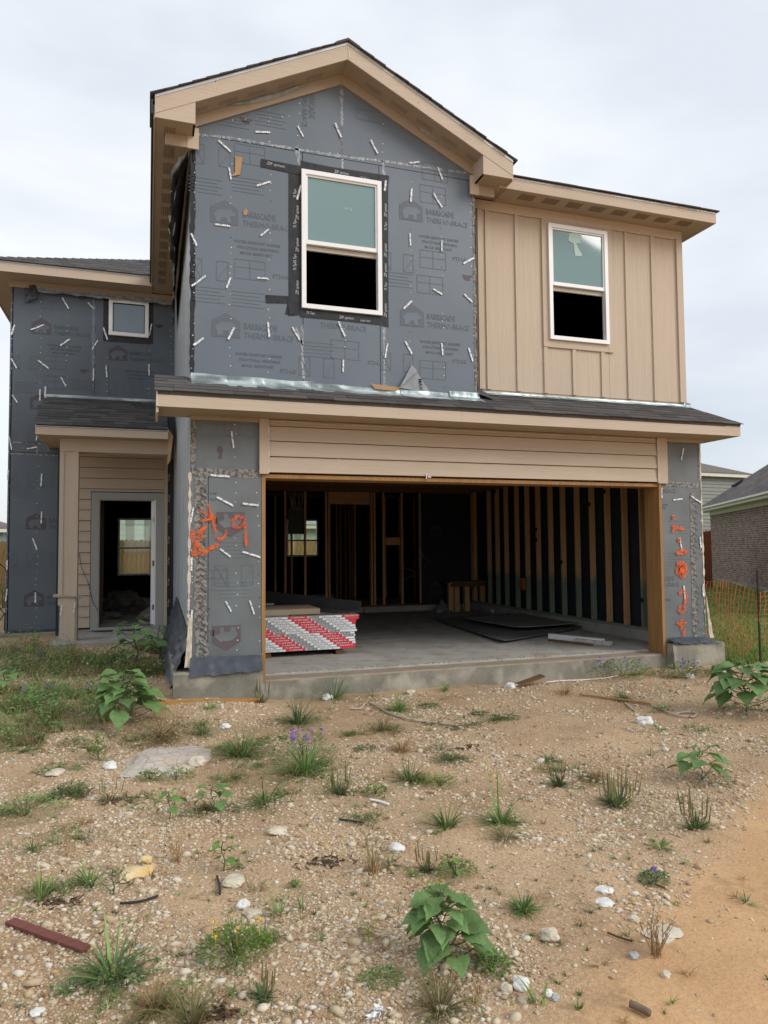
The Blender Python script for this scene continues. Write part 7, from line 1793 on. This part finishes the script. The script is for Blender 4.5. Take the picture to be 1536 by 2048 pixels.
rock(1268, 1915, 20, .7, 38, 'square grey stone left of the dry twigs', m_rockg)
rock(1331, 1952, 18, .7, 39, 'tan stone at the foot of the dry twigs', m_rock)
rock(1208, 1782, 34, .25, 40, 'flat white flake of rubble in the right foreground', m_rockw)
rock(1210, 1806, 34, .2, 41, 'thin white shard below the flat white flake', m_rockw)
rock(1268, 1840, 22, .5, 42, 'cream pebble behind the wide flat cream rock', m_rock)
rock(505, 1830, 36, .4, 43, 'pale yellow flat stone beside the yellow-flowered plant', m_rock)
rock(655, 1345+20, 22, .6, 44, 'whitish lump at the foot of the slab', m_rockw)
rock(1020, 1357, 20, .7, 45, 'white rubble lump behind the brown plank at the slab', m_rockw)
rock(1030, 1360, 16, .6, 46, 'small rubble stone touching the brown plank at the slab', m_rock)
rock(1380, 1356, 16, .8, 47, 'pale broken stone under the right concrete corner', m_rockw)
rock(1440, 1345, 26, .6, 48, 'flat pale stone beside the broken concrete corner', m_rock)
rock(820, 1440-52, 20, .6, 49, 'pinkish stone beside the big grass tuft', m_rock)
rock(450, 1455, 22, .5, 50, 'white crumpled stone among the weeds right of the sunflower-like plant', m_rockw)
rock(75, 1938+90, 26, .5, 51, 'pale pebble at the bottom left corner', m_rockw)
rock(90, 1402+14, 34, .25, 52, 'flat pale rock under the left bed weeds', m_rock)
m_redplank = mat('red_plank', (.19, .065, .05), (.13, .045, .038), 8, .8, .4, 25, (1, 6, 6))
a, b = G(20, 1848), G(172, 1908); a.z += .012; b.z += .02
mb = MB(); mb.beam(a, b, .045, .012); thing('red_plank', mb, m_redplank, tuple(a), 'dark red painted plank lying on the gravel at lower left', 'plank')
a, b = G(1030, 1368), G(1085, 1346); a.z += .02; b.z += .10
thing('brown_plank', MB().beam(a, b, .12, .02), mat('brown_plank', (.16, .09, .045), (.10, .055, .03), 8, .8, .4, 25), tuple(a), 'short dark brown plank leaning on the foot of the slab', 'plank')
a, b = G(318, 1410), G(520, 1398); a.z += .015; b.z += .02
thing('form_board', MB().beam(a, b, .035, .06), mat('form_board', (.42, .23, .07), (.30, .16, .05), 6, .8, .3, 20, (1, 6, 6)), tuple(a), 'orange-brown form board on the ground along the concrete corner', 'plank')
def cord(pts, r, name, label, mt, cat='cord', up=.006, n=5):
    P = [G(x, y)+Vector((0, 0, up+r)) for x, y in pts]; q = []
    for i in range(len(P)-1):
        p0, p1, p2, p3 = P[max(0, i-1)], P[i], P[i+1], P[min(len(P)-1, i+2)]
        for k in range(6):
            t = k/6; q.append(.5*((2*p1)+(p2-p0)*t+(2*p0-5*p1+4*p2-p3)*t*t+(3*p1-p0-3*p2+p3)*t**3))
    q.append(P[-1]); mb = MB().tube(q, r, n); mb.smooth = True
    return thing(name, mb, mt, tuple(P[0]), label, cat)
m_strap = mat('faded_strap', (.50, .42, .36), (.38, .28, .22), 12, .8)
cord([(700, 1420), (720, 1420), (733, 1408), (750, 1413), (775, 1428), (810, 1440), (845, 1446), (880, 1450), (915, 1455)], .011, 'strap', 'long faded strap curving over the dirt at centre', m_strap, 'strap')
cord([(1160, 1392), (1200, 1397), (1260, 1405), (1302, 1411)], .012, 'pole', 'thin orange-brown wooden pole lying at right', mat('pole_wood', (.42, .24, .09), (.3, .17, .07), 8, .8), 'pole')
cord([(1302, 1413), (1330, 1425), (1355, 1434), (1385, 1437), (1392, 1430), (1375, 1427), (1350, 1431)], .010, 'strap', 'short pinkish strap ending in a loop beside the pole', m_strap, 'strap')
cord([(1250, 1408), (1262, 1418), (1272, 1426)], .008, 'stick', 'short pale stick below the brown pole', m_rock, 'stick')
cord([(1090, 1350), (1120, 1358), (1170, 1356), (1210, 1352), (1235, 1352)], .009, 'rope', 'thin white rope lying along the foot of the slab', m_rockw, 'rope')
cord([(240, 1812), (280, 1808), (316, 1797)], .006, 'stick', 'thin black stick left of the yellow-flowered plant', m_ink, 'stick')
cord([(434, 1757), (438, 1775), (440, 1793)], .006, 'stick', 'short dark twig below the small seedling', m_ink, 'stick')
cord([(678, 1642), (705, 1646), (728, 1650)], .006, 'stick', 'thin dark stick in the gravel at lower centre', m_ink, 'stick')
cord([(740, 1603), (760, 1607), (778, 1613)], .007, 'stick', 'white plastic strip in the gravel below the lime weed', m_white, 'plastic strip')
cord([(1260, 2018), (1280, 2027), (1300, 2038)], .013, 'stick', 'thick broken brown stick at the bottom right', mat('grey_stick', (.20, .14, .10), (.12, .08, .05), 20, .9), 'stick')
cord([(1295, 1770), (1312, 1774), (1330, 1781)], .005, 'stick', 'brown twig just below the purple flower ball', m_drydark, 'stick')
cord([(1215, 1870), (1240, 1880), (1265, 1888)], .004, 'stick', 'thin dark twig left of the wide flat cream rock', m_drydark, 'stick')
p = G(755, 2036); mb = MB(); r2 = random.Random(4)
for k in range(6):
    a0 = r2.uniform(0, 3.1); q = []; n = 10; vs = []
    for i in range(n+1):
        t = i/n-.5; x = t*.09*math.cos(a0)+.012*math.sin(t*9+k); y = t*.07*math.sin(a0)+.01*math.cos(t*7); z = .012+.012*math.sin(t*8+k*2)+.004*k
        wv = .006*(1-abs(t)*1.3)+.001; vs += [p+Vector((x, y-wv, z)), p+Vector((x, y+wv, z+.006*math.sin(t*14)))]
    mb.add(vs, [(i*2, i*2+1, i*2+3, i*2+2) for i in range(n)])
thing('white_rag', mb, m_white, tuple(p), 'torn white plastic rag at the bottom edge, centre', 'rag')
def litter(px, py, w, label, seed, n=60):
    n = int(n*.6)
    p = G(px, py); W = hpx(p, w); r2 = random.Random(seed); mb = MB()
    for _ in range(n):
        c = Vector((r2.gauss(0, W*.26), r2.gauss(0, W*.16), .004+.008*r2.random())); d = Vector((r2.uniform(-1, 1), r2.uniform(-1, 1), r2.uniform(-.3, .4))).normalized()*r2.uniform(.006, .022); s_ = d.orthogonal().normalized()*.0028
        mb.obox(c, d, s_, d.cross(s_).normalized()*.002)
    thing('dead_litter', mb, m_drydark, tuple(p), label, 'plant litter', local=True)
litter(930, 1497, 60, 'dark scrap of dead roots right of the round dry tuft', 1)
litter(650, 1725, 90, 'dark dead plant litter left of the tall thin dry grass', 2, 90)
litter(115, 1808, 80, 'black litter behind the red plank', 3, 80)
litter(430, 2030, 100, 'dark dead stalks at the bottom edge left of centre', 4, 90)
litter(30, 1400, 110, 'dark soil clods at the left edge below the bed', 5, 120)
litter(250, 1600, 90, 'dead roots beside the reddish plantain', 6, 60)

# ------------------------------------------------------------------ gravel
def gravel_mat():
    m, n, l, b = newmat('gravel_stones'); b.inputs['Roughness'].default_value = .92; b.inputs['Specular IOR Level'].default_value = .15
    gi = n.new('ShaderNodeNewGeometry'); r_ = n.new('ShaderNodeValToRGB'); cr = r_.color_ramp; cr.interpolation = 'LINEAR'
    cols = [(0, (.30, .20, .125)), (.22, (.43, .31, .20)), (.45, (.54, .44, .31)), (.62, (.58, .50, .375)), (.78, (.64, .58, .475)), (.88, (.50, .40, .30)), (.94, (.52, .36, .16)), (1, (.36, .34, .33))]
    cr.elements[0].position, cr.elements[0].color = 0, (*cols[0][1], 1); cr.elements[1].position, cr.elements[1].color = 1, (*cols[-1][1], 1)
    for p_, c_ in cols[1:-1]: e_ = cr.elements.new(p_); e_.color = (*c_, 1)
    l.new(gi.outputs['Random Per Island'], r_.inputs[0])
    t = n.new('ShaderNodeTexCoord'); z = n.new('ShaderNodeTexNoise'); z.inputs['Scale'].default_value = 90; l.new(t.outputs['Object'], z.inputs['Vector'])
    mr_ = n.new('ShaderNodeMapRange'); mr_.inputs['To Min'].default_value = .78; mr_.inputs['To Max'].default_value = 1.15; l.new(z.outputs['Fac'], mr_.inputs['Value'])
    mx = n.new('ShaderNodeMix'); mx.data_type = 'RGBA'; mx.blend_type = 'MULTIPLY'; mx.inputs['Factor'].default_value = 1
    l.new(r_.outputs[0], mx.inputs['A']); l.new(mr_.outputs[0], mx.inputs['B']); l.new(mx.outputs['Result'], b.inputs['Base Color']); return m
def gravel():
    rg = np.random.default_rng(5)
    import bmesh
    bm = bmesh.new(); bmesh.ops.create_icosphere(bm, subdivisions=1, radius=1)
    bv = np.array([v.co[:] for v in bm.verts]); bf = np.array([[v.index for v in f.verts] for f in bm.faces]); bm.free()
    pts = []; tries = 0
    N_ = 80000
    while len(pts) < N_ and tries < 900000:
        tries += 1
        # sample evenly in the ground seen from the photograph's side, denser near
        d = 2.0+rg.random()**1.25*11.5; a = YAW+(rg.uniform(-.60, .60) if rg.random() < .88 else rg.choice([-1, 1])*rg.uniform(.6, 1.0)); x = CAM.x+math.sin(a)*d; y = CAM.y+math.cos(a)*d
        if y > -.16 and x > -.97: continue
        if y > 3.5: continue
        n1_ = mn.noise(Vector((x*1.1, y*1.1, 9)))+.6*mn.noise(Vector((x*3.4, y*3.4, 5)))
        sand = sm(9.2, 10.1, x-1.6*y+1.2*(.5+.4*mn.noise(Vector((x*.8, y*.8, 0)))))
        leftb = sm(1.5, -1.5, x)*.25
        pr = min(1, max(.10, .48+n1_*1.45+leftb-.10))*(1-.93*sand)
        if rg.random() > pr: continue
        big = rg.random()
        s_ = .0030+.0035*rg.random()
        if big > .74: s_ = .0055+.006*rg.random()
        if big > .975 and n1_ > -.1: s_ = .010+.010*rg.random()
        if big > .9992 and n1_ > 0: s_ = .018+.014*rg.random()
        s_ *= (1+.05*d)
        pts.append((x, y, s_))
    P = np.array(pts); n = len(P); k = len(bv)
    z = np.array([ground_z(x, y) for x, y, _ in pts])
    sc = P[:, 2][:, None]*np.stack([rg.uniform(.7, 1.5, n), rg.uniform(.6, 1.2, n), rg.uniform(.35, .75, n)], 1)
    th = rg.uniform(0, 6.28, n); c, s = np.cos(th), np.sin(th)
    V = bv[None]*(1+rg.uniform(-.38, .38, (n, k, 1)))*sc[:, None, :]
    tilt = rg.uniform(-.3, .3, n); V[:, :, 2] += V[:, :, 0]*tilt[:, None]
    X = V[:, :, 0]*c[:, None]-V[:, :, 1]*s[:, None]+P[:, 0:1]; Y = V[:, :, 0]*s[:, None]+V[:, :, 1]*c[:, None]+P[:, 1:2]; Z = V[:, :, 2]+z[:, None]+sc[:, 2:3]*.25
    co = np.stack([X, Y, Z], 2).reshape(-1, 3).astype(np.float32)
    F = (bf[None]+(np.arange(n)*k)[:, None, None]).reshape(-1, 3).astype(np.int32)
    me = bpy.data.meshes.new('gravel'); me.vertices.add(len(co)); me.vertices.foreach_set('co', co.ravel())
    me.loops.add(F.size); me.loops.foreach_set('vertex_index', F.ravel()); me.polygons.add(len(F))
    me.polygons.foreach_set('loop_start', np.arange(0, F.size, 3, dtype=np.int32)); me.polygons.foreach_set('loop_total', np.full(len(F), 3, np.int32))
    me.update(calc_edges=True); me.validate(); me.materials.append(gravel_mat()); mk('gravel', me, None, kind='stuff')
gravel()
# grit and crumbs on the garage slab edge
mb = MB(); r2 = random.Random(2)
for _ in range(900):
    x = r2.uniform(.0, 5.15); y = .26+abs(r2.gauss(0, .05)) if r2.random() < .8 else r2.uniform(.3, 1.6); s_ = r2.uniform(.002, .008); z = (.0 if y < .27 else FZ)
    mb.obox((x, y, z+s_*.4), (s_, s_*r2.uniform(-.4, .4), 0), (-s_*.3, s_*.7, 0), (0, 0, s_*.5))
mk('slab_grit', mb, mat('crumbs', (.45, .38, .28), (.3, .25, .18), 20, .9), None, kind='stuff')
